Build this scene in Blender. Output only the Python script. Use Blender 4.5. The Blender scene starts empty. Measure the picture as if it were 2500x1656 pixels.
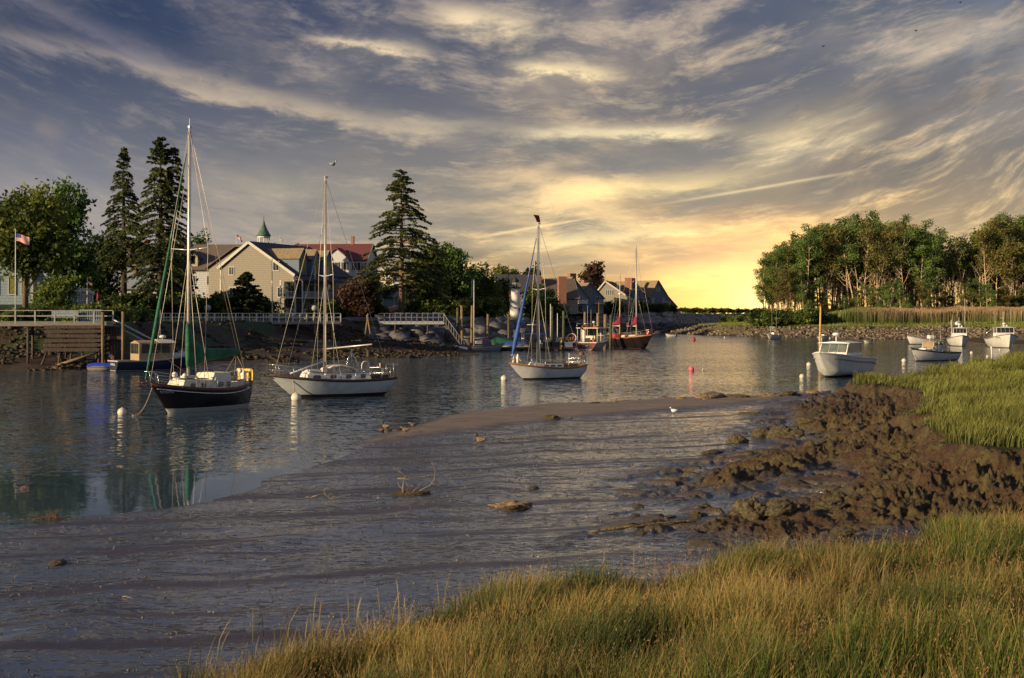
import bpy, math, random
import numpy as np
from math import sin, cos, pi, radians as R, sqrt, atan2
from mathutils import Vector, Matrix
random.seed(7)
S = bpy.context.scene
C = S.collection
# ------------------------------------------------------------------ camera
# photograph measured on a 2500 x 1656 grid: horizon on row 769, focal length 3472 of those units, eye 5 m above the water
F, CX, HY, EYE = 3472.0, 1250.0, 769.0, 5.0
cam = bpy.data.cameras.new('camera'); cam.sensor_width = 36; cam.lens = 36 * F / 2500
cam.shift_y = -59 / 2500; cam.clip_start = 0.3; cam.clip_end = 20000
co = bpy.data.objects.new('camera', cam); C.objects.link(co)
co.location = (0, 0, EYE); co.rotation_euler = (R(90), 0, 0); S.camera = co
S.view_settings.view_transform = 'Standard'; S.view_settings.look = 'None'
S.view_settings.exposure = 0.62; S.view_settings.gamma = 1
S.cycles.max_bounces = 5; S.cycles.diffuse_bounces = 2; S.cycles.glossy_bounces = 3
S.cycles.transmission_bounces = 3; S.cycles.transparent_max_bounces = 4
S.cycles.caustics_reflective = False; S.cycles.caustics_refractive = False
S.cycles.use_denoising = True
# ------------------------------------------------------------------ sun
SEL, SAZ = R(14), R(31)            # low in the west, 31 degrees behind the left-hand side
sd = Vector((-cos(SAZ) * cos(SEL), -sin(SAZ) * cos(SEL), sin(SEL)))
sl = bpy.data.lights.new('sun', 'SUN'); sl.energy = 5.0; sl.angle = R(0.6); sl.color = (1.0, 0.75, 0.44)
so = bpy.data.objects.new('sun', sl); C.objects.link(so)
so.rotation_euler = sd.to_track_quat('Z', 'Y').to_euler(); so.location = (-60, -20, 40)
# ------------------------------------------------------------------ sky
W = bpy.data.worlds.new('World'); S.world = W; W.use_nodes = True
nt = W.node_tree; nt.nodes.clear()
def N(t, **k):
    n = nt.nodes.new(t)
    for a, b in k.items(): setattr(n, a, b)
    return n
def put(sock, v):
    if v is None: return
    if hasattr(v, 'is_output') or isinstance(v, bpy.types.NodeSocket): nt.links.new(v, sock)
    else: sock.default_value = v
def M(op, a, b=None, c=None, clamp=False):
    n = N('ShaderNodeMath', operation=op); n.use_clamp = clamp
    put(n.inputs[0], a); put(n.inputs[1], b); put(n.inputs[2], c)
    return n.outputs[0]
def MR(v, a, b, c=0.0, d=1.0, smooth=True):
    n = N('ShaderNodeMapRange'); n.interpolation_type = 'SMOOTHSTEP' if smooth else 'LINEAR'
    for i, q in enumerate((v, a, b, c, d)): put(n.inputs[i], q)
    return n.outputs[0]
def MIX(f, a, b, mode='MIX'):
    n = N('ShaderNodeMix', data_type='RGBA', blend_type=mode); n.clamp_factor = True
    put(n.inputs[0], f)
    for s, v in ((n.inputs[6], a), (n.inputs[7], b)):
        if isinstance(v, tuple): s.default_value = (*v, 1)
        else: nt.links.new(v, s)
    return n.outputs[2]
def XYZ(x, y, z=0.0):
    n = N('ShaderNodeCombineXYZ'); put(n.inputs[0], x); put(n.inputs[1], y); put(n.inputs[2], z)
    return n.outputs[0]
def NZ(vec, scale=1.0, detail=5.0, rough=0.55, dist=0.0, col=False):
    n = N('ShaderNodeTexNoise'); nt.links.new(vec, n.inputs['Vector'])
    put(n.inputs['Scale'], scale); put(n.inputs['Detail'], detail); put(n.inputs['Roughness'], rough); put(n.inputs['Distortion'], dist)
    return n.outputs['Color'] if col else n.outputs['Fac']
def srgb(r, g, b):
    return tuple(((c / 255 + 0.055) / 1.055) ** 2.4 if c > 10 else c / 255 / 12.92 for c in (r, g, b))
tc = N('ShaderNodeTexCoord'); sp = N('ShaderNodeSeparateXYZ'); nt.links.new(tc.outputs['Generated'], sp.inputs[0])
dx, dy, dz = sp.outputs
az = M('ARCTAN2', dx, dy)                                   # 0 straight ahead, + to the right
el = M('ABSOLUTE', M('ARCSINE', dz))
U = M('MULTIPLY', az, F / 1000); V = M('MULTIPLY', el, F / 1000)      # thousandths of the photograph's pixels
# streaks fan out: they bend down to the right in the west and up to the right in the east
wob = NZ(XYZ(U, V, 1.7), 1.3, 3)
wob2 = NZ(XYZ(U, V, 9.1), 1.6, 3)
Uw = M('ADD', U, M('MULTIPLY', M('SUBTRACT', wob, 0.5), 0.30)); Vw = M('ADD', V, M('MULTIPLY', M('SUBTRACT', wob2, 0.5), 0.12))
Uc = M('MINIMUM', M('MAXIMUM', U, -1.6), 1.6)
curve = M('MULTIPLY', M('MULTIPLY', Uc, Uc), M('MULTIPLY', MR(V, 0.0, 0.45, 0.15, 1.0), -0.15))
Ws = M('MULTIPLY', M('LOGARITHM', M('ADD', M('MAXIMUM', M('ADD', Vw, curve), -0.12), 0.24), 2.718), 0.42)
base_v = MIX(MR(V, 0.05, 0.75), srgb(126, 120, 112), srgb(62, 64, 88))
base_l = MIX(MR(V, 0.10, 0.70), srgb(120, 120, 130), srgb(24, 36, 74))
base = MIX(MR(U, -1.1, 0.0), base_l, base_v)
base = MIX(MR(U, 0.3, 1.3), base, MIX(MR(V, 0.1, 0.75), srgb(150, 132, 104), srgb(84, 92, 112)))
sv = XYZ(M('MULTIPLY', Uw, 1.1), M('MULTIPLY', Ws, 5.2), 0.0)
n1 = NZ(sv, 1.35, 9, 0.62, 0.0)
n2 = NZ(XYZ(M('MULTIPLY', Uw, 2.4), M('MULTIPLY', Ws, 12.0), 4.0), 1.5, 9, 0.66, 0.12)
n3 = NZ(XYZ(M('MULTIPLY', Uw, 0.8), M('MULTIPLY', Ws, 3.0), 8.0), 1.3, 5, 0.5, 0.0)
veil_amt = MR(U, -1.2, 0.1, 0.36, 1.0)
# warm light on the clouds, strongest low on the right where the sky glows
du = M('SUBTRACT', U, 0.62); dv = M('SUBTRACT', V, 0.02)
rs = M('SQRT', M('ADD', M('MULTIPLY', M('MULTIPLY', du, du), 0.55), M('MULTIPLY', M('MULTIPLY', dv, dv), 2.1)))
near = M('POWER', 2.718, M('MULTIPLY', rs, -1.9)); core = M('POWER', 2.718, M('MULTIPLY', rs, -9.5))
ccol = MIX(MR(near, 0.05, 0.50), srgb(150, 140, 132), srgb(230, 200, 146))
ccol = MIX(MR(near, 0.50, 0.95), ccol, srgb(240, 184, 84))
shade = MIX(MR(near, 0.10, 0.8), srgb(68, 72, 86), srgb(160, 130, 88))
veil = M('MULTIPLY', MR(n1, 0.38, 0.60), veil_amt)
sky = MIX(M('MULTIPLY', veil, 0.74), base, MIX(MR(n3, 0.40, 0.62), shade, ccol))
wisp = M('MULTIPLY', MR(M('ADD', M('MULTIPLY', n2, 0.65), M('MULTIPLY', n1, 0.35)), 0.50, 0.64), M('MULTIPLY', veil_amt, 0.75))
sky = MIX(wisp, sky, ccol)
n4 = NZ(XYZ(M('MULTIPLY', Uw, 3.2), M('MULTIPLY', Ws, 26.0), 31.0), 1.6, 8, 0.72, 0.0)
sky = MIX(M('MULTIPLY', MR(n4, 0.50, 0.72), MR(U, -1.2, 0.2, 0.06, 0.32)), sky, MIX(near, srgb(176, 164, 146), srgb(246, 222, 160)))
sky = MIX(M('MULTIPLY', MR(n4, 0.28, 0.46, 1.0, 0.0), 0.30), sky, MIX(near, srgb(70, 72, 88), srgb(150, 130, 96)))
dark = M('MULTIPLY', MR(NZ(XYZ(M('MULTIPLY', Uw, 1.5), M('MULTIPLY', M('SUBTRACT', Ws, M('MULTIPLY', U, 0.12)), 5.0), 20.0), 1.3, 6, 0.6), 0.50, 0.64), MR(U, 0.25, 1.0, 0.2, 0.9))
dark = M('MULTIPLY', dark, MR(V, 0.15, 0.4))
sky = MIX(dark, sky, srgb(86, 82, 86))
# individual cirrus plumes and the two old vapour trails, each a soft stroke on the dome broken up by noise
def stroke(p, q, w, amt, col, brk=0.55, tip=0.12, sharp=False):
    (x0, y0), (x1, y1) = [((a - 1250) / 1000, (769 - b) / 1000) for a, b in (p, q)]
    L = sqrt((x1 - x0) ** 2 + (y1 - y0) ** 2); ux, uy = (x1 - x0) / L, (y1 - y0) / L
    jit = M('MULTIPLY', M('SUBTRACT', n2 if not sharp else wob, 0.5), 0.12 if not sharp else 0.012)
    a = M('SUBTRACT', U, x0); b = M('SUBTRACT', V, y0)
    t = M('ADD', M('MULTIPLY', a, ux), M('MULTIPLY', b, uy))
    h = M('ADD', M('ADD', M('MULTIPLY', a, -uy), M('MULTIPLY', b, ux)), jit)
    along = M('MULTIPLY', MR(t, -tip * L, L * 0.35), MR(t, L * 0.65, L * (1 + tip), 1.0, 0.0))
    g = M('POWER', 2.718, M('MULTIPLY', M('MULTIPLY', h, h), -1.0 / (w * w)))
    m = M('MULTIPLY', M('MULTIPLY', g, along), amt)
    return M('MULTIPLY', m, MR(n2, 0.5 - brk * 0.5, 0.5 + brk * 0.25)) if brk else m, col
pale, cream, lil = srgb(204, 188, 158), srgb(236, 216, 164), srgb(118, 112, 120)
strokes = [stroke((60, 120), (1150, 350), 0.020, 0.75, srgb(158, 146, 130)), stroke((250, 190), (1000, 330), 0.014, 0.6, srgb(172, 158, 138)),
           stroke((-50, -10), (560, 230), 0.028, 0.5, lil), stroke((0, 120), (420, 200), 0.020, 0.45, lil),
           stroke((730, 105), (1060, 140), 0.014, 0.85, pale), stroke((1040, 30), (1340, 95), 0.034, 0.85, pale),
           stroke((1230, 165), (1520, 190), 0.013, 0.9, srgb(212, 198, 158)), stroke((900, 300), (1300, 330), 0.022, 0.6, srgb(176, 164, 140)),
           stroke((1250, 330), (1800, 330), 0.020, 0.85, srgb(232, 218, 176)), stroke((1800, 370), (2150, 300), 0.050, 0.55, srgb(232, 214, 168)),
           stroke((480, 440), (1040, 500), 0.030, 0.45, srgb(150, 144, 126)), stroke((1300, 480), (1900, 430), 0.030, 0.5, srgb(230, 208, 150)),
           stroke((1150, 600), (1800, 560), 0.022, 0.55, cream), stroke((2040, 160), (2520, 120), 0.06, 0.55, srgb(176, 164, 146)),
           stroke((120, 330), (190, 370), 0.035, 0.5, srgb(124, 112, 112), 0.3),
           stroke((1170, 580), (1450, 532), 0.0032, 0.38, srgb(232, 206, 150), 0, 0.2, True), stroke((1600, 502), (2090, 428), 0.0034, 0.28, srgb(242, 222, 172), 0, 0.15, True),
           stroke((1330, 345), (1800, 395), 0.045, 0.75, srgb(104, 102, 106)), stroke((2480, 175), (1780, 330), 0.035, 0.7, srgb(84, 80, 86)),
           stroke((2520, 240), (1900, 350), 0.025, 0.6, srgb(96, 84, 78)), stroke((1150, 640), (1700, 590), 0.020, 0.5, srgb(176, 150, 106)),
           stroke((1550, 690), (1900, 640), 0.03, 0.5, srgb(250, 226, 150), 0.3)]
for m_, c_ in strokes: sky = MIX(m_, sky, c_)
glow = MIX(MR(core, 0.0, 0.8), srgb(236, 160, 56), srgb(255, 216, 104))
sky = MIX(M('MULTIPLY', MR(near, 0.46, 0.90), M('ADD', 0.36, M('MULTIPLY', n4, 0.5))), sky, glow)
sky = MIX(M('MULTIPLY', core, 0.9), sky, (1.15, 1.0, 0.70))
# low haze band and the half of the dome behind the viewer (clear evening blue-grey)
sky = MIX(M('MULTIPLY', MR(V, 0.0, 0.16, 1.0, 0.0), MR(U, -1.2, 0.4, 0.15, 0.55)), sky, MIX(near, srgb(168, 140, 96), srgb(250, 204, 108)))
back = MIX(MR(el, 0.0, 1.2), srgb(140, 142, 150), srgb(66, 84, 124))
westg = M('POWER', 2.718, M('MULTIPLY', M('ADD', M('MULTIPLY', dx, sd.x), M('ADD', M('MULTIPLY', dy, sd.y), -0.95)), 6.0))
sky = MIX(MR(dy, -0.1, 0.45, 1.0, 0.0), sky, back)
sky = MIX(MR(el, 0.28, 0.7), sky, MIX(MR(NZ(tc.outputs['Generated'], 3.0, 5), 0.4, 0.7), srgb(64, 80, 118), srgb(120, 122, 130)))
nish = N('ShaderNodeTexSky', sky_type='NISHITA'); nish.sun_disc = False; nish.sun_elevation = SEL
nish.sun_rotation = atan2(sd.x, sd.y) % (2 * pi)
bgn = N('ShaderNodeBackground'); nt.links.new(nish.outputs[0], bgn.inputs[0]); bgn.inputs[1].default_value = 0.010
gmn = N('ShaderNodeGamma'); nt.links.new(sky, gmn.inputs[0]); gmn.inputs[1].default_value = 1.22
sky = MIX(1.0, gmn.outputs[0], (1.42, 1.34, 1.24), 'MULTIPLY')
bg = N('ShaderNodeBackground'); nt.links.new(sky, bg.inputs[0]); bg.inputs[1].default_value = 0.92
ad = N('ShaderNodeAddShader'); nt.links.new(bg.outputs[0], ad.inputs[0]); nt.links.new(bgn.outputs[0], ad.inputs[1])
wo = N('ShaderNodeOutputWorld'); nt.links.new(ad.outputs[0], wo.inputs[0])
W.cycles.sampling_method = 'MANUAL'; W.cycles.sample_map_resolution = 512
# ------------------------------------------------------------------ materials
def mat(name, col, rough=0.6, var=0.12, scale=3.0, bump=0.0, bscale=12.0, metal=0.0, spec=0.5, col2=None, stretch=(1, 1, 1), trans=0.0, detail=4, course=0):
    global nt
    m = bpy.data.materials.new(name); m.use_nodes = True; nt = m.node_tree; nt.nodes.clear()
    o = N('ShaderNodeOutputMaterial'); b = N('ShaderNodeBsdfPrincipled')
    t = N('ShaderNodeTexCoord'); mp = N('ShaderNodeMapping'); mp.inputs['Scale'].default_value = stretch
    nt.links.new(t.outputs['Object'], mp.inputs[0])
    a = tuple(c * (1 - var) for c in col); z = col2 or tuple(min(1, c * (1 + var)) for c in col)
    f = MR(NZ(mp.outputs[0], scale, detail), 0.35, 0.65)
    c = MIX(f, a, z)
    if course:
        s_ = N('ShaderNodeSeparateXYZ'); nt.links.new(t.outputs['Object'], s_.inputs[0]); q = M('FRACT', M('DIVIDE', s_.outputs[2], course))
        row_ = NZ(XYZ(M('MULTIPLY', M('ADD', s_.outputs[0], s_.outputs[1]), 3.0), M('FLOOR', M('DIVIDE', s_.outputs[2], course))), 1.0, 2)
        c = MIX(M('MULTIPLY', M('LESS_THAN', q, .22), .55), c, tuple(v * .35 for v in col)); c = MIX(MR(row_, .35, .65, 0, .35), c, tuple(v * .62 for v in col))
    nt.links.new(c, b.inputs['Base Color'])
    b.inputs['Roughness'].default_value = rough; b.inputs['Metallic'].default_value = metal
    b.inputs['Specular IOR Level'].default_value = spec
    if bump:
        bn = N('ShaderNodeBump'); bn.inputs['Strength'].default_value = min(1, bump); bn.inputs['Distance'].default_value = 0.05 * max(1, bump)
        nt.links.new(NZ(mp.outputs[0], bscale, 4), bn.inputs['Height']); nt.links.new(bn.outputs[0], b.inputs['Normal'])
    if trans:
        tr = N('ShaderNodeBsdfTranslucent'); nt.links.new(c, tr.inputs[0]); mx = N('ShaderNodeMixShader'); mx.inputs[0].default_value = trans
        nt.links.new(b.outputs[0], mx.inputs[1]); nt.links.new(tr.outputs[0], mx.inputs[2]); nt.links.new(mx.outputs[0], o.inputs[0])
    else: nt.links.new(b.outputs[0], o.inputs[0])
    return m
def attr_mat(name, rough=0.6, var=0.25, scale=2.0, trans=0.0, attr='tint', spec=0.3, bump=0, bscale=8.0):
    """colour taken from a per-vertex kind attribute (green blade, straw stalk, seed head), varied by noise"""
    global nt
    m = bpy.data.materials.new(name); m.use_nodes = True; nt = m.node_tree; nt.nodes.clear()
    o = N('ShaderNodeOutputMaterial'); b = N('ShaderNodeBsdfPrincipled'); t = N('ShaderNodeTexCoord')
    at = N('ShaderNodeAttribute'); at.attribute_name = attr
    f = MR(NZ(t.outputs['Object'], scale, 3), 0.3, 0.7, 1 - var, 1 + var)
    vm = N('ShaderNodeVectorMath', operation='SCALE'); nt.links.new(at.outputs['Color'], vm.inputs[0]); nt.links.new(f, vm.inputs['Scale'])
    nt.links.new(vm.outputs[0], b.inputs['Base Color']); b.inputs['Roughness'].default_value = rough; b.inputs['Specular IOR Level'].default_value = spec
    if bump:
        bn = N('ShaderNodeBump'); bn.inputs['Strength'].default_value = min(1, bump); bn.inputs['Distance'].default_value = 0.08
        nt.links.new(NZ(t.outputs['Object'], bscale, 5), bn.inputs['Height']); nt.links.new(bn.outputs[0], b.inputs['Normal'])
    if trans:
        tr = N('ShaderNodeBsdfTranslucent'); nt.links.new(vm.outputs[0], tr.inputs[0]); mx = N('ShaderNodeMixShader'); mx.inputs[0].default_value = trans
        nt.links.new(b.outputs[0], mx.inputs[1]); nt.links.new(tr.outputs[0], mx.inputs[2]); nt.links.new(mx.outputs[0], o.inputs[0])
    else: nt.links.new(b.outputs[0], o.inputs[0])
    return m
# ------------------------------------------------------------------ object helpers
def tag(o, label=None, cat=None, group=None, kind=None):
    for k, v in (('label', label), ('category', cat), ('group', group), ('kind', kind)):
        if v: o[k] = v
    return o
def thing(name, label, cat, loc=(0, 0, 0), rz=0.0, group=None):
    o = bpy.data.objects.new(name, None); C.objects.link(o); o.empty_display_size = 0.3
    o.location = loc; o.rotation_euler = (0, 0, rz)
    return tag(o, label, cat, group)
def link(name, me, parent=None, loc=(0, 0, 0), rot=(0, 0, 0)):
    o = bpy.data.objects.new(name, me); C.objects.link(o); o.location = loc; o.rotation_euler = rot
    if parent is not None: o.parent = parent
    return o
def copy_tree(o, parent=None):
    c = o.copy(); C.objects.link(c); c.parent = parent
    for ch in [q for q in KIDS.get(o.name, [])]: copy_kids(ch, c)
    return c
KIDS = {}
def np_mesh(name, verts, faces, m=None, smooth=False, tint=None):
    """verts (n,3); faces: list of int arrays (k,3) / (k,4)"""
    me = bpy.data.meshes.new(name); verts = np.asarray(verts, np.float32)
    me.vertices.add(len(verts)); me.vertices.foreach_set('co', verts.ravel())
    li = np.concatenate([f.ravel() for f in faces]).astype(np.int32)
    tot = np.concatenate([np.full(len(f), f.shape[1]) for f in faces]).astype(np.int32)
    me.loops.add(len(li)); me.loops.foreach_set('vertex_index', li)
    me.polygons.add(len(tot)); st = np.concatenate([[0], np.cumsum(tot)[:-1]]).astype(np.int32)
    me.polygons.foreach_set('loop_start', st)
    try: me.polygons.foreach_set('loop_total', tot)
    except Exception: pass
    if smooth: me.polygons.foreach_set('use_smooth', np.ones(len(tot), bool))
    if tint is not None:
        a = me.color_attributes.new('tint', 'FLOAT_COLOR', 'POINT')
        t = np.ones((len(verts), 4), np.float32); t[:, :np.asarray(tint).shape[1]] = tint; a.data.foreach_set('color', t.ravel())
    me.update(calc_edges=True)
    if m: me.materials.append(m)
    return me
class MB:
    """collects simple solids into one mesh"""
    def __init__(s): s.v = []; s.f = []; s.sm = []
    def add(s, vs, fs, smooth=False):
        b = len(s.v); s.v += [tuple(v) for v in vs]; s.f += [tuple(b + i for i in f) for f in fs]; s.sm += [smooth] * len(fs); return s
    def box(s, c, d, rz=0.0, top=1.0, ry=0.0, rx=0.0):
        x, y, z = [q / 2 for q in d]; m = Matrix.Translation(c) @ Matrix.Rotation(rz, 4, 'Z') @ Matrix.Rotation(ry, 4, 'Y') @ Matrix.Rotation(rx, 4, 'X')
        vs = [m @ Vector((a * x * (top if k > 0 else 1), b * y * (top if k > 0 else 1), k * z)) for k in (-1, 1) for a, b in ((-1, -1), (1, -1), (1, 1), (-1, 1))]
        return s.add(vs, [(0, 3, 2, 1), (4, 5, 6, 7), (0, 1, 5, 4), (1, 2, 6, 5), (2, 3, 7, 6), (3, 0, 4, 7)])
    def tube(s, pts, r, n=6, cap=True):
        pts = [Vector(p) for p in pts]; rs = r if isinstance(r, (list, tuple)) else [r] * len(pts); vs = []
        for i, p in enumerate(pts):
            t = (pts[min(i + 1, len(pts) - 1)] - pts[max(i - 1, 0)])
            t = t.normalized() if t.length > 1e-6 else Vector((0, 0, 1))
            a = t.orthogonal() if i == 0 else (pa - t * pa.dot(t)); a = a.normalized() if a.length > 1e-6 else t.orthogonal().normalized()
            pa = a; b = t.cross(a)
            vs += [p + (a * cos(2 * pi * k / n) + b * sin(2 * pi * k / n)) * rs[i] for k in range(n)]
        fs = [(i * n + k, i * n + (k + 1) % n, (i + 1) * n + (k + 1) % n, (i + 1) * n + k) for i in range(len(pts) - 1) for k in range(n)]
        if cap: fs += [tuple(range(n))[::-1], tuple((len(pts) - 1) * n + k for k in range(n))]
        return s.add(vs, fs, n > 4)
    def lathe(s, prof, c=(0, 0, 0), n=16):
        vs = [(c[0] + r * cos(2 * pi * k / n), c[1] + r * sin(2 * pi * k / n), c[2] + z) for r, z in prof for k in range(n)]
        fs = [(i * n + k, i * n + (k + 1) % n, (i + 1) * n + (k + 1) % n, (i + 1) * n + k) for i in range(len(prof) - 1) for k in range(n)]
        fs += [tuple(range(n))[::-1], tuple((len(prof) - 1) * n + k for k in range(n))]
        return s.add(vs, fs, True)
    def ball(s, c, r, n=14, sz=1.0, m=8):
        return s.lathe([(max(1e-3, r * sin(pi * i / m)), -r * sz * cos(pi * i / m)) for i in range(m + 1)], c, n)
    def loft(s, rings, closed=True, caps=True, smooth=True):
        n = len(rings[0]); vs = [p for r in rings for p in r]; fs = []
        for i in range(len(rings) - 1):
            for k in range(n if closed else n - 1):
                fs.append((i * n + k, i * n + (k + 1) % n, (i + 1) * n + (k + 1) % n, (i + 1) * n + k))
        if caps and closed: fs += [tuple(range(n))[::-1], tuple((len(rings) - 1) * n + k for k in range(n))]
        return s.add(vs, fs, smooth)
    def prism(s, poly, y0, y1):                 # polygon in local (x, z), extruded along y
        n = len(poly); vs = [(x, y, z) for y in (y0, y1) for x, z in poly]
        fs = [tuple(range(n)), tuple(range(n, 2 * n))[::-1]] + [(i, i + n, (i + 1) % n + n, (i + 1) % n) for i in range(n)]
        return s.add(vs, fs)
    def mesh(s, name, m):
        me = bpy.data.meshes.new(name); me.from_pydata(s.v, [], s.f); me.polygons.foreach_set('use_smooth', s.sm); me.update()
        if m: me.materials.append(m)
        return me
    def build(s, name, m, parent=None, loc=(0, 0, 0), rot=(0, 0, 0)):
        return link(name, s.mesh(name, m), parent, loc, rot)
def w0(px, py, z=0.0):                           # point at height z that the photograph shows at (px, py)
    y = (EYE - z) * F / (py - HY); return ((px - CX) / F * y, y, z)
def wd(px, d, z=0.0): return ((px - CX) / F * d, d, z)
def zat(py, d): return EYE - (py - HY) / F * d
# ------------------------------------------------------------------ numpy noise
rng = np.random.default_rng(11)
_perm = rng.random(65536).astype(np.float32)
def vnoise(x, y, seed=0):
    xi = np.floor(x).astype(np.int64); yi = np.floor(y).astype(np.int64); xf = x - xi; yf = y - yi
    xf = xf * xf * (3 - 2 * xf); yf = yf * yf * (3 - 2 * yf)
    h = lambda a, b: _perm[(a * 73856093 ^ b * 19349663 ^ (seed * 83492791)) & 65535]
    return (h(xi, yi) * (1 - xf) + h(xi + 1, yi) * xf) * (1 - yf) + (h(xi, yi + 1) * (1 - xf) + h(xi + 1, yi + 1) * xf) * yf
def fbm(x, y, oct=5, seed=0, gain=0.5):
    a, t, s = 1.0, 0.0, 0.0
    for o in range(oct):
        t = t + a * vnoise(x * 2 ** o + 17.3 * o, y * 2 ** o - 9.1 * o, seed + o); s += a; a *= gain
    return t / s
def sdist(x, y, poly):
    """signed distance, positive inside"""
    P = np.array([p[:2] for p in poly], np.float64); d2 = np.full(x.shape, 1e18); ins = np.zeros(x.shape, bool)
    for i in range(len(P)):
        a, b = P[i], P[(i + 1) % len(P)]; e = b - a; w = (x - a[0], y - a[1])
        t = np.clip((w[0] * e[0] + w[1] * e[1]) / (e @ e + 1e-12), 0, 1)
        d2 = np.minimum(d2, (w[0] - t * e[0]) ** 2 + (w[1] - t * e[1]) ** 2)
        c = (a[1] > y) != (b[1] > y)
        with np.errstate(divide='ignore', invalid='ignore'):
            ins ^= c & (x < (b[0] - a[0]) * (y - a[1]) / (b[1] - a[1] + 1e-15) + a[0])
    return np.sqrt(d2) * np.where(ins, 1, -1)
def sst(x, a, b):
    t = np.clip((x - a) / (b - a), 0, 1); return t * t * (3 - 2 * t)
# ================================================================== near shore: mudflat, sand bar, peat bank, grass banks
shore = [w0(-900, 1560)[:2], w0(-300, 1360)[:2]] + [w0(a, b)[:2] for a, b in ((0, 1296), (130, 1283), (200, 1262), (260, 1261), (391, 1245), (475, 1232), (597, 1203), (647, 1187), (650, 1171), (702, 1158), (792, 1132),
    (892, 1092), (866, 1081), (924, 1068), (1003, 1047), (1079, 1019), (1176, 1007), (1299, 993), (1500, 984), (1678, 973), (1847, 968), (2074, 956), (2200, 941), (2600, 884))]
LAND = [(-60, -40), (-60, 5), (-30, 14)] + shore + [(90, 170), (160, 170), (160, -40)]
GR = [w0(*p) for p in ((2078, 956, .75), (2130, 955, 1.05), (2200, 962, 1.25), (2262, 972, 1.35), (2258, 1015, 1.35), (2285, 1060, 1.45), (2325, 1094, 1.6), (2390, 1100, 1.65), (2500, 1086, 1.7), (2800, 1080, 1.7), (3300, 1080, 1.7))] + [(60, 40), (160, 45), (160, 160), (75, 160)] + [w0(2500, 890, 1.4), w0(2300, 919, 1.25), w0(2140, 938, 1.15), w0(2092, 947, .85)]
MU = [w0(*p) for p in ((2060, 957, .02), (1965, 1000, .1), (1925, 1035, .2), (1955, 1068, .2), (1990, 1100, .3), (1900, 1112, .3), (1800, 1128, .3), (1690, 1165, .3), (1640, 1190, .3), (1760, 1210, .35), (1900, 1178, .35), (2030, 1150, .35), (2085, 1165, .4), (2050, 1215, .45),
    (1900, 1228, .45), (1720, 1250, .5), (1690, 1290, .5), (1830, 1320, .5), (2090, 1300, .6), (2250, 1285, .6), (2500, 1268, .65), (3300, 1260, .7))] + [(60, 33), (170, 35), (170, 170), (78, 168)] + [w0(2500, 880, 0), w0(2200, 936, 0), w0(2100, 951, 0)]
NR = [w0(*p) for p in ((60, 1960, .35), (330, 1780, .4), (640, 1650, .45), (930, 1562, .5), (1250, 1500, .55), (1500, 1452, .6), (1900, 1405, .6), (2200, 1350, .6), (2500, 1285, .7), (3200, 1270, .8))] + [(60, 29), (150, 28), (150, -40), (-60, -40), (-25, 5), (-6, 10)]
SAND = [w0(*p)[:2] for p in ((872, 1080), (930, 1066), (1005, 1045), (1079, 1018), (1176, 1006), (1299, 992), (1500, 983), (1678, 972), (1847, 967), (2074, 955), (2040, 966), (1900, 988), (1700, 1010), (1500, 1024), (1300, 1044), (1100, 1068), (980, 1082), (900, 1090))]
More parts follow.
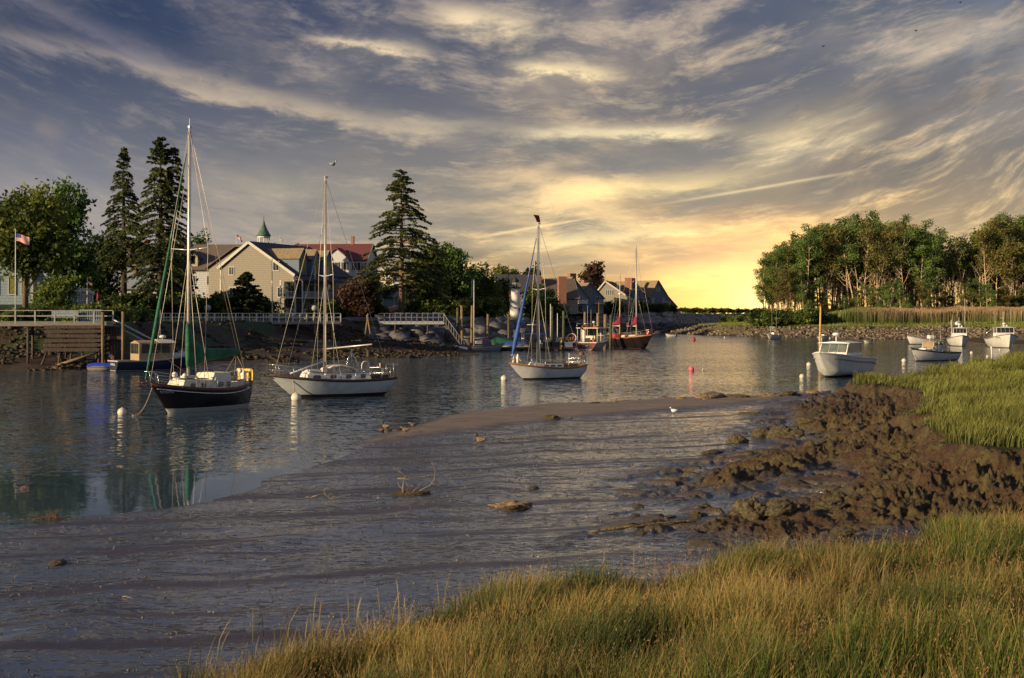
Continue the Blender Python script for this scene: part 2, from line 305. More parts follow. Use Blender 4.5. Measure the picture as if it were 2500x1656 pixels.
def near_fields(x, y, fine=True):
    x = np.asarray(x, np.float64); y = np.asarray(y, np.float64)
    wx = x + (fbm(x * .5, y * .5, 4, 3) - .5) * 2.2; wy = y + (fbm(x * .5, y * .5, 4, 5) - .5) * 2.6
    dl = sdist(x + (fbm(x * .8, y * .3, 3, 8) - .5) * .6, y, LAND); dg = sdist(wx, wy, GR); dm = sdist(wx, wy, MU); dn = sdist(wx, wy, NR)
    z = np.where(dl > 0, 0.020 * np.minimum(dl, 30), np.maximum(-1.6, 0.05 * dl))
    sand = sst(sdist(x, y + (fbm(x * .4, y * .4, 3, 14) - .5) * 2.5, SAND), -.5, 1.2) * (1 - sst(dm, -3, 0))
    z = z + 0.16 * sand
    # low parallel ridges and runnels on the wet mud
    ph = dl * 1.0 + 1.6 * fbm(x * .12, y * .12, 3, 21)
    z = z + np.where(dl > 0, (np.sin(ph * 1.9) * .5 + .5) ** 3 * .025 * sst(fbm(x * .2, y * .5, 2, 23), .4, .6) + (np.sin(ph * .8 + 2) * .5 + .5) ** 10 * .07, 0) * (1 - sand)
    if fine:
        z = z + np.where(dl > .2, (fbm(x * 1.2, y * 4, 4, 31) - .5) * .040 + (fbm(x * 5, y * 14, 3, 32) - .5) * .007, 0) * (1 - .6 * sand)
    t = np.where(dm > 0, dm / (dm + np.maximum(-dg, 0) + 1e-6), 0)
    zg = 1.55 + .012 * (x - 12) + (fbm(x * .25, y * .25, 3, 41) - .5) * .35 - .40 * sst(y, 62, 80) * (1 - sst(x, 20, 34))
    lump = fbm(x * 1.5, y * 1.5, 5, 51, .62); rid = 1 - np.abs(2 * fbm(x * 1.7, y * 1.7, 4, 55) - 1)
    edge = np.where(t >= 1, 1.0, np.minimum(1, t) ** .62)
    front = sst(x * .4 - y * .09, -1.2, .8)
    lift = edge * np.clip(.25 + 1.5 * (lump - .32), .05, 1.25)
    lift = np.where(t >= .999, 1, lift * (1 - sst(t, .75, 1)) + edge * sst(t, .75, 1))
    z = z + (zg - z) * np.clip(lift, 0, 1) * (t > 0)
    if fine:
        m = np.clip(t * 6, 0, 1) * (1 - .9 * sst(dg, -.4, .5))
        big = .40 + .95 * sst(fbm(x * .45, y * .45, 3, 59), .35, .65); z = z + m * big * ((rid - .55) * .30 + (fbm(x * 5, y * 5, 3, 57, .7) - .5) * .42 + (fbm(x * 13, y * 13, 2, 58) - .5) * .20)
    halo = sst(dm, -3.2, -.2) * (1 - sst(dm, -.2, .4)) * sst(fbm(x * 1.3, y * 1.3, 4, 61), .52, .66)
    z = z + halo * .16
    zn = .13 * np.maximum(dn, 0); zn = np.where(zn > 2.9, 2.9 + (zn - 2.9) * .05, zn)
    z = z + np.where(dn > 0, zn + (fbm(x * .7, y * .7, 3, 71) - .5) * .30 * sst(dn, 0, 2), 0)
    pr = 1.35 * (y - .22 * x + 1.6 * fbm(x * .10, y * .15, 3, 95)) + .9 * (fbm(x * .6, y * 1.1, 4, 93) - .5); ridge = (np.sin(pr * 1.0 + 2) * .5 + .5) ** 14 * sst(fbm(x * .25 + 5, y * .6, 3, 91), .34, .50) + .8 * (np.sin(pr * 2.3) * .5 + .5) ** 14 * sst(fbm(x * .3, y * .9, 3, 92), .46, .58)
    near_fields.ridge = np.clip(ridge, 0, 1) * (dl > 0)
    return z, dl, dg, dm, dn, sand, t, halo
us = np.concatenate([np.linspace(-.62, -.39, 30, endpoint=False), np.linspace(-.39, .39, 620), np.linspace(.393, .75, 50)])
ys = np.concatenate([np.geomspace(5.5, 18, 60, endpoint=False), np.geomspace(18, 60, 520, endpoint=False), np.geomspace(60, 118, 130)])
gu, gy = np.meshgrid(us, ys); gx = gu * gy
z, dl, dg, dm, dn, sand, t, halo = near_fields(gx, gy)
nu, ny = len(us), len(ys)
idx = np.arange(nu * ny).reshape(ny, nu)
quads = np.stack([idx[:-1, :-1], idx[:-1, 1:], idx[1:, 1:], idx[1:, :-1]], -1).reshape(-1, 4)
keep = (z.ravel()[quads].max(1) > -1.3)
tint = np.zeros((nu * ny, 4)); tint[:, 3] = near_fields.ridge.ravel(); tint[:, 0] = sand.ravel()
peat = np.clip(np.maximum(np.clip(t * 8, 0, 1), halo), 0, 1)
tint[:, 1] = peat.ravel(); tint[:, 2] = (sst(dn, -.3, .4) + sst(dg, -.2, .3) > .5).ravel()
nt = None
gm = bpy.data.materials.new('mud_sand_and_peat'); gm.use_nodes = True; nt = gm.node_tree; nt.nodes.clear()
o = N('ShaderNodeOutputMaterial'); b = N('ShaderNodeBsdfPrincipled'); tcn = N('ShaderNodeTexCoord'); at = N('ShaderNodeAttribute'); at.attribute_name = 'tint'
sc = N('ShaderNodeSeparateColor'); nt.links.new(at.outputs['Color'], sc.inputs[0]); kS, kP, kG = sc.outputs
def mapn(s):
    m = N('ShaderNodeMapping'); m.inputs['Scale'].default_value = s; nt.links.new(tcn.outputs['Object'], m.inputs[0]); return m.outputs[0]
streak = NZ(mapn((.35, 1.6, 1)), 1.6, 6, .65, .4); blot = NZ(mapn((1, 2.2, 1)), 4.0, 5, .6); fine_ = NZ(mapn((1, 2.0, 1)), 22, 4, .65)
mudc = MIX(MR(streak, .44, .66), (.008, .007, .009), (.028, .017, .014)); mudc = MIX(MR(blot, .55, .75), mudc, (.018, .012, .012))
sandc = MIX(MR(blot, .35, .65), (.135, .092, .052), (.19, .135, .078))
sandc = MIX(MR(streak, .50, .62), sandc, (.060, .042, .030)); sandc = MIX(MR(NZ(mapn((1, 2, 1)), 7, 5, .8), .60, .68), sandc, (.035, .025, .018))
peatc = MIX(MR(NZ(mapn((1, 1, 1)), 1.3, 5), .40, .62), (.098, .058, .032), (.135, .108, .044)); peatc = MIX(MR(NZ(mapn((1, 1, 1)), 9, 4, .7), .45, .7), peatc, (.040, .024, .015))
grc = MIX(MR(fine_, .3, .7), (.030, .032, .010), (.060, .050, .018))
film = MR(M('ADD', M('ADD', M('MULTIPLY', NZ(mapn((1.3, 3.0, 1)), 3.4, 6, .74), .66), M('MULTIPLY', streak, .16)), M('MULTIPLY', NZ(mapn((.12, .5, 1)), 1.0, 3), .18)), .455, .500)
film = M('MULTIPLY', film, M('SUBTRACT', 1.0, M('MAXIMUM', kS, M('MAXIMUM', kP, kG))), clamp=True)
kR = at.outputs['Alpha']; film = M('MULTIPLY', film, M('SUBTRACT', 1.0, M('MULTIPLY', kR, .95)), clamp=True); mudc = MIX(kR, mudc, (.024, .014, .012)); mudc = MIX(film, mudc, (.044, .066, .112)); c = MIX(kS, mudc, sandc); c = MIX(kP, c, peatc); c = MIX(kG, c, grc); nt.links.new(c, b.inputs['Base Color'])  # blue sky reflection painted into the wet film's base colour
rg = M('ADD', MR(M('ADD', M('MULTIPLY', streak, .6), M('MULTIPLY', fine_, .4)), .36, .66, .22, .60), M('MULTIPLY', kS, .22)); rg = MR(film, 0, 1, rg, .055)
rg = M('MAXIMUM', rg, M('MULTIPLY', kP, .62)); rg = M('MAXIMUM', rg, kG, clamp=True); nt.links.new(rg, b.inputs['Roughness'])
nt.links.new(M('SUBTRACT', 0.95, M('MULTIPLY', M('MAXIMUM', kP, kG), .70)), b.inputs['Specular IOR Level'])
h = M('ADD', M('ADD', M('MULTIPLY', streak, .060), M('MULTIPLY', blot, .014)), M('MULTIPLY', fine_, .005))
h = M('MULTIPLY', h, MR(film, 0, 1, 1.0, .22)); h = M('ADD', h, M('MULTIPLY', M('MULTIPLY', kP, NZ(mapn((1, 1, 1)), 11, 6, .75)), .22))
bn = N('ShaderNodeBump'); bn.inputs['Strength'].default_value = .9; bn.inputs['Distance'].default_value = 1.0
nt.links.new(h, bn.inputs['Height'])
cN = NZ(mapn((1, 1.5, 1)), 9.0, 4, .6, 0, True); vs_ = N('ShaderNodeVectorMath', operation='SUBTRACT'); nt.links.new(cN, vs_.inputs[0]); vs_.inputs[1].default_value = (.5, .5, .5)
vm_ = N('ShaderNodeVectorMath', operation='MULTIPLY'); nt.links.new(vs_.outputs[0], vm_.inputs[0]); vm_.inputs[1].default_value = (.30, .42, 0)
va_ = N('ShaderNodeVectorMath', operation='ADD'); nt.links.new(vm_.outputs[0], va_.inputs[0]); nt.links.new(bn.outputs[0], va_.inputs[1])
vn_ = N('ShaderNodeVectorMath', operation='NORMALIZE'); nt.links.new(va_.outputs[0], vn_.inputs[0]); nt.links.new(vn_.outputs[0], b.inputs['Normal']); nt.links.new(b.outputs[0], o.inputs[0])
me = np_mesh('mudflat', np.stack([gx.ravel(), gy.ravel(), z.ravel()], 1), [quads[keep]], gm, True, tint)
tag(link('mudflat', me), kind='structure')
# ================================================================== far terrain
FAR = 2500
Wl = [wd(-1500, 126)] + [w0(a, b) for a, b in ((-300, 908), (230, 906), (330, 900), (455, 889), (700, 886), (900, 877), (1100, 873), (1180, 866))] + [wd(1230, 222), wd(1330, 245), wd(1372, 300), wd(1384, 345)] + [w0(1400, 822), w0(1490, 813), w0(1640, 806), w0(1780, 800)] + [wd(1900, 640), wd(2400, 700), wd(3500, 720), (3000, FAR), (-3000, FAR), (-3000, 130)]
Pl = [wd(-1500, 137)] + [wd(*p) for p in ((0, 140), (230, 142), (330, 152), (450, 178), (600, 188), (760, 196), (850, 204), (1060, 207), (1120, 208), (1290, 216), (1335, 235), (1330, 330), (1370, 392), (1500, 412), (1700, 540), (1880, 660), (2400, 720), (3500, 740))] + [(3000, FAR + 10), (-3010, FAR + 10), (-3010, 138)]
Wi = [w0(a, b) for a, b in ((1625, 815), (1700, 818), (1800, 821), (1900, 824), (2050, 827), (2200, 830), (2345, 830), (2375, 836), (2440, 842), (2560, 838))] + [wd(2900, 240), wd(3600, 240), (700, 600), (120, 600), wd(1780, 560), wd(1690, 480)]
Pi = [wd(*p) for p in ((1712, 400), (1770, 352), (1880, 338), (2050, 324), (2200, 320), (2345, 318), (2450, 300), (2600, 290), (3600, 290))] + [(690, 590), (130, 590), wd(1790, 540)]
def far_fields(x, y):
    x = np.asarray(x, np.float64); y = np.asarray(y, np.float64)
    wx = x + (fbm(x * .15, y * .15, 3, 3) - .5) * 3; wy = y + (fbm(x * .15, y * .15, 3, 5) - .5) * 3
    a, b_ = sdist(wx, wy, Wl), sdist(x, y, Pl); t = np.where(a > 0, a / (a + np.maximum(-b_, 0) + 1e-6), 0)
    zl = np.where(a > 0, 1.5 * sst(t, 0, .75) + 2.7 * sst(t, .72, .97), np.maximum(-2, .06 * a)) + np.where(a > 0, (fbm(x * .5, y * .5, 4, 9) - .5) * .5 * (1 - sst(t, .8, 1)), 0)
    zl = np.where(b_ > 0, 4.2 + .5 * sst(b_, 0, 25) + 1.0 * sst(b_, 30, 200) + 2.0 * sst(b_, 14, 28) * (1 - sst(x, -42, -34)), zl)
    p, q = sdist(wx, wy, Wi), sdist(wx, wy, Pi); u = np.where(p > 0, p / (p + np.maximum(-q, 0) + 1e-6), 0)
    zi = np.where(p > 0, 2.2 * u ** .9, np.maximum(-2, .06 * p)); zi = np.where(q > 0, 2.2 + 1.5 * sst(q, 0, 24), zi)
    zi = zi + np.where(p > 0, (fbm(x * .45, y * .45, 4, 19) - .5) * 1.1 * sst(u, .05, .4) * (1 - sst(q, -2, 1)), 0)
    isl = zi > zl
    return np.maximum(zl, zi), isl, t, u, b_, q
us = np.linspace(-.55, .55, 560); ys = np.concatenate([np.geomspace(110, 260, 130, endpoint=False), np.geomspace(260, 420, 150, endpoint=False), np.geomspace(420, 2400, 70)])
gu, gy = np.meshgrid(us, ys); gx = gu * gy; z, isl, t, u, bb, qq = far_fields(gx, gy)
nu, ny = len(us), len(ys); idx = np.arange(nu * ny).reshape(ny, nu)
quads = np.stack([idx[:-1, :-1], idx[:-1, 1:], idx[1:, 1:], idx[1:, :-1]], -1).reshape(-1, 4)
keep = (z.ravel()[quads].max(1) > -1.6)
col = np.zeros((ny, nu, 3)); kelp = np.array((.030, .017, .012)); algae = np.array((.030, .045, .012)); lawn = np.array((.075, .13, .022)); earth = np.array((.09, .06, .035)); marsh = np.array((.11, .14, .032)); stone = np.array((.12, .085, .055))
nz1 = fbm(gx * .25, gy * .25, 4, 77)
a1 = sst(nz1, .45, .6)[..., None]; col[:] = kelp * (1 - a1) + earth * .45 * a1
g1 = (sst(t, .35, .6) * sst(nz1, .5, .62))[..., None]; col = col * (1 - g1) + algae * g1
col = np.where((bb > 0)[..., None], lawn * (.7 + .6 * nz1[..., None]), col)
ci = stone * (.6 + .8 * nz1[..., None]); ci = np.where((u < .18)[..., None], earth * .5, ci); ci = np.where((qq > -1)[..., None], marsh * (.7 + .6 * nz1[..., None]), ci)
col = np.where(isl[..., None], ci, col); col = np.where((z < .05)[..., None], earth * .4, col)
FARM = attr_mat('shore_ground', .85, .3, 1.2, bump=.8, bscale=2.5)
me = np_mesh('ground', np.stack([gx.ravel(), gy.ravel(), z.ravel()], 1), [quads[keep]], FARM, True, col.reshape(-1, 3))
tag(link('ground', me), kind='structure')
sb = MB(); sb.add([(-9000, -3000, -2.2), (9000, -3000, -2.2), (9000, 12000, -2.2), (-9000, 12000, -2.2)], [(0, 1, 2, 3)])
tag(sb.build('seabed', mat('seabed_mud', (.03, .025, .02), .9)), kind='structure')
# ================================================================== water
wm = bpy.data.materials.new('river_water'); wm.use_nodes = True; nt = wm.node_tree; nt.nodes.clear()
o = N('ShaderNodeOutputMaterial'); b = N('ShaderNodeBsdfPrincipled'); tcn = N('ShaderNodeTexCoord'); sx = N('ShaderNodeSeparateXYZ'); nt.links.new(tcn.outputs['Object'], sx.inputs[0])
b.inputs['Base Color'].default_value = (.034, .064, .094, 1); b.inputs['IOR'].default_value = 1.333; b.inputs['Specular IOR Level'].default_value = .5
X, Y, _z = sx.outputs
nt.links.new(MR(Y, 60, 220, .03, .10), b.inputs['Roughness'])
# the lee under the near bank lies calm, the open river is rippled, with cat's paws of stronger wind
calm = MR(M('ADD', M('SUBTRACT', Y, M('MULTIPLY', X, .55)), M('MULTIPLY', NZ(mapn((.05, .05, .05)), 1, 3), 10)), 50, 68, .035, 1.0)
gust = MR(NZ(mapn((.012, .05, .05)), 1.0, 4), .35, .65, .55, 1.15)
amp = M('MULTIPLY', calm, gust)
def slope(vec, scale, det, k):
    c = NZ(vec, scale, det, .55, 0, True); v = N('ShaderNodeVectorMath', operation='SUBTRACT'); nt.links.new(c, v.inputs[0]); v.inputs[1].default_value = (.5, .5, .5)
    m = N('ShaderNodeVectorMath', operation='MULTIPLY'); nt.links.new(v.outputs[0], m.inputs[0]); m.inputs[1].default_value = (k * .7, k, 0); return m.outputs[0]
a1 = N('ShaderNodeVectorMath', operation='ADD'); nt.links.new(slope(mapn((1, 1.2, 1)), 5.5, 3, .50), a1.inputs[0]); nt.links.new(slope(mapn((1, 1.4, 1)), 1.3, 2, .42), a1.inputs[1])
sc_ = N('ShaderNodeVectorMath', operation='SCALE'); nt.links.new(a1.outputs[0], sc_.inputs[0]); nt.links.new(amp, sc_.inputs['Scale'])
ad_ = N('ShaderNodeVectorMath', operation='ADD'); nt.links.new(sc_.outputs[0], ad_.inputs[0]); ad_.inputs[1].default_value = (0, 0, 1)
nm_ = N('ShaderNodeVectorMath', operation='NORMALIZE'); nt.links.new(ad_.outputs[0], nm_.inputs[0]); nt.links.new(nm_.outputs[0], b.inputs['Normal']); nt.links.new(b.outputs[0], o.inputs[0])
wb = MB(); wb.add([(-8000, -200, 0), (8000, -200, 0), (8000, 11000, 0), (-8000, 11000, 0)], [(0, 1, 2, 3)])
tag(wb.build('river', wm), kind='structure')
# ================================================================== materials for made things
def hull_mat(name, top, stripe=None, bottom=None, z1=.22, z0=.10, sheer=None, rough=.28):
    """painted hull: boot stripe and antifouling change colour at fixed heights above the waterline"""
    global nt
    m = bpy.data.materials.new(name); m.use_nodes = True; nt = m.node_tree; nt.nodes.clear()
    o = N('ShaderNodeOutputMaterial'); b = N('ShaderNodeBsdfPrincipled'); t = N('ShaderNodeTexCoord'); s = N('ShaderNodeSeparateXYZ'); nt.links.new(t.outputs['Object'], s.inputs[0])
    n = NZ(t.outputs['Object'], 2.5, 4)
    c = MIX(MR(n, .4, .65), tuple(q * .86 for q in top), top)
    st = M('MULTIPLY', NZ(XYZ(M('MULTIPLY', s.outputs[0], 6), M('MULTIPLY', s.outputs[2], .6)), 1, 4), MR(s.outputs[2], .1, .8, .35, 0.0))
    c = MIX(M('MULTIPLY', st, .9), c, tuple(q * .45 for q in top))
    if stripe: c = MIX(M('LESS_THAN', s.outputs[2], z1), c, stripe)
    if bottom: c = MIX(M('LESS_THAN', s.outputs[2], z0), c, bottom)
    nt.links.new(c, b.inputs['Base Color']); b.inputs['Roughness'].default_value = rough; nt.links.new(b.outputs[0], o.inputs[0]); return m
WHITE = mat('white_gelcoat', (.62, .61, .58), .35, .08); CREAM = mat('cream_gelcoat', (.60, .55, .44), .45, .08); NONSKID = mat('deck_nonskid', (.42, .41, .36), .7, .12, 6)
TEAK = mat('varnished_teak', (.17, .075, .035), .4, .3, 8, stretch=(1, 6, 6)); DTEAK = mat('dark_wood_trim', (.055, .030, .020), .45, .25, 8)
ALU = mat('mast_aluminium', (.55, .54, .52), .38, .08, 4, metal=.35); STEEL = mat('stainless_steel', (.62, .61, .60), .25, .05, metal=.8); WIRE = mat('rigging_wire', (.55, .49, .38), .45, .05, metal=.3)
ROPE = mat('rope', (.30, .23, .14), .9, .2, 20); GLASS = mat('dark_glass', (.012, .014, .016), .08, .2, 2, spec=.7); GREEN = mat('green_canvas', (.010, .095, .045), .8, .3, 3, bump=.6, bscale=5)
BLUEC = mat('blue_canvas', (.018, .070, .26), .75, .25, 3, bump=.6, bscale=5); REDC = mat('crimson_canvas', (.15, .012, .028), .8, .25, 3); YEL = mat('yellow_foul_weather_cloth', (.62, .44, .10), .8, .15, 6, bump=.5)
BLACK = mat('black_rubber', (.012, .012, .013), .5); RED = mat('red_paint', (.30, .030, .024), .5, .2); ORANGE = mat('orange_life_float', (.40, .085, .030), .7, .2); TAN = mat('tan_canvas', (.27, .20, .115), .85, .12, 10)
BUOY = mat('buoy_white', (.56, .51, .42), .55, .18, 4); PINK = mat('pink_buoy', (.75, .10, .13), .5, .1); HOTPINK = mat('hot_pink_float', (.85, .12, .24), .6, .12); LIFE = mat('lettering_white', (.7, .68, .6), .6)
BLUEP = mat('bright_blue_tarp', (.015, .05, .42), .5, .2, 3, bump=.4, bscale=4); PILE = mat('weathered_piling', (.17, .120, .058), .85, .35, 5, stretch=(3, 3, .4), bump=1.0, bscale=10); WETP = mat('dark_wet_timber', (.050, .030, .022), .7, .4, 4, stretch=(3, 3, .5), bump=1, bscale=8)
GREY = mat('weathered_grey_planks', (.21, .19, .165), .85, .25, 3, stretch=(1, 6, 6)); WPAINT = mat('white_painted_wood', (.58, .56, .52), .6, .12, 5)
# ================================================================== hulls
def hull_geo(L, B, bow, mid, stern, draft=.5, smid=.38, sb=.55, sk=.25, bowx=.16, flare=.5, full=.45, n=34, mm=12, chine=False):
    """rings from stern (-x) to bow (+x); sb stern beam ratio, sk stern underside height, bowx share of the length taken by the raking stem"""
    rings = []; sheer = []
    for i in range(n + 1):
        s = i / n; s = s if s < .5 else .5 + (s - .5)
        a = s; x = (s - .5) * L
        if s < full: b = B / 2 * (sb + (1 - sb) * sin(pi / 2 * s / full) ** .9)
        else: b = B / 2 * max(0, cos(pi / 2 * ((s - full) / (1 - full)) ** 1.55)) ** .86
        # sheer line through three heights
        q = s
        if q < smid: zz = mid + (stern - mid) * ((smid - q) / smid) ** 2
        else: zz = mid + (bow - mid) * ((q - smid) / (1 - smid)) ** 1.7
        if s < .22: k = sk + (-draft - sk) * sin(pi / 2 * s / .22) ** 1.1
        elif s < 1 - bowx - .1: k = -draft
        elif s < 1 - bowx: k = -draft + (draft + -.02) * ((s - (1 - bowx - .1)) / .1) ** 2
        else: k = -.02 + (zz + .02) * ((s - (1 - bowx)) / bowx) ** 1.0
        k = min(k, zz - .001); half = []
        e0 = .32 + (flare + .35) * max(0, (s - .5) / .5) ** 1.3
        for j in range(mm + 1):
            v = j / mm
            if chine: g = min(1, (.80 - .30 * max(0, (s - .6) / .4)) * (v / .32) if v < .32 else (.80 - .30 * max(0, (s - .6) / .4)) + (.20 + .30 * max(0, (s - .6) / .4)) * (v - .32) / .68)
            else: g = v ** e0 * (1 - .10 * (v - .75) * (v > .75) * (s < .6))
            half.append((x, b * g, k + (zz - k) * v))
        rings.append(half[::-1] + [(p[0], -p[1], p[2]) for p in half[1:]]); sheer.append((x, b, zz))
    return rings, sheer
def sheer_at(sheer, x):
    for a, b in zip(sheer, sheer[1:]):
        if a[0] <= x <= b[0]:
            t = (x - a[0]) / (b[0] - a[0]); return a[1] + (b[1] - a[1]) * t, a[2] + (b[2] - a[2]) * t
    return sheer[-1][1:] if x > 0 else sheer[0][1:]
def make_hull(t, mt, rail_m, deck_m, rail_h=.07, rail_w=.035, deck_drop=.08, **k):
    rings, sheer = hull_geo(**k); m = MB(); m.loft(rings, closed=False, caps=False); n = len(rings[0])
    m.add(rings[0], [tuple(range(n))]); m.build('hull', mt, t)
    d = MB(); vs = [(x, s * b * .985, z - deck_drop + .03 * (1 - abs(s))) for x, b, z in sheer for s in (-1, -.5, 0, .5, 1)]
    d.add(vs, [(i * 5 + j, i * 5 + j + 1, i * 5 + j + 6, i * 5 + j + 5) for i in range(len(sheer) - 1) for j in range(4)], True).build('deck', deck_m, t)
    for sg in (1, -1):
        r = MB(); sec = [[(x, sg * (b + a), z + h) for a, h in ((rail_w, -.02), (rail_w, rail_h), (-rail_w, rail_h), (-rail_w, -.09))] for x, b, z in sheer]
        r.loft(sec, smooth=False).build('toe_rail', rail_m, t)
    r = MB(); x, b, z = sheer[0]; r.box((x, 0, z + rail_h / 2 - .02), (rail_w * 2, 2 * b, rail_h + .06)).build('stern_rail_cap', rail_m, t)
    return sheer
def rounded(x0, x1, w0_, w1_, h0, h1, z0a, z0b, crown=.06, taper=.86, front=.25, back=.05, n=2):
    """cabin trunk: rings along x, x0 aft, x1 forward; returns an MB"""
    m = MB(); rings = []
    for x, w, h, z in ((x0, w0_, h0, z0a), ((x0 + x1) / 2, (w0_ + w1_) / 2, (h0 + h1) / 2, (z0a + z0b) / 2), (x1, w1_, h1, z0b)):
        xs = -front * (x == x1) + back * (x == x0)
        rings.append([(x, -w, z), (x + xs * .5, -w * (1 + taper) / 2, z + h * .6), (x + xs, -w * taper, z + h), (x + xs, 0, z + h + crown), (x + xs, w * taper, z + h), (x + xs * .5, w * (1 + taper) / 2, z + h * .6), (x, w, z)])
    return m.loft(rings, smooth=False)
def oval(name, m, t, c, w, h, nrm_y, rake=0.0, sq=1.0, th=.02):
    """port light lying on a cabin side that faces +-y"""
    b = MB(); n = 12; f = lambda a: (abs(cos(a)) ** (2 / (2 + 2 * sq)) * (1 if cos(a) > 0 else -1), abs(sin(a)) ** (2 / (2 + 2 * sq)) * (1 if sin(a) > 0 else -1))
    ring = lambda k, d: [(c[0] + f(2 * pi * i / n)[0] * w / 2 * k, c[1] + nrm_y * (d - rake * f(2 * pi * i / n)[1] * h / 2), c[2] + f(2 * pi * i / n)[1] * h / 2 * k) for i in range(n)]
    b.loft([ring(1, -.02), ring(1, th)], smooth=False); return b.build(name, m, t)
def lifelines(t, sheer, x0, x1, n, h=.58, inset=.06):
    for sg in (1, -1):
        m = MB(); top = []
        for i in range(n):
            x = x0 + (x1 - x0) * i / (n - 1); b, z = sheer_at(sheer, x); p = Vector((x, sg * (b - inset), z)); MB().tube([p, p + Vector((0, 0, h))], .014, 6).build('stanchion', STEEL, t); top.append(p + Vector((0, 0, h)))
        l = MB(); l.tube(top, .009, 4); l.tube([p - Vector((0, 0, h * .48)) for p in top], .008, 4); l.build('lifeline', WIRE, t)
def pulpit(t, sheer, xb, xa, L, h=.62, over=.25):
    m = MB(); bb, zb = sheer_at(sheer, xa); _, zt = sheer_at(sheer, xb)
    pts = [(xa, bb - .05, zb + h), (xb * .97, .22, zt + h + .03), (xb + over, 0, zt + h + .06), (xb * .97, -.22, zt + h + .03), (xa, -bb + .05, zb + h)]
    m.tube(pts, .016, 6); m.tube([(p[0] - .02, p[1], p[2] - h * .5) for p in pts], .012, 6)
    for p in (pts[0], pts[1], pts[3], pts[4]): m.tube([p, (p[0] - .12, p[1], p[2] - h)], .014, 6)
    m.build('pulpit', STEEL, t)
def sternrail(t, sheer, x0, x1, h=.62):
    m = MB(); a, za = sheer_at(sheer, x1); b, zb = sheer_at(sheer, x0)
    pts = [(x1, a - .05, za + h), (x0 + .08, b - .05, zb + h), (x0 + .02, 0, zb + h), (x0 + .08, -b + .05, zb + h), (x1, -a + .05, za + h)]
    m.tube(pts, .016, 6); m.tube([(p[0], p[1], p[2] - h * .5) for p in pts], .012, 6)
    for p in pts: m.tube([p, (p[0], p[1], p[2] - h)], .014, 6)
    m.build('pushpit', STEEL, t)
def rig(t, mx, z0, z1, spr, B, fore, aft, rake=0.0, r=.075, sheer=None, lower=True, inner=None, wire=.011, spr2=None):
    """mast with one pair of spreaders and its wires; fore and aft are deck ends of the stays"""
    m = MB(); topx = mx - rake; m.tube([(mx, 0, z0), (topx + rake * .5, 0, (z0 + z1) / 2), (topx, 0, z1)], [r, r, r * .75], 10)
    m.box((topx - .05, 0, z1 + .02), (.22, .12, .10)); m.tube([(topx, 0, z1), (topx, 0, z1 + .45)], .008, 4); mo = m.build('mast', ALU, t)
    f = lambda z: mx - rake * (z - z0) / (z1 - z0)
    s = MB(); zs, hs = spr
    for sg in (1, -1): s.tube([(f(zs), 0, zs), (f(zs) - .05, sg * hs, zs + .10)], [.035, .022], 6)
    s.build('spreaders', ALU, mo)
    for sg in (1, -1):
        w = MB(); w.tube([(f(z1) , 0, z1 - .1), (f(zs) - .05, sg * hs, zs + .10), (mx - .05, sg * (sheer_at(sheer, mx)[0] - .05), sheer_at(sheer, mx)[1])], wire, 5)
        if lower:
            for q in (-.55, .45):
                bb, zz = sheer_at(sheer, mx + q); w.tube([(f(zs), 0, zs - .1), (mx + q, sg * (bb - .05), zz)], wire, 5)
        w.build('shrouds', WIRE, t)
    w = MB(); w.tube([(topx, 0, z1), fore], wire, 5).build('forestay', WIRE, t)
    w = MB(); w.tube([(topx, 0, z1), aft], wire, 5).build('backstay', WIRE, t)
    if inner: w = MB(); w.tube([(f(inner[0]), 0, inner[0]), inner[1]], wire, 5).build('inner_forestay', WIRE, t)
    h = MB()
    for k in range(4):
        a = 2 * pi * k / 4 + .5; h.tube([(f(z0 + 1) + .11 * cos(a), .11 * sin(a), z0 + .3), (topx + .1 * cos(a), .1 * sin(a), z1 - .2)], .008, 4)
    h.build('halyards', ROPE, t); return f
def anchor(t, x, z, m=None):
    a = MB(); a.tube([(x - .5, 0, z + .03), (x + .25, 0, z)], .03, 6); a.add([(x + .28, 0, z - .02), (x - .02, .16, z - .14), (x + .05, 0, z - .05), (x - .02, -.16, z - .14), (x - .05, 0, z - .20)], [(0, 1, 2), (0, 2, 3), (0, 4, 1), (0, 3, 4), (1, 4, 2), (2, 4, 3)])
    a.build('anchor', m or DTEAK, t)
def winch(t, c): MB().lathe([(.07, 0), (.05, .05), (.05, .12), (.065, .16)], c, 10).build('winch', STEEL, t)
def letters(t, txt, size, loc, rot, m, name='lettering'):
    cu = bpy.data.curves.new(name, 'FONT'); cu.body = txt; cu.size = size; cu.align_x = 'CENTER'; cu.align_y = 'CENTER'; cu.extrude = .004; cu.materials.append(m)
    o = bpy.data.objects.new(name, cu); C.objects.link(o); bpy.context.view_layer.update()
    me = bpy.data.meshes.new_from_object(o.evaluated_get(bpy.context.evaluated_depsgraph_get())); bpy.data.objects.remove(o)
    return link(name, me, t, loc, rot)
def boat(name, label, cat, px, py, ang, group=None):
    p = w0(px, py); return thing(name, label, cat, p, pi + R(ang) , group)
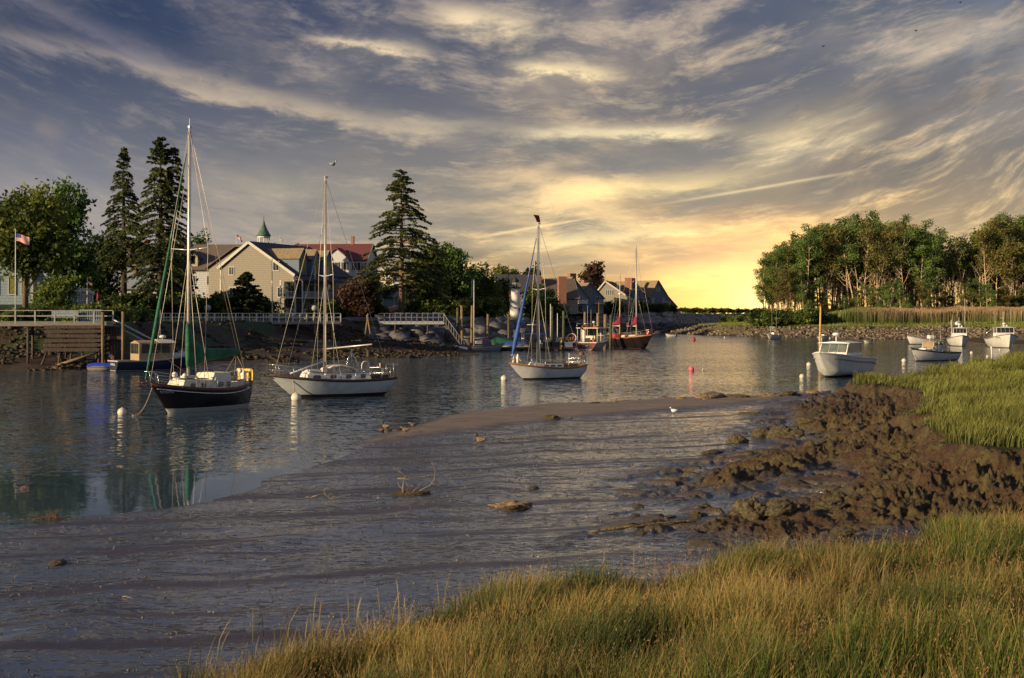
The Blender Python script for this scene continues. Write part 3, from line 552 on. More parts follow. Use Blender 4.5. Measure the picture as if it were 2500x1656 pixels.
# ------------------------------------------------------------------ dark-hulled sloop with green canvas
t = boat('sailboat', 'black hulled sloop with green sail cover and green furled headsail', 'sailboat', 489, 1003, 58, 'sailboats on moorings')
H1 = hull_mat('black_hull_paint', (.014, .010, .011), (.36, .37, .33), (.36, .37, .33), .24, .1, rough=.22)
sh = make_hull(t, H1, mat('mahogany_cap_rail', (.085, .028, .020), .35, .3, 6), NONSKID, rail_h=.09, L=7.9, B=2.6, bow=1.50, mid=1.10, stern=1.34, draft=.5, sb=.42, sk=.02, bowx=.17, flare=.42, full=.42)
m = MB()
for sg in (1, -1):
    m.loft([[(x, sg * (b * (1 - .018 * q) + .008), z - .20), (x, sg * (b + .016), z - .20), (x, sg * (b + .016), z - .165), (x, sg * (b + .006), z - .165)] for q, (x, b, z) in enumerate(sh[:-1]) for q in (0,)], smooth=False)
m.build('cove_stripe', LIFE, t)
rounded(-1.15, 2.15, .98, .66, .56, .46, 1.02, 1.20, .07, .88, .28).build('cabin', CREAM, t)
rounded(-1.7, -.3, .92, .86, .52, .46, 1.44, 1.50, .05, .90, .30).build('cabin_roof', CREAM, t)
m = MB(); m.box((.95, 0, 1.80), (.75, .62, .12)).build('hatch', CREAM, t)
MB().box((1.75, 0, 1.74), (.5, .5, .07)).build('hatch', CREAM, t)
for x0 in (-1.1, .1):
    for q in (1, -1): MB().tube([(x0, q * .72, 1.70), (x0 + .9, q * .66, 1.74)], .02, 5).build('grab_rail', DTEAK, t)
for sg in (1, -1):
    for x, w in ((1.35, .30), (.55, .30), (-.75, .42), (-1.35, .30)): oval('porthole', mat('porthole_glass', (.06, .075, .10), .1, .1) if 'porthole_glass' not in bpy.data.materials else bpy.data.materials['porthole_glass'], t, (x, sg * (.965 - .085 * (x + 1.1) / 1 + (.0 if x > -1 else .0)), 1.38), w, .24, sg, .10, 1)
MB().lathe([(.001, 0), (.13, .02), (.15, .12), (.12, .24), (.001, .30)], (1.55, .25, 1.72), 12).build('dorade_vent', WHITE, t)
MB().ball((1.9, -.2, 1.93), .17, 12, .9).build('dorade_vent', WHITE, t)
m = MB()
for sg in (1, -1): m.loft([[(x, sg * .80 * k, z) for z, k in ((1.05, 1), (1.46, 1), (1.46, .86), (1.05, .86))] for x in (-3.3, -1.65)], smooth=False)
m.box((-3.35, 0, 1.26), (.12, 1.5, .42)).build('cockpit_coaming', CREAM, t)
MB().box((-2.5, 0, 1.50), (.5, 1.3, .05)).build('cockpit_bench', TEAK, t)
f = rig(t, 1.0, 1.5, 14.7, (8.35, 1.45), 2.75, (4.35, 0, 1.62), (-4.05, 0, 1.45), rake=.10, sheer=sh, inner=(13.0, (4.05, 0, 1.6)), r=.085, wire=.014)
m = MB(); pts = [Vector((f(14.4), 0, 14.2)).lerp(Vector((4.38, 0, 1.75)), q / 14) for q in range(15)]
m.tube(pts[1:], [.03, .035, .04, .045, .05, .06, .07, .08, .09, .10, .10, .09, .07, .05], 8).build('furled_headsail', GREEN, t)
MB().tube([(.9, 0, 2.92), (-1.2, 0, 2.86), (-3.3, 0, 2.9)], .065, 8).build('boom', ALU, t)
m = MB(); m.loft([[(x, w * cos(a), z + hh * sin(a)) for a in [2 * pi * k / 12 for k in range(12)]] for x, w, z, hh in ((1.14, .11, 3.45, 1.15), (.95, .16, 3.4, 1.40), (.75, .16, 3.2, 1.05), (.50, .16, 3.02, .72), (.0, .19, 2.92, .50), (-.8, .18, 2.92, .32), (-2.0, .17, 2.96, .25), (-3.25, .13, 3.02, .19))]).build('sail_cover', GREEN, t)
m = MB()
for sg in (1, -1): m.tube([(-3.1, 0, 2.9), (-2.3, sg * .55, 1.4)], .014, 5); m.tube([(-3.1, 0, 2.9), (-3.6, sg * .6, 1.4)], .014, 5)
m.tube([(f(14.2), 0, 14), (-3.2, 0, 3.0)], .012, 5).build('mainsheet', ROPE, t)
pulpit(t, sh, 4.0, 2.75, 8.2, over=.42); sternrail(t, sh, -4.0, -3.0, .66); lifelines(t, sh, -2.9, 2.6, 5); anchor(t, 4.45, 1.62, TEAK)
m = MB(); m.loft([[(x, y, 2.02 - .02 * k), (x, y, 1.45 + .05 * sin(k * 2))] for k, (x, y) in enumerate(((-3.75, .75), (-3.92, .4), (-3.98, .05), (-3.95, -.25), (-3.85, -.55)))], closed=False, caps=False)
m.loft([[(-3.9 + .11 * cos(a), .6 - .2 * q, 2.0 + .10 * sin(a)) for a in [2 * pi * k / 8 for k in range(8)]] for q in range(7)]).build('yellow_sailcloth', YEL, t)
MB().box((-3.5, .2, 1.72), (.28, .30, .55), top=.9).box((-3.55, .2, 1.35), (.1, .1, .6)).build('outboard_on_rail', CREAM, t)
m = MB(); m.ball((-2.55, .82, 2.02), .13).tube([(-2.55, .82, 1.45), (-2.55, .82, 2.0)], .02, 6).build('life_ring_light', WHITE, t)
MB().tube([(-4.15, -.15, 1.4), (-4.2, -.15, .5), (-4.0, -.12, .02)], .035, 6).build('boarding_ladder', STEEL, t)
MB().tube([(.6, .9, 1.4), (2.2, .2, 2.4), (4.2, 0, 3.6)], .012, 4).build('spinnaker_pole_line', ROPE, t)
o = letters(t, 'WHISPER', .20, (3.30, .60, 1.12), (R(80), 0, pi - R(24)), mat('faded_blue_lettering', (.22, .30, .42), .5)); 
t.scale = (.87, .90, 1)
# ------------------------------------------------------------------ white cutter with dark trim
t = boat('sailboat', 'pale white sailboat with dark rail, four oval cabin windows and bare mast', 'sailboat', 813, 968, 32, 'sailboats on moorings')
H2 = hull_mat('pale_hull_paint', (.46, .50, .50), (.028, .014, .012), (.028, .014, .012), .20, .1, rough=.3)
sh = make_hull(t, H2, DTEAK, NONSKID, rail_h=.08, L=8.4, B=2.6, bow=1.40, mid=.98, stern=1.04, draft=.5, sb=.30, sk=.62, bowx=.20, flare=.40, full=.45)
rounded(-2.2, 2.0, .86, .62, .50, .48, .90, 1.08, .07, .88, .22).build('cabin', WHITE, t)
for sg in (1, -1):
    for x, w in ((1.35, .48), (.30, .40), (-.70, .38), (-1.65, .34)): oval('cabin_window', GLASS, t, (x, sg * (.80 - .062 * (x + .9)), 1.24), w, .24, sg, .11, 1, .03)
m = MB()
for sg in (1, -1): m.loft([[(x, sg * (w + .01), z), (x, sg * (w + .04), z), (x, sg * (w + .04), z + .035), (x, sg * w, z + .035)] for x, w, z in ((-2.2, .77, 1.42), (-.1, .67, 1.46), (1.85, .55, 1.56))], smooth=False)
m.build('cabin_trim', DTEAK, t)
m = MB(); m.loft([[(x, -.45, z), (x, .45, z), (x, .40, z + .10), (x, -.40, z + .10)] for x, z in ((-1.5, 1.50), (-1.1, 1.72), (-.4, 1.86), (.2, 1.80), (.65, 1.60))], smooth=True).build('upturned_dinghy', CREAM, t)
MB().box((1.35, 0, 1.62), (.65, .6, .09)).build('hatch', WHITE, t); MB().box((.75, .35, 1.66), (.28, .2, .26)).build('vent_box', CREAM, t)
for sg in (1, -1): MB().loft([[(x, sg * .80 * k, z) for z, k in ((1.0, 1), (1.32 - .05 * (x < -3), 1), (1.32 - .05 * (x < -3), .86), (1.0, .86))] for x in (-3.4, -2.1)], smooth=False).build('cockpit_coaming', DTEAK, t)
f = rig(t, .55, 1.4, 13.4, (7.35, 1.05), 2.6, (3.85, 0, 1.45), (-3.95, 0, 1.1), rake=.04, sheer=sh, inner=(10.8, (3.1, 0, 1.4)), r=.078, wire=.013)
m = MB(); m.tube([(.55, .12, 1.5), (.55, .12, 4.3)], .045, 6); m.tube([(.47, -.1, 1.5), (.5, -.1, 3.6)], .05, 6).build('furled_trysail', TAN, t)
m = MB(); m.tube([(2.9, .15, 1.45), (.75, .1, 2.15)], .05, 8).build('jib_boom', ALU, t)
m = MB()
for p in ((-1.6, .35), (-.9, -.35), (-1.9, -.1), (-.7, .3)): m.tube([(-1.25, 0, 2.75), (p[0], p[1], 1.75)], .014, 5)
m.tube([(-1.25, 0, 2.0), (-1.25, 0, 2.9)], .04, 6).build('tackle_tripod', STEEL, t)
pulpit(t, sh, 3.8, 2.2, 8.0, over=.40); lifelines(t, sh, -3.0, 2.1, 6, .6); sternrail(t, sh, -3.75, -2.9, .68); anchor(t, 4.35, 1.45)
m = MB(); m.tube([(-2.1, -.3, 1.4)] + [(-2.1 + .25 * cos(a) - .25, -.3, 1.85 + .25 * sin(a)) for a in [0, .5, 1, 1.57, 2.1, 2.6, 3.14]] + [(-2.6, -.3, 1.4)], .035, 8).build('steering_arch', WHITE, t)
m = MB(); m.box((-3.2, .3, 1.85), (.32, .22, .3)).tube([(-3.3, .3, 1.1), (-3.3, .3, 1.8)], .02, 5).build('gas_grill', TAN, t)
m = MB(); m.tube([(-3.9, .5, 1.1), (-3.9, .5, 1.9), (-4.25, .5, 1.9)], .02, 5); m.tube([(-3.9, -.5, 1.1), (-3.9, -.5, 1.9), (-4.25, -.5, 1.9)], .02, 5); m.tube([(-4.25, .5, 1.9), (-4.25, -.5, 1.9)], .02, 5).build('davit', STEEL, t)
winch(t, (-2.5, .75, 1.32)); winch(t, (-2.5, -.75, 1.32))
MB().tube([(2.95, .66, 1.15), (2.85, .72, .5), (2.8, .66, .06)], .03, 6).build('rust_stained_rope', ROPE, t)
MIDBOAT = (t, sh)
# ------------------------------------------------------------------ white sloop with blue furled sail
t = boat('sailboat', 'white sloop with blue furled headsail and red pennant at masthead', 'sailboat', 1337, 925, 33, 'sailboats on moorings')
H3 = hull_mat('white_hull_paint', (.52, .53, .54), (.02, .016, .016), (.02, .016, .016), .12, .06, rough=.3)
sh = make_hull(t, H3, mat('honey_teak_rail', (.30, .15, .06), .4, .2, 8), NONSKID, rail_h=.06, L=7.2, B=2.25, bow=1.30, mid=.86, stern=1.02, draft=.5, sb=.30, sk=.50, bowx=.19, flare=.42, full=.45)
rounded(-1.1, 1.6, .68, .50, .34, .32, .82, .95, .05, .9, .18).build('cabin', WHITE, t)
for sg in (1, -1):
    for x in (-.7, -.1, .5): oval('cabin_window', GLASS, t, (x, sg * (.645 - .062 * (x + .7)), 1.04), .40, .14, sg, .1, 3, .02)
MB().box((-.3, 0, 1.30), (2.2, .95, .06), ry=-.03).build('folded_awning', TAN, t)
for sg in (1, -1): MB().loft([[(x, sg * .66 * k, z) for z, k in ((.9, 1), (1.15, 1), (1.15, .88), (.9, .88))] for x in (-2.6, -1.1)], smooth=False).build('cockpit_coaming', TEAK, t)
f = rig(t, .90, 1.25, 12.1, (6.95, .90), 2.2, (3.35, 0, 1.4), (-3.35, 0, 1.1), rake=.03, sheer=sh, r=.085, wire=.014)
m = MB(); pts = [Vector((f(11.9), 0, 11.7)).lerp(Vector((3.36, 0, 1.5)), q / 14) for q in range(15)]
m.tube(pts[1:], [.025, .03, .035, .045, .055, .07, .09, .11, .13, .15, .17, .18, .13, .04], 8).build('furled_headsail', BLUEC, t)
m = MB(); m.loft([[(x, .04, z), (x + .3 + .1 * q, .02, z + .04), (x + .3 + .1 * q, -.02, z + .04), (x, -.04, z)] for q, (x, z) in enumerate(((.72, 12.2), (.76, 12.5), (.85, 12.75)))], smooth=False)
m.build('masthead_pennant', mat('dull_red_pennant', (.14, .02, .02), .8), t)
pulpit(t, sh, 3.2, 2.1, 6.9, over=.35); lifelines(t, sh, -2.4, 2.0, 5, .55); sternrail(t, sh, -3.3, -2.5, .6)
m = MB(); m.box((-3.35, .25, 1.65), (.25, .25, .35)); m.box((-3.35, .25, 1.25), (.10, .14, .6)).build('outboard_on_rail', CREAM, t)
m = MB(); m.ball((-3.5, -.3, 1.85), .24, 12).tube([(-3.4, -.3, 1.0), (-3.45, -.3, 1.7)], .05, 6).build('wind_vane_gear', mat('brown_fender', (.12, .06, .04), .6), t)
m = MB()
for q in (.25, 0, -.2): m.lathe([(.05, 0), (.11, .12), (.11, .62), (.04, .75)], (3.2 - abs(q), q, 1.25), 8)
m.build('bow_fenders', CREAM, t)
MB().tube([(-1.7, .5, 1.1), (-1.7, .5, 2.0)], .03, 6).build('winch_post', WHITE, t)
ENDBOAT = (t, sh)
# ------------------------------------------------------------------ motor boats and lobster boats
def wheelhouse(t, x0, x1, hw, z0, h, m=WHITE, roof_m=None, over=.25, rake=.25, nwin=3, aft_open=True, glass=GLASS, side=((.0, 1.0),), roof_th=.08, wz=.48):
    """pilothouse: sill walls, corner posts, front windows (window > pane), flat cambered roof"""
    w = MB(); hs = h * wz; xr = x1 - rake
    w.loft([[(x0, -hw, z0), (x1, -hw * .92, z0), (x1, hw * .92, z0), (x0, hw, z0)], [(x0, -hw, z0 + hs), (x1 - rake * wz, -hw * .92, z0 + hs), (x1 - rake * wz, hw * .92, z0 + hs), (x0, hw, z0 + hs)]], smooth=False)
    for sg in (1, -1):
        w.tube([(x0 + .04, sg * hw * .97, z0 + hs), (x0 + .04, sg * hw * .97, z0 + h)], .05, 4); w.tube([(x1 - rake * wz - .03, sg * hw * .9, z0 + hs), (xr, sg * hw * .88, z0 + h)], .05, 4)
        for a, b in side[:-1]: w.tube([(x0 + (x1 - x0) * b, sg * hw * .96, z0 + hs), (x0 + (x1 - x0) * b - .05, sg * hw * .95, z0 + h)], .04, 4)
    w.build('wheelhouse', m, t)
    for k in range(nwin):
        a = -hw * .88 + 2 * hw * .88 * k / nwin; b = -hw * .88 + 2 * hw * .88 * (k + 1) / nwin; g = .04
        P = lambda y, v, d=0: (x1 - rake * wz + (xr - (x1 - rake * wz)) * v + d, y, z0 + hs + (h - hs) * v)
        fr = MB(); fr.tube([P(a, .02), P(a, .98)], .03, 4); fr.tube([P(b, .02), P(b, .98)], .03, 4); fr.tube([P(a, .02), P(b, .02)], .03, 4); fr.tube([P(a, .98), P(b, .98)], .03, 4)
        fo = fr.build('window', m, t); MB().add([P(a + g, .06), P(b - g, .06), P(b - g, .94), P(a + g, .94)] + [P(a + g, .06, -.02), P(b - g, .06, -.02), P(b - g, .94, -.02), P(a + g, .94, -.02)], [(0, 1, 2, 3), (7, 6, 5, 4), (0, 4, 5, 1), (1, 5, 6, 2), (2, 6, 7, 3), (3, 7, 4, 0)]).build('pane', glass, fo)
    for sg in (1, -1):
        for a, b in side:
            xa, xb = x0 + (x1 - rake * .8 - x0) * a + .07, x0 + (x1 - rake * .8 - x0) * b - .07
            MB().box(((xa + xb) / 2, sg * hw * .955, z0 + (hs + h) / 2), (xb - xa, .02, (h - hs) - .10)).build('side_window', glass, t)
    r = MB(); r.loft([[(x, -hw * 1.06, z0 + h), (x, 0, z0 + h + roof_th * 1.5), (x, hw * 1.06, z0 + h), (x, hw * 1.03, z0 + h - .03), (x, -hw * 1.03, z0 + h - .03)] for x in (x0 - over, (x0 + x1) / 2, xr + over)], smooth=False)
    r.build('wheelhouse_roof', roof_m or m, t)
def radar(t, x, y, z, r=.32, post=.5): MB().tube([(x, y, z), (x, y, z + post)], .05, 6).lathe([(r * .9, 0), (r, .06), (r, .16), (r * .6, .24), (.01, .26)], (x, y, z + post), 14).build('radar_dome', WHITE, t)
def whip(t, x, y, z, h, r=.018, m=None): MB().tube([(x, y, z), (x + .02, y, z + h)], [r, r * .5], 5).build('antenna', m or WHITE, t)
def flag(t, pole, c, w, h, stripes=True, droop=.5):
    """flag cloth hanging in folds: sub-pieces canton and stripes are one part"""
    global nt
    key = 'stars_and_stripes_cloth'
    if key not in bpy.data.materials:
        m = bpy.data.materials.new(key); m.use_nodes = True; nt = m.node_tree; nt.nodes.clear(); o = N('ShaderNodeOutputMaterial'); b = N('ShaderNodeBsdfPrincipled')
        uv = N('ShaderNodeUVMap'); s = N('ShaderNodeSeparateXYZ'); nt.links.new(uv.outputs[0], s.inputs[0])
        st = M('LESS_THAN', M('FRACT', M('MULTIPLY', s.outputs[1], 6.5)), .5); ct = M('MULTIPLY', M('LESS_THAN', s.outputs[0], .42), M('GREATER_THAN', s.outputs[1], .46))
        c_ = MIX(st, (.62, .58, .52), (.45, .03, .04)); c_ = MIX(ct, c_, (.03, .035, .16)); nt.links.new(c_, b.inputs['Base Color']); b.inputs['Roughness'].default_value = .8; nt.links.new(b.outputs[0], o.inputs[0])
    nx, ny_ = 12, 8; vs = []; uvs = []
    for j in range(ny_ + 1):
        for i in range(nx + 1):
            a, b = i / nx, j / ny_; vs.append((c[0] + a * w, c[1] + .10 * w * sin(a * 7 + b * 2) * a, c[2] + b * h - droop * w * a ** 1.3 * (1 - .25 * b) + .04 * sin(a * 6) * h)); uvs.append((a, b))
    m = MB(); m.add(vs, [(j * (nx + 1) + i, j * (nx + 1) + i + 1, (j + 1) * (nx + 1) + i + 1, (j + 1) * (nx + 1) + i) for j in range(ny_) for i in range(nx)], True)
    me = m.mesh('flag_cloth', bpy.data.materials[key]); ul = me.uv_layers.new(name='UVMap')
    for lp in me.loops: ul.data[lp.index].uv = uvs[lp.vertex_index]
    ob = link('flag_cloth', me, t); return ob
CLEAR = mat('tinted_window', (.10, .12, .11), .06, .25, 1.5, spec=.8)
# hard-top cruiser at right
t = boat('motorboat', 'white hard-top cabin cruiser with pink float on its stern and flag on the roof', 'motorboat', 2052, 919, 55, 'motor boats on moorings')
HC = hull_mat('cruiser_hull_paint', (.50, .51, .50), None, (.020, .018, .016), .2, .16, rough=.25)
sh = make_hull(t, HC, WHITE, NONSKID, rail_h=.05, rail_w=.05, L=8.8, B=3.2, bow=2.05, mid=1.50, stern=1.28, smid=.25, draft=.3, sb=.86, sk=-.1, bowx=.20, flare=.65, full=.50, chine=True)
m = MB()
for sg in (1, -1): m.loft([[(x, sg * (b * .97), z - .32), (x, sg * (b * .97 + .035), z - .34), (x, sg * (b * .97 + .035), z - .38), (x, sg * (b * .96), z - .40)] for x, b, z in sh[:-4]], smooth=False)
m.build('rub_strake', GREY, t)
rounded(-1.2, 2.9, 1.28, .60, .34, .16, 1.46, 1.70, .06, .92, .3).build('foredeck_trunk', WHITE, t)
wheelhouse(t, -1.4, 1.75, 1.28, 1.72, 1.02, over=.30, rake=.62, nwin=3, side=((0, .34), (.34, 1.0)), glass=CLEAR, wz=.22)
radar(t, .9, 0, 2.82, .30, .50)
p = MB(); p.tube([(.05, -.35, 2.8), (-.15, -.35, 3.75)], .016, 5).build('flagpole', WHITE, t); flag(t, None, (-.12, -.35, 3.15), .36, .55, droop=.9)
MB().box((-.1, .3, 2.1), (.35, .5, .5)).build('helm_seat', TAN, t)
m = MB(); m.ball((-1.95, .45, 1.62), .42, 14, .72).build('pink_float', HOTPINK, t)
m = MB()
for x in (2.7, 2.4): m.box((x, .55, 2.0), (.18, .10, .08))
m.build('cleats', STEEL, t)
letters(t, 'N 13', .20, (-3.2, 1.52, 1.02), (R(90), 0, pi), BLACK)
MB().tube([(3.05, 0, 1.75), (3.15, -.1, .9), (3.5, -.3, .02)], .02, 6).build('mooring_line', ROPE, t)
CRUISER = t
# canvas-dodger picnic boat
t = boat('motorboat', 'white bowsprit motor boat with raised tan canvas windshield top', 'motorboat', 2278, 881, 36, 'motor boats on moorings')
sh = make_hull(t, hull_mat('dodger_boat_hull', (.52, .52, .50), None, (.03, .018, .014), .1, .10), mat('green_black_rail', (.03, .035, .02), .5), NONSKID, rail_h=.07, L=7.3, B=2.4, bow=1.34, mid=.86, stern=.86, smid=.2, draft=.3, sb=.80, sk=-.1, bowx=.10, flare=.5, full=.35)
rounded(-.7, 2.0, .84, .48, .42, .34, .86, 1.02, .05, .9, .2).build('cabin', WHITE, t)
for sg in (1, -1):
    for x, w in ((-.35, .30), (.25, .42), (1.15, .2)): oval('cabin_window', GLASS, t, (x, sg * (.80 - .10 * (x + .7)), 1.18), w, .17, sg, .1, 3, .02)
m = MB(); m.loft([[(x, -w, z0), (x, -w * .95, z1), (x, 0, z1 + .12), (x, w * .95, z1), (x, w, z0)] for x, w, z0, z1 in ((1.05, .66, 1.38, 1.42), (.85, .72, 1.75, 1.98), (.3, .76, 1.95, 2.12), (-.9, .78, 1.92, 2.08), (-1.1, .76, 1.80, 1.98))], closed=False, caps=False).build('canvas_top', TAN, t)
m = MB()
for sg in (1, -1):
    m.tube([(1.0, sg * .7, 1.36), (.78, sg * .74, 2.0)], .035, 5); m.tube([(.1, sg * .8, 1.34), (.0, sg * .78, 2.08)], .03, 5); m.tube([(-1.1, sg * .76, 1.95), (-1.9, sg * .82, .95)], .03, 5); m.tube([(-.6, sg * .8, 2.0), (-1.0, sg * .82, 1.0)], .03, 5)
m.tube([(1.0, -.7, 1.38), (1.0, .7, 1.38)], .03, 5); m.tube([(.80, -.74, 1.98), (.8, .74, 1.98)], .03, 5); m.tube([(.9, 0, 1.38), (.79, 0, 2.02)], .03, 5).build('top_frame', WHITE, t)
m = MB()
for y in (-.36, .36): m.add([(.97, y - .3, 1.44), (.97, y + .3, 1.44), (.84, y + .3, 1.92), (.84, y - .3, 1.92), (.96, y - .3, 1.44), (.96, y + .3, 1.44), (.83, y + .3, 1.92), (.83, y - .3, 1.92)], [(0, 1, 2, 3), (7, 6, 5, 4), (0, 4, 5, 1), (2, 6, 7, 3)])
m.build('windshield', CLEAR, t); radar(t, .55, 0, 2.2, .28, .22); whip(t, -.5, .6, 2.1, 1.3)
MB().tube([(2.7, 0, 1.32), (3.75, 0, 1.48)], .07, 6).build('bowsprit', DTEAK, t)
MB().box((-1.9, 0, 1.02), (.8, 1.1, .06)).build('engine_box', TEAK, t); MB().tube([(-2.0, .6, .95), (-2.1, .6, 1.75)], .03, 5).build('davit_post', TEAK, t)
MB().tube([(3.1, 0, 1.1), (3.35, .1, .5), (3.5, .1, .05)], .018, 5).build('mooring_line', ROPE, t)
def lobster(label, px, py, rz, L, B, name='lobster_boat', hullc=(.54, .54, .52), hp=1.15, bow=1.75, mid=1.0, red=False, text=None, house=(.05, 1.35), mast=1.6, group='lobster boats on moorings', nwin=4, hh=1.75):
    t = thing(name, label, 'lobster boat', w0(px, py), R(rz), group)
    sh = make_hull(t, hull_mat(name + '_hull', hullc, None, (.05, .02, .016), .1, .10), GREY, NONSKID, rail_h=.06, rail_w=.05, L=L, B=B, bow=bow, mid=mid, stern=mid * .96, smid=.25, draft=.4, sb=.84, sk=-.1, bowx=.09, flare=.7, full=.4)
    hx0, hx1 = house[0] * L * .5, house[1] + house[0] * L * .5
    rounded(hx1 - .1, hx1 + L * .16, B * .34, B * .20, .45, .35, mid + .05, mid + .25, .06, .9, .25).build('trunk_cabin', WHITE, t)
    wheelhouse(t, hx0, hx1, B * .37, mid, hh, nwin=nwin, rake=.15, side=((0, .5), (.5, 1)), wz=.52)
    zr = mid + hh + .12
    MB().tube([(hx0 + .2, 0, zr), (hx0 + .2, 0, zr + mast)], [.04, .025], 6).tube([(hx0 + .2, -.45, zr + mast * .6), (hx0 + .2, .45, zr + mast * .6)], .02, 5).build('mast', WHITE, t)
    radar(t, hx0 + .7, 0, zr, .26, .35); whip(t, hx0 + .1, B * .3, zr, 2.6); whip(t, hx0 + .1, -B * .3, zr, 2.0)
    MB().ball((hx0 + 1.1, .3, zr + .12), .14).ball((hx0 + 1.1, -.15, zr + .12), .14).build('life_raft_canister', WHITE, t)
    MB().box((-L * .2, 0, mid + .1), (.9, .9, .5)).build('engine_box', WHITE, t)
    return t, sh
# sterns and bows of the moored workboats; heading 270 deg points the bow at the viewer
t, sh = lobster('white lobster boat facing the viewer with dark pole and many tall aerials', 2340, 845, 262, 7.6, 3.1, bow=1.75, mid=1.15, nwin=4)
MB().tube([(-2.2, 1.2, 1.1), (-2.4, 1.2, 5.6)], .07, 6).build('dark_pole', WETP, t); MB().tube([(.1, 1.0, 3.0), (-.1, 1.0, 7.6)], .03, 5).build('outrigger_pole', CREAM, t)
MB().tube([(-.5, -1.0, 2.9), (-.5, -1.05, 4.2)], [.10, .05], 6).build('exhaust_stack', CREAM, t); MB().ball((.2, -.3, 3.6), .30).build('radar_globe', WHITE, t)
t, sh = lobster('broad white lobster boat at the right edge with dark name on its bows', 2447, 849, 268, 7.8, 3.9, bow=2.15, mid=1.35, nwin=4, mast=2.2)
NAVY = mat('navy_lettering', (.03, .03, .08), .5)
letters(t, 'Whistler', .42, (2.55, -1.28, 1.58), (R(84), 0, -R(52)), NAVY); letters(t, 'Whistler', .42, (2.55, 1.28, 1.58), (R(84), 0, pi + R(52)), NAVY)
MB().tube([(.2, -1.5, 3.0), (.2, -2.5, 2.2), (.2, -1.9, 1.5)], .04, 5).build('pot_hauler', STEEL, t); MB().tube([(2.7, .3, 1.9), (3.3, .6, .1)], .02, 5).build('mooring_line', ROPE, t)
t, sh = lobster('distant white lobster boat below the last gabled house, bow to the viewer', 1630, 809, 285, 8.6, 3.4, bow=2.1, mid=1.15, nwin=3, mast=4.2)
t, sh = lobster('farthest white lobster boat with twin white poles, half hidden behind the stony spit', 1752, 800, 200, 9.4, 3.5, bow=2.0, mid=1.2, nwin=4, mast=3.0)
MB().tube([(-1.5, .9, 1.2), (-1.6, .9, 7.6)], .06, 6).build('outrigger_pole', WHITE, t); MB().tube([(-1.5, -.9, 1.2), (-1.5, -.9, 7.2)], .06, 6).build('outrigger_pole', WHITE, t)
# long low white workboat half hidden behind the canvas-top boat
t = thing('workboat', 'low open white workboat lying behind the canvas-top boat', 'workboat', w0(2256, 841), R(192), 'motor boats on moorings')
sh = make_hull(t, H3, GREY, NONSKID, L=6.4, B=2.3, bow=1.5, mid=.9, stern=.95, draft=.3, sb=.8, sk=-.1, bowx=.1, flare=.6, full=.4, rail_h=.05); lifelines(t, sh, -2.6, 2.8, 6, .5)
MB().box((-1.2, 0, 1.2), (.8, .9, .7)).build('console', WHITE, t)
# small centre consoles and dinghies
def skiff(name, label, cat, px, py, rz, L, B, console=True, ttop=False, motor=True, hullc=(.56, .55, .50), group='small open boats on the river', fb=.6, pos=None):
    t = thing(name, label, cat, pos or w0(px, py), R(rz), group)
    sh = make_hull(t, hull_mat(name + '_paint', hullc, None, None), GREY, NONSKID, L=L, B=B, bow=fb * 1.5, mid=fb, stern=fb * .95, draft=.15, sb=.84, sk=-.08, bowx=.16, flare=.5, full=.4, rail_h=.04, deck_drop=.3, n=18, mm=8)
    if console: MB().box((.1, 0, fb + .15), (.55, .6, .9), top=.85).build('console', WHITE, t); MB().box((.3, 0, fb + .75), (.05, .55, .3), ry=-.3).build('windshield', GLASS, t)
    if ttop:
        m = MB()
        for a, b in ((-.35, .4), (-.35, -.4), (.45, .4), (.45, -.4)): m.tube([(a, b, fb), (a, b, fb + 1.7)], .03, 5)
        m.box((.05, 0, fb + 1.72), (1.2, 1.1, .05)).build('top_frame', WHITE, t); whip(t, -.4, .5, fb + 1.7, 3.6); whip(t, -.4, -.5, fb + 1.7, 3.2)
    if motor: MB().box((-L / 2 - .12, 0, fb + .18), (.32, .28, .48), top=.75).box((-L / 2 - .14, 0, fb - .3), (.16, .12, .6)).build('outboard_motor', BLACK if not console else GREY, t)
    return t
skiff('centre_console', 'small white boat with a framed top and two fishing rods by the stony bank', 'boat', 1888, 829, 235, 5.2, 2.1, True, True, fb=.8)
skiff('centre_console', 'small white boat with console just beside the tall yellow pole', 'boat', 2009, 834, 250, 4.2, 2.2, True, fb=.75)
skiff('dinghy', 'small white inflatable dinghy alone near the stony bank', 'dinghy', 2118, 838, 205, 1.7, 1.0, False, fb=.35)
skiff('dinghy', 'white dinghy near the tip of the stony spit', 'dinghy', 1637, 822, 175, 2.4, 1.2, False, fb=.45)
# ================================================================== buildings
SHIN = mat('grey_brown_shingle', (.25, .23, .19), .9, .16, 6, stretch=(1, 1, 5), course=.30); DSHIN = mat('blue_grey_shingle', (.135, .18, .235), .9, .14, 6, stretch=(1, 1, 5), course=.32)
ROOFB = mat('brown_asphalt_roof', (.115, .090, .068), .95, .2, 5, bump=.5); ROOFD = mat('dark_asphalt_roof', (.050, .050, .058), .95, .2, 5, bump=.5); ROOFR = mat('red_roof', (.115, .030, .030), .8, .15, 5)
ROOFT = mat('tan_wood_shingle_roof', (.20, .155, .095), .95, .22, 4, bump=.6); CLAP = mat('white_clapboard', (.50, .51, .53), .7, .08, 4, course=.36); CREAMW = mat('cream_clapboard', (.44, .39, .27), .8, .1, 4, course=.34)
BLUEW = mat('blue_clapboard', (.24, .32, .38), .8, .12, 4, course=.34); BRICK = mat('chimney_brick', (.25, .115, .080), .9, .18, 8, bump=.6); PANE = mat('window_glass', (.03, .035, .04), .08, .4, .6, spec=.8)
GPANE = mat('window_glass_green_blind', (.16, .17, .035), .25, .3, 2); COPPER = mat('green_copper_roof', (.045, .11, .07), .7, .2, 3); SHUT = mat('black_shutter', (.014, .014, .016), .7)
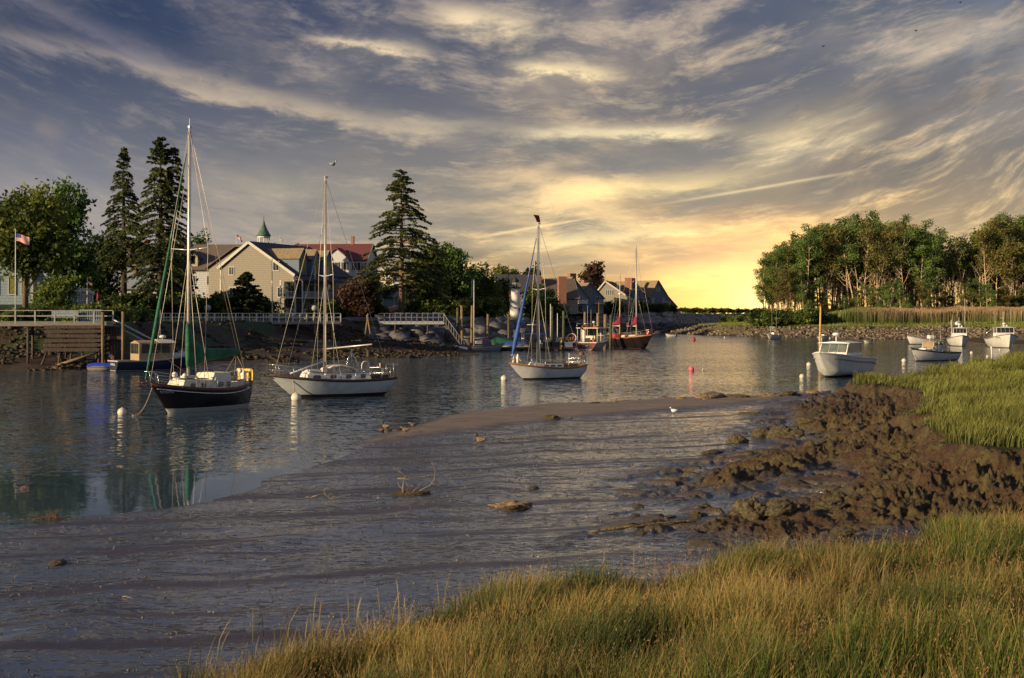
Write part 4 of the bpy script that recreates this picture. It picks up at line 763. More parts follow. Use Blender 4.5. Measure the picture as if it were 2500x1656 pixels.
TRIM = mat('weathered_white_trim', (.42, .41, .38), .7, .12, 5)
def house(name, label, cat, px, d, z, rz, prof, depth, wall, roof, wins=(), over=.45, trim=None, chim=(), group=None, y0=0.0):
    """prof: local (x, z) outline of the gable, from bottom left over the eaves and ridge to bottom right; the gable faces the viewer at rz=0"""
    t = thing(name, label, cat, wd(px, d, z), R(rz), group)
    MB().prism(prof, y0, y0 + depth).build('wall', wall, t)
    rf = MB(); top = prof[1:-1]
    for (xa, za), (xb, zb) in zip(top, top[1:]):
        L = math.hypot(xb - xa, zb - za); ux, uz = (xb - xa) / L, (zb - za) / L; nx, nz = -uz, ux
        a0 = over if (xa, za) == top[0] else 0; b0 = over if (xb, zb) == top[-1] else 0
        A = (xa - ux * a0 + nx * .03, za - uz * a0 + nz * .03); B = (xb + ux * b0 + nx * .03, zb + uz * b0 + nz * .03)
        rf.prism([A, B, (B[0] + nx * .16, B[1] + nz * .16), (A[0] + nx * .16, A[1] + nz * .16)], y0 - over * .8, y0 + depth + over * .8)
    ro = rf.build('roof', roof, t)
    if trim:
        tb = MB()
        for (xa, za), (xb, zb) in zip(top, top[1:]):
            L = math.hypot(xb - xa, zb - za); ux, uz = (xb - xa) / L, (zb - za) / L; nx, nz = -uz, ux
            a0 = over if (xa, za) == top[0] else 0; b0 = over if (xb, zb) == top[-1] else 0
            A = (xa - ux * a0, za - uz * a0); B = (xb + ux * b0, zb + uz * b0)
            tb.prism([(A[0] - nx * .22, A[1] - nz * .22), (B[0] - nx * .22, B[1] - nz * .22), (B[0] + nx * .20, B[1] + nz * .20), (A[0] + nx * .20, A[1] + nz * .20)], y0 - over * .8 - .06, y0 - over * .8 - .004)
        for x in (prof[0][0], prof[-1][0]): tb.box((x * .995, y0 - .02, (prof[1][1]) / 2 if x < 0 else prof[-2][1] / 2), (.22, .08, prof[1][1] - .4 if x < 0 else prof[-2][1] - .4))
        tb.build('trim', trim, t)
    for c in chim:
        cx, cy, cz, w, h = c[:5]; m = MB(); m.box((cx, cy, cz + h / 2), (w, w * .8, h)); m.box((cx, cy, cz + h + .1), (w * 1.15, w * .95, .2)); m.build('chimney', BRICK, ro if cz > 2 else t)
    xmin, xmax = prof[0][0], prof[-1][0]
    for wn in wins: window(t, wn, xmin, xmax, y0)
    return t
def window(t, wn, xmin, xmax, y0=0.0, gl=None):
    f, u, zc, w, h = wn[:5]; gl = wn[5] if len(wn) > 5 else PANE; sh = len(wn) > 6 and wn[6]
    if f == 'f': c, dxy, nrm = (u, y0, zc), (1, 0), (0, -1)
    elif f == 'r': c, dxy, nrm = (xmax, u, zc), (0, 1), (1, 0)
    else: c, dxy, nrm = (xmin, u, zc), (0, 1), (-1, 0)
    m = MB(); bw = .10; B = lambda du, dz, ww, hh, dp: m.box((c[0] + dxy[0] * du + nrm[0] * .03, c[1] + dxy[1] * du + nrm[1] * .03, c[2] + dz), (ww if dxy[0] else dp, ww if dxy[1] else dp, hh))
    B(-w / 2, 0, bw, h + bw, .12); B(w / 2, 0, bw, h + bw, .12); B(0, h / 2, w - bw, bw, .12); B(0, -h / 2, w - bw, bw * 1.2, .14)
    if w > .9: B(0, 0, .05, h - bw, .09)
    fo = m.build('window', TRIM, t)
    MB().box((c[0] + nrm[0] * .015, c[1] + nrm[1] * .015, c[2]), ((w - bw) if dxy[0] else .05, (w - bw) if dxy[1] else .05, h - bw)).build('pane', gl, fo)
    if sh:
        for s in (-1, 1): MB().box((c[0] + dxy[0] * s * (w / 2 + .30) + nrm[0] * .03, c[1] + dxy[1] * s * (w / 2 + .30) + nrm[1] * .03, c[2]), (.38 if dxy[0] else .06, .38 if dxy[1] else .06, h)).build('shutter', SHUT, fo)
def balcony(t, x0, x1, y0, z, dpt=1.3, side='f', h=1.0, n=14, posts=True, up=2.6, xw=0):
    m = MB()
    P = (lambda u, v: (u, y0 - v)) if side == 'f' else (lambda u, v: (xw + v, u))
    c = P((x0 + x1) / 2, dpt / 2); m.box((c[0], c[1], z), ((x1 - x0) if side == 'f' else dpt, dpt if side == 'f' else (x1 - x0), .18)); fl = m.build('balcony', WPAINT, t)
    r = MB()
    for k in range(n + 1): p = P(x0 + (x1 - x0) * k / n, dpt); r.box((p[0], p[1], z + h / 2), (.05, .05, h))
    a, b = P(x0, dpt), P(x1, dpt); r.tube([(*a, z + h), (*b, z + h)], .05, 4); r.tube([(*a, z + .16), (*b, z + .16)], .04, 4)
    if posts:
        for q in (a, b): r.box((q[0], q[1], z + up / 2), (.16, .16, up))
    r.build('railing', WPAINT, fl)
# shingled inn, gable lit by the evening sun
d = 230; k = d / F
inn = house('inn', 'large shingled three-storey inn with sunlit gable and balconies on its right', 'inn', 640, 228, 4.6, -20,
    [(-7.7, 0), (-7.7, 8.2), (-2.35, 12.1), (5.7, 6.9), (5.7, 0)], 20, SHIN, ROOFD,
    [('f', -5.6, 7.5, .95, 1.3), ('f', -5.4, 4.0, 1.2, 1.7), ('f', 2.55, 8.2, 1.1, 1.5), ('f', 3.3, 4.0, 1.0, 1.6)], trim=TRIM)
MB().prism([(-11.8, 0), (-11.8, 8.1), (-6.5, 11.4), (-2.5, 11.0), (-2.5, 0)], 3.0, 20).build('side_wing', SHIN, inn)
MB().prism([(-12.3, 7.95), (-6.5, 11.55), (-6.5, 11.75), (-12.3, 8.15)], 2.5, 20.4).prism([(-6.48, 11.55), (-2.4, 11.15), (-2.4, 11.35), (-6.48, 11.75)], 2.5, 20.4).build('side_wing_roof', ROOFB, inn)
for z in (3.1, .3):
    MB().box((5.0, -.03, z + 1.35), (2.0, .06, 2.5)).build('porch_recess_shade', PANE, inn); balcony(inn, 4.0, 6.6, 0, z, 1.2, 'f', 1.0, 9, True, 2.8)  # dark panels stand in for the shade inside the recessed porch
for q in range(3):
    y = 1.0 + q * 4.4
    for z in (3.1, .3): MB().box((5.73, y + 1.4, z + 1.2), (.06, 2.6, 2.2)).build('porch_recess_shade', PANE, inn)  # same dark panels painting porch shade along the side wall
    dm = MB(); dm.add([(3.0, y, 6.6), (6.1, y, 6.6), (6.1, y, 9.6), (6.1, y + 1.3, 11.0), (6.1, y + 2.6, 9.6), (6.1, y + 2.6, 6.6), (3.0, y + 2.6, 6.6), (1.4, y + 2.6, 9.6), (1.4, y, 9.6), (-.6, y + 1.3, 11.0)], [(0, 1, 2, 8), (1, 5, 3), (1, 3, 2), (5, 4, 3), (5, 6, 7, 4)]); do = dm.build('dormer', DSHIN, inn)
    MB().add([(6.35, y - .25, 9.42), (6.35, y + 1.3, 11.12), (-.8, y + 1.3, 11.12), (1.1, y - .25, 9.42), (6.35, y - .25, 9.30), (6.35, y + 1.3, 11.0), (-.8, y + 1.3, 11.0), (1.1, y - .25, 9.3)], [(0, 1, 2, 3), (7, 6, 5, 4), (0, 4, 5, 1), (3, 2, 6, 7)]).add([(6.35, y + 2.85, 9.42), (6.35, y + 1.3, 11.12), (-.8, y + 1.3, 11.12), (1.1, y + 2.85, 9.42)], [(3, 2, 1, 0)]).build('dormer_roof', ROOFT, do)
    MB().box((6.12, y + 1.3, 8.3), (.06, 1.5, 2.2)).build('dormer_window', GPANE, do)
for z in (3.1, .3): balcony(inn, .2, 14, 0, z, 1.4, 'r', 1.0, 40, True, 2.8, xw=5.75)
for q in (4.5, 9): MB().box((7.1, q, 4.2), (.16, .16, 8.2)).build('porch_post', WPAINT, inn)
MB().prism([(5.7, 6.0), (7.5, 5.75), (7.5, 5.95), (5.7, 6.9)], -.2, 14.2).build('porch_roof', ROOFD, inn)
# long brown-roofed building behind it
def along(name, label, cat, px, d, z, rz, L, dep, hw, hr, wall, roof, wins=(), chim=(), group=None, over=.5, cap=0):
    """ridge runs across the view: built as a gable house turned by 90 degrees; windows on its long front use face 'l'"""
    return house(name, label, cat, px, d, z, rz + 90, [(-dep / 2, 0), (-dep / 2, hw), (0, hw + hr), (dep / 2, hw), (dep / 2, 0)], L, wall, roof, wins, over, TRIM, chim, group, y0=-L / 2)
lg = along('lodge', 'long lodge with broad brown roof rising behind the spruces', 'lodge', 425, 262, 5, 0, 27, 14, 8.2, 4.6, CLAP, ROOFB, [('l', y, 6.2, 1.0, 1.6) for y in (-11, -8, -5, -2, 1, 4, 7, 10)], chim=[(0, 5, 12.3, .9, 1.4)])
for y in (-4.3, 7.0):
    dm = MB(); dm.prism([(-1.5, 0), (-1.5, 1.7), (0, 2.9), (1.5, 1.7), (1.5, 0)], 0, 4).build('dormer', CREAMW, lg, (-6.6, y, 8.7), (0, 0, R(-90)))
    MB().prism([(-1.9, 1.4), (0, 2.95), (1.9, 1.4), (1.9, 1.6), (0, 3.15), (-1.9, 1.6)], -.4, 4).build('dormer_roof', ROOFD, lg, (-6.6, y, 8.7), (0, 0, R(-90)))
    for q in (-.55, .55): MB().box((-6.66, y + q, 9.7), (.08, .7, 1.1)).build('dormer_window', PANE, lg)
along('cottage', 'pale grey cottage with sloping roof and triple window behind the spruce trunk', 'cottage', 292, 222, 5.6, 6, 9, 7, 3.6, 3.4, CLAP, mat('pale_blue_grey_roof', (.20, .23, .26), .9, .12, 4), [('l', y, 2.2, .9, 1.2) for y in (.2, 1.2, 2.2)], chim=[(-1.5, -2.6, 5.4, .5, 1.6)])
vh = house('village_hall', 'white hall with open cupola under a green bell roof', 'hall', 636, 306, 5.5, 0, [(-9, 0), (-9, 9.5), (0, 13.9), (9, 9.5), (9, 0)], 14, CLAP, ROOFD)
cu = MB()
for a in range(8): cu.tube([(1.25 * cos(a * pi / 4 + .2), 4 + 1.25 * sin(a * pi / 4 + .2), 13), (1.25 * cos(a * pi / 4 + .2), 4 + 1.25 * sin(a * pi / 4 + .2), 16.6)], .10, 5)
cu.lathe([(1.45, 12.6), (1.45, 13.6)], (0, 4, 0), 8).lathe([(1.4, 16.3), (1.4, 16.7)], (0, 4, 0), 8); co_ = cu.build('cupola', WPAINT, vh)
MB().lathe([(1.65, 16.65), (1.25, 17.3), (.75, 18.2), (.35, 19.2), (.12, 20.0), (.03, 21.2)], (0, 4, 0), 8).build('cupola_roof', COPPER, co_)
ht = along('hotel', 'white hotel with long red roof, pediment and black shutters', 'hotel', 815, 330, 5.5, -8, 18, 11, 12.0, 3.8, CLAP, ROOFR, [('l', y, z, .85, 1.7, PANE, True) for y in (-6.5, -8.2, 3.5, 5.8) for z in (4.2, 7.4, 10.5)] , chim=[(0, -4.5, 15.3, .8, 2.2)])
hp_ = MB(); hp_.prism([(-3.0, 0), (-3.0, 12.0), (0, 14.4), (3.0, 12.0), (3.0, 0)], 0, 4).build('pavilion', CLAP, ht, (-8.2, -2.8, 0), (0, 0, R(-90)))
MB().prism([(-3.5, 11.7), (0, 14.45), (3.5, 11.7), (3.5, 12.0), (0, 14.75), (-3.5, 12.0)], -.4, 5).build('pavilion_roof', ROOFR, ht, (-8.2, -2.8, 0), (0, 0, R(-90)))
for y in (-4.8, -2.8, -.8):
    for z in (4.2, 7.4, 10.5):
        fo = MB().box((-8.23, y, z), (.10, .95, 1.8)).build('window', TRIM, ht); MB().box((-8.30, y, z), (.04, .75, 1.6)).build('pane', PANE, fo)
        for s in (-1, 1): MB().box((-8.29, y + s * .64, z), (.04, .32, 1.75)).build('shutter', SHUT, fo)
along('cottage', 'low brown-roofed cottage between the inn and the hotel', 'cottage', 800, 236, 4.6, -6, 4.6, 5, 2.3, 1.9, CREAMW, ROOFT, [('l', -1, 1.4, .8, 1.1), ('l', 1, 1.4, .8, 1.1)], group='cottages along the green')
along('cottage', 'tan-roofed cottage beside the copper-leaved tree', 'cottage', 872, 262, 4.8, -4, 6.0, 6, 3.6, 2.3, CREAMW, ROOFT, [('l', -1.8, 2.3, .9, 1.2), ('l', 1.6, 2.3, .9, 1.2)], chim=[(0, 2.4, 5.4, .5, 1.2)], group='cottages along the green')
house('cottage', 'cream two-storey cottage with hipped gable seen left of the tall spruce trunk', 'cottage', 935, 268, 5, -24, [(-3.3, 0), (-3.3, 5.6), (0, 8.6), (3.3, 5.6), (3.3, 0)], 8, CREAMW, ROOFT, [('f', -1, 6.0, .8, 1.0), ('f', 1.2, 6.0, .8, 1.0), ('f', -1.5, 3.2, 1.2, 1.2), ('f', 1.5, 3.2, 1.0, 1.2)], trim=TRIM, chim=[(2.6, 1, 1.0, .6, 5.4)], group='cottages along the green')
house('cottage', 'small pale blue cottage with pointed gable right of the tall spruce trunk', 'cottage', 992, 240, 4.8, 22, [(-2.1, 0), (-2.1, 3.4), (0, 5.4), (2.1, 3.4), (2.1, 0)], 6, BLUEW, ROOFD, [('f', -.5, 3.4, .7, 1.2), ('f', .9, 2.0, .7, 1.1)], trim=TRIM, group='cottages along the green')
bc = house('house', 'two-storey blue house with a raised deck behind the dark bush', 'house', 1028, 262, 4.8, 14, [(-4.0, 0), (-4.0, 6.6), (0, 7.9), (4.0, 6.6), (4.0, 0)], 8, BLUEW, ROOFD, [('f', -1.6, 5.0, 1.0, 1.5), ('f', 1.3, 5.0, .8, 1.3), ('r', 3, 5.0, 1, 1.4)], trim=TRIM)
balcony(bc, -3.5, 4.0, 0, 2.9, 2.2, 'f', 1.0, 22, True, .2); 
for x in (-3.4, 0, 3.9): MB().box((x, -2.1, 1.4), (.16, .16, 2.8)).build('deck_post', WPAINT, bc)
house('house', 'cream house with dark windows half hidden behind the big round tree', 'house', 1066, 252, 4.8, -30, [(-2.4, 0), (-2.4, 6.0), (-.2, 6.9), (2.6, 6.0), (2.6, 0)], 8, CREAMW, ROOFD, [('f', -1.5, 4.8, .8, 1.1), ('f', 1.3, 3.4, .8, 1.2), ('f', -1, 2.0, .8, 1.1)], trim=TRIM)
house('house', 'narrow blue gabled house right of the leaning tree trunk', 'house', 1114, 262, 4.8, 18, [(-1.5, 0), (-1.5, 4.4), (0, 6.6), (1.5, 4.4), (1.5, 0)], 6, BLUEW, ROOFD, [('f', 0, 4.5, .6, .9), ('f', 0, 2.3, .7, 1.1)], trim=TRIM)
house('boat_shed', 'low shed with wide faded red roof at the foot of the spruce', 'shed', 960, 222, 4.4, 16, [(-2.4, 0), (-2.4, .55), (1.4, 1.9), (2.4, .95), (2.4, 0)], 5, mat('red_shed_wall', (.34, .10, .085), .85), mat('faded_red_roof', (.34, .11, .095), .85, .12), over=.3, trim=TRIM)
house('boat_shed', 'dark shed with white-edged red gable right of the wooden pole', 'shed', 1016, 226, 4.4, 18, [(-1.9, 0), (-1.9, .8), (-.6, 1.75), (1.9, .7), (1.9, 0)], 5, mat('dark_red_shed_wall', (.20, .05, .045), .85), ROOFD, over=.3, trim=TRIM)
house('blue_house', 'blue house with tall white-framed porch windows at the left edge', 'house', 36, 168, 6.2, 8, [(-3.4, 0), (-3.4, 5.0), (0, 7.4), (2.0, 5.0), (2.0, 0)], 7, BLUEW, ROOFD, [('f', -2.3, 2.2, .9, 2.0, GPANE), ('f', -.3, 2.2, .8, 2.0, GPANE), ('f', 1.1, 2.2, .7, 2.0), ('r', 1, 2.2, .8, 1.8), ('f', -1.3, 5.4, 1.4, .9)], trim=TRIM)
house('garden_shed', 'small blue-grey shed with lean-to roof beside the round bush', 'shed', 208, 176, 6.4, 48, [(-1.1, 0), (-1.1, 1.35), (-.6, 1.75), (1.0, 1.35), (1.0, 0)], 2.2, BLUEW, mat('blue_grey_metal_roof', (.16, .20, .25), .6), [('f', q, .75, .3, .8) for q in (-.6, -.1, .4)], over=.2, trim=TRIM)
# terraced condominiums on the far sea wall
def condo(name, label, px, d, kind, flip=1, s=1.0, group='gabled houses behind the sea wall'):
    z = 5.3
    if kind == 'tower':      # steep gable to the right, roof sloping towards us
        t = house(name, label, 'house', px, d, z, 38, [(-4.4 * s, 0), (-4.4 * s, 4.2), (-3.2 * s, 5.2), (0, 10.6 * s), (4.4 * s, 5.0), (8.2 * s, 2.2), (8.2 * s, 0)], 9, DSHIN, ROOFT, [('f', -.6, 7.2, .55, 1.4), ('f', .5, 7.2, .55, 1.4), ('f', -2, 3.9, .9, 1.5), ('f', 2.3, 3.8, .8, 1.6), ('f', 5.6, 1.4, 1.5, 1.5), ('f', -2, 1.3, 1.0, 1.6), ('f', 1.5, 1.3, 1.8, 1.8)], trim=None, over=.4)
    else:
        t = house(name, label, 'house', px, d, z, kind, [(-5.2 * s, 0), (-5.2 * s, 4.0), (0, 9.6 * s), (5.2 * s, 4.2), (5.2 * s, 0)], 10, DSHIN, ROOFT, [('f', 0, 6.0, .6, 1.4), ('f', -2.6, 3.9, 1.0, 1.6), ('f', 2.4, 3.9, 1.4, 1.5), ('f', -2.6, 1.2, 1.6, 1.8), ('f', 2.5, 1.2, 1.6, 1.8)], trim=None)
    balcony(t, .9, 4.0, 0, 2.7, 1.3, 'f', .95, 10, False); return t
c1 = along('chimney_house', 'long house with brown roof and one tall brick chimney on its front', 'house', 1325, 345, 5.2, 14, 15, 9, 3.9, 4.6, SHIN, ROOFB, [('l', 4.0, 2.0, 1.0, 1.3)], group='gabled houses behind the sea wall')
for y, h in ((-1.2, 9.0), (2.0, 9.3)): MB().box((-5.0 if y < 0 else -2.0, y if y > 0 else -3.4, h / 2), (1.3, 1.9, h)).build('chimney', BRICK, c1)
MB().box((0, 6.6, 8.9), (1.4, 1.8, 1.6)).build('chimney', BRICK, c1)
along('cottage', 'cottage with pale gable end and dark roof just behind the lighthouse', 'cottage', 1256, 300, 5, 12, 8, 6, 5.0, 3.4, CREAMW, ROOFD, group=None)
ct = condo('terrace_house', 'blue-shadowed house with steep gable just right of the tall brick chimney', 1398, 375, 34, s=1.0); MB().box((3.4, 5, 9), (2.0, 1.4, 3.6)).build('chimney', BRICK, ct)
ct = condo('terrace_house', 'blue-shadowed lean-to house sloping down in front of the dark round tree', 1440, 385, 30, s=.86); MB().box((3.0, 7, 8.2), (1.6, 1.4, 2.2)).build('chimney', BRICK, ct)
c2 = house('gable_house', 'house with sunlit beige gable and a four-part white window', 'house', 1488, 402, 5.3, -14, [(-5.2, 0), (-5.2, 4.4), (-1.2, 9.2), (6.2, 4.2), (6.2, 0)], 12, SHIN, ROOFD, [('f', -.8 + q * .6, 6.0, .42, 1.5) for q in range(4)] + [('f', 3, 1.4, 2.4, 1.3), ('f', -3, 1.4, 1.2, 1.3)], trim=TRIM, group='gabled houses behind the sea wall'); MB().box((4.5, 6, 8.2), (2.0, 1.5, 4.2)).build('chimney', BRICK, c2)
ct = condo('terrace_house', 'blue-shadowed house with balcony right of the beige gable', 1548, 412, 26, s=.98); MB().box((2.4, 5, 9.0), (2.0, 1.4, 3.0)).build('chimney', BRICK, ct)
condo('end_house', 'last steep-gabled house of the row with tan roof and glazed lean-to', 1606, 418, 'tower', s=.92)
# ------------------------------------------------------------------ lighthouse
t = thing('lighthouse', 'small white lighthouse with black lantern on the green', 'lighthouse', wd(1258, 220, 4.25)); t.scale = (.86, .86, .97)
MB().lathe([(1.15, 0), (1.05, 1.2), (.88, 3.6), (.80, 5.0)], n=24).build('tower', mat('whitewashed_masonry', (.60, .57, .52), .8, .1, 4, bump=.4), t)
MB().lathe([(.98, 5.0), (1.0, 5.12), (.98, 5.2)], n=20).build('gallery', SHUT, t)
m = MB()
for a in range(12): m.tube([(.95 * cos(a * pi / 6), .95 * sin(a * pi / 6), 5.2), (.95 * cos(a * pi / 6), .95 * sin(a * pi / 6), 5.8)], .02, 4)
m.tube([(.95 * cos(a * pi / 12), .95 * sin(a * pi / 12), 5.8) for a in range(25)], .02, 4).build('gallery_railing', WPAINT, t)
MB().lathe([(.55, 5.2), (.55, 6.1)], n=10).build('lantern_glass', CLEAR, t); MB().lathe([(.75, 6.08), (.45, 6.5), (.1, 6.75), (.02, 7.1)], n=10).build('lantern_roof', SHUT, t)
MB().box((-1.1, -.2, 3.9), (.1, .5, 1.6)).build('red_banner', RED, t); MB().box((.6, -.75, 1.2), (.5, .1, 1.4)).build('door', SHUT, t)
# ================================================================== trees and shrubs
LEAF = {}
def leafmat(name, c, var=.45, sc=.35, c2=None):
    if name not in LEAF: LEAF[name] = mat(name, c, .65, var, sc, trans=.35, spec=.25, col2=c2)
    return LEAF[name]
def leaves(name, cen, size, m, asp=1.8, droop=0.0, dirs=None, r=None):
    r = r or np.random.default_rng(len(cen)); n = len(cen); cen = np.asarray(cen)
    a = r.normal(size=(n, 3)) if dirs is None else dirs + r.normal(size=(n, 3)) * .35
    a[:, 2] -= droop; a /= np.linalg.norm(a, axis=1)[:, None] + 1e-9
    b = np.cross(a, r.normal(size=(n, 3))); b /= np.linalg.norm(b, axis=1)[:, None] + 1e-9
    s = (size * (.6 + .8 * r.random(n)))[:, None] if np.isscalar(size) else (size * (.6 + .8 * r.random(n)))[:, None]
    v = np.stack([cen - a * s * asp / 2, cen + b * s / 2, cen + a * s * asp / 2, cen - b * s / 2], 1).reshape(-1, 3)
    return np_mesh(name, v, [np.arange(4 * n).reshape(-1, 4)], m)
def blob_points(r, lobes, n, shell=.55, clump=.5, per=14):
    """leaf centres gathered in clumps near the surface of several lobes (cx, cy, cz, rx, ry, rz)"""
    lob = np.array(lobes, float); wgt = lob[:, 3] * lob[:, 4] + lob[:, 3] * lob[:, 5]; k = max(1, n // per)
    li = r.choice(len(lob), k, p=wgt / wgt.sum()); dr = r.normal(size=(k, 3)); dr /= np.linalg.norm(dr, axis=1)[:, None]
    rad = shell + (1 - shell) * r.random(k) ** .6; rad *= 1 + .13 * r.normal(size=k)
    c = lob[li, :3] + dr * lob[li, 3:] * rad[:, None]
    return (np.repeat(c, per, 0) + r.normal(size=(k * per, 3)) * clump * np.array([1, 1, .7]))
def branchy(m, base, lobes, r0, r, n=9, h0=.35):
    top = Vector((0, 0, max(l[2] for l in lobes)))
    for l in lobes[:n]:
        p = Vector(l[:3]); a = Vector((0, 0, h0 * p.z)); mid = a.lerp(p, .5) + Vector((r.normal() * .3, r.normal() * .3, -.08 * (p - a).length))
        m.tube([a, mid, p + Vector((0, 0, l[5] * .3))], [r0 * .55, r0 * .34, r0 * .12], 6)
BARK = mat('brown_bark', (.13, .090, .055), .95, .35, 3, stretch=(3, 3, .6), bump=1, bscale=6); DBARK = mat('dark_bark', (.05, .038, .028), .95, .3, 3, bump=1, bscale=6); PBARK = mat('pale_bark', (.42, .31, .20), .85, .35, 2.5, stretch=(3, 3, .8), bump=.8, bscale=6)
def broadleaf(name, label, px, d, z, H, W_, m, seed, n=9000, leaf=.30, trunk=None, lobes=None, cat='tree', group=None, bark=BARK, clump=.45, flat=.42, low=.32, r0=None, proto=None, lean=0):
    r = np.random.default_rng(seed)
    if proto is None:
        if lobes is None:
            lobes = []
            for i in range(11):
                a = i * 2.4 + r.random(); q = (i / 11) ** .6; hz = low + (.95 - low) * ((i * .618) % 1); ww = W_ * .5 * (1 - abs(hz - .58) ** 1.6 * 1.5)
                lobes.append((cos(a) * ww * .62 * q, sin(a) * ww * .55 * q, H * hz * .93, W_ * (.22 + .08 * r.random()), W_ * .24, H * (.15 + .05 * r.random())))
            lobes.append((0, 0, H * .60, W_ * .40, W_ * .36, H * .30))
        crown = leaves('crown', blob_points(r, lobes, n, .55, clump), leaf, m, r=r)
        tm = MB(); rr = r0 or H * .018 + .08; tm.tube([(0, 0, -.4), (.02 * H * lean, 0, H * .25), (.05 * H * lean, 0, H * .62)], [rr * 1.25, rr, rr * .4], 8); branchy(tm, 0, lobes, rr, r); trunk = tm.mesh('trunk', bark)
    else: crown, trunk = proto
    t = thing(name, label, cat, wd(px, d, z), r.random() * .6 - .3, group); link('trunk', trunk, t); link('crown', crown, t); return t, (crown, trunk)
def conifer(name, label, px, d, z, H, W_, seed, clear=.12, m=None, den=1.0, top=.9, group=None, bark=BARK, gap=.0, prof=None, droop=.22, forks=()):
    r = np.random.default_rng(seed); tm = MB(); rr = .014 * H + .06; cs, ds = [], []
    tm.tube([(0, 0, -.3), (.03, 0, H * .3), (0, 0, H * .7), (0, 0, H * .99)], [rr * 1.3, rr, rr * .5, .03], 8)
    axes = [(0, 0, 0, H, 1.0)] + list(forks)
    for ax, ay, za, zb, sc_ in axes:
        if (ax, ay) != (0, 0): tm.tube([(0, 0, za * .9), (ax * .8, ay * .8, za + .1 * (zb - za)), (ax, ay, zb)], [rr * .5, rr * .4, .03], 6)
        zz = max(H * clear, za)
        while zz < zb * .985:
            q = (zz - H * clear) / (H - H * clear) if (ax, ay) == (0, 0) else (zz - za) / (zb - za)
            wd_ = (prof(q) if prof else ((1 - q) ** .8 * .92 + .08) * (.55 + .45 * min(1, q / .12))) * W_ / 2 * sc_
            for b_ in range(int(5 + 2 * r.random())):
                if r.random() < gap: continue
                a = r.random() * 2 * pi; L = wd_ * (.50 + .58 * r.random() ** .7); L = max(L, .35)
                dn = droop * L * (1 if q < .8 else -.6); p0 = np.array([ax, ay, zz]); e = np.array([ax + cos(a) * L, ay + sin(a) * L, zz - dn + .25 * r.random()])
                tm.tube([p0, (p0 * .5 + e * .5) + np.array([0, 0, .10 * L - .05]), e], [.035 + .02 * L, .03 + .006 * L, .012], 4, False)
                k = max(6, int(L * 21 * den)); tt = .22 + .78 * r.random(k) ** .75; side = np.array([-sin(a), cos(a), 0])
                c = p0 + (e - p0) * tt[:, None] + np.array([0, 0, 1]) * (np.sin(tt * pi) * .10 * L)[:, None] + side * (r.normal(size=k) * .16 * L * (1.15 - tt))[:, None]
                c[:, 2] -= np.abs(r.normal(size=k)) * .14; cs.append(c); dd = (e - p0) / L + side * (r.normal(size=k) * .6)[:, None]; ds.append(dd)
            zz += (.30 + .22 * r.random()) * (1.0 if q < .75 else .6) * max(.7, H / 22)
    cs = np.concatenate(cs); ds = np.concatenate(ds)
    crown = leaves('crown', cs, .19, m or SPR, 2.2, .25, ds, r)
    t = thing(name, label, 'tree', wd(px, d, z), 0, group); link('trunk', tm.mesh('trunk', bark), t); link('crown', crown, t); return t
SPR = leafmat('spruce_needles', (0.043, 0.073, 0.027), .4, .3, (0.106, 0.125, 0.037)); SPRD = leafmat('dark_spruce_needles', (.020, .034, .016), .4, .35, (.045, .062, .022))
OAK = leafmat('oak_leaves', (0.056, 0.098, 0.018), .4, .22, (0.175, 0.200, 0.037)); MAP_ = leafmat('maple_leaves', (0.037, 0.085, 0.020), .4, .2, (0.106, 0.181, 0.037)); SHR = leafmat('shrub_leaves', (0.056, 0.100, 0.020), .4, .5, (0.163, 0.213, 0.043)); COP = leafmat('copper_leaves', (.055, .028, .024), .4, .4, (.105, .058, .034))
DRK = leafmat('dark_hedge_leaves', (.018, .036, .012), .4, .5, (.045, .075, .018)); LIM = leafmat('lime_shrub_leaves', (.080, .11, .022), .4, .6, (.20, .21, .045))
conifer('spruce_tree', 'tall narrow spruce, left one of the pair, bare lower trunk', 302, 190, 4.4, 23.1, 7.2, 3, .30, SPR, 1.0, prof=lambda q: (min(1, (1 - q) * 1.35) ** .9 * .92 + .06) * (.6 + .4 * min(1, q / .1)), droop=.38, bark=DBARK)
conifer('spruce_tree', 'tall dense twin-topped spruce, right one of the pair beside the mast', 392, 188, 4.4, 24.3, 8.8, 5, .14, SPR, 1.25, prof=lambda q: min(1, (1 - q) * 1.7) ** .8 * .92 + .07, droop=.36, forks=[(1.7, .3, 15, 23.2, .45)], bark=DBARK)
conifer('spruce_tree', 'lone tall open-branched spruce standing on the green by the sea wall', 980, 216, 4.5, 22.6, 15.4, 8, .19, SPR, 1.05, prof=lambda q: min(1, (1 - q) * 1.3) ** .9 * .93 + .07, droop=.16, gap=.18)
broadleaf('oak_tree', 'large round dark-topped oak at the left edge', 150, 196, 4.6, 18.6, 9.8, MAP_, 22, 11000, .34)
broadleaf('oak_tree', 'broad sunlit oak in front of the darker one at the left edge', 62, 162, 5.0, 14.2, 11.6, OAK, 21, 14000, .30, low=.52)
broadleaf('tree', 'dark spreading tree between the oak and the spruces', 232, 206, 4.5, 12.0, 7.5, DRK, 23, 7000, .3)
broadleaf('tree', 'low dark fir-like tree behind the dark hulled sloop mast', 425, 214, 4.5, 11.5, 6.5, SPRD, 24, 6000, .3)
broadleaf('shrub', 'round olive-green bush right of the blue house', 134, 158, 3.9, 5.4, 5.4, SHR, 25, 6500, .20, cat='shrub', clump=.3, low=.15)
broadleaf('maple_tree', 'big round green tree right of the lone spruce', 1096, 242, 4.6, 12.3, 9.0, MAP_, 26, 11000, .30, lean=-1)
broadleaf('maple_tree', 'dark green tree spreading under the right limbs of the lone spruce', 1048, 224, 4.6, 11.4, 6.6, OAK, 27, 6500, .30)
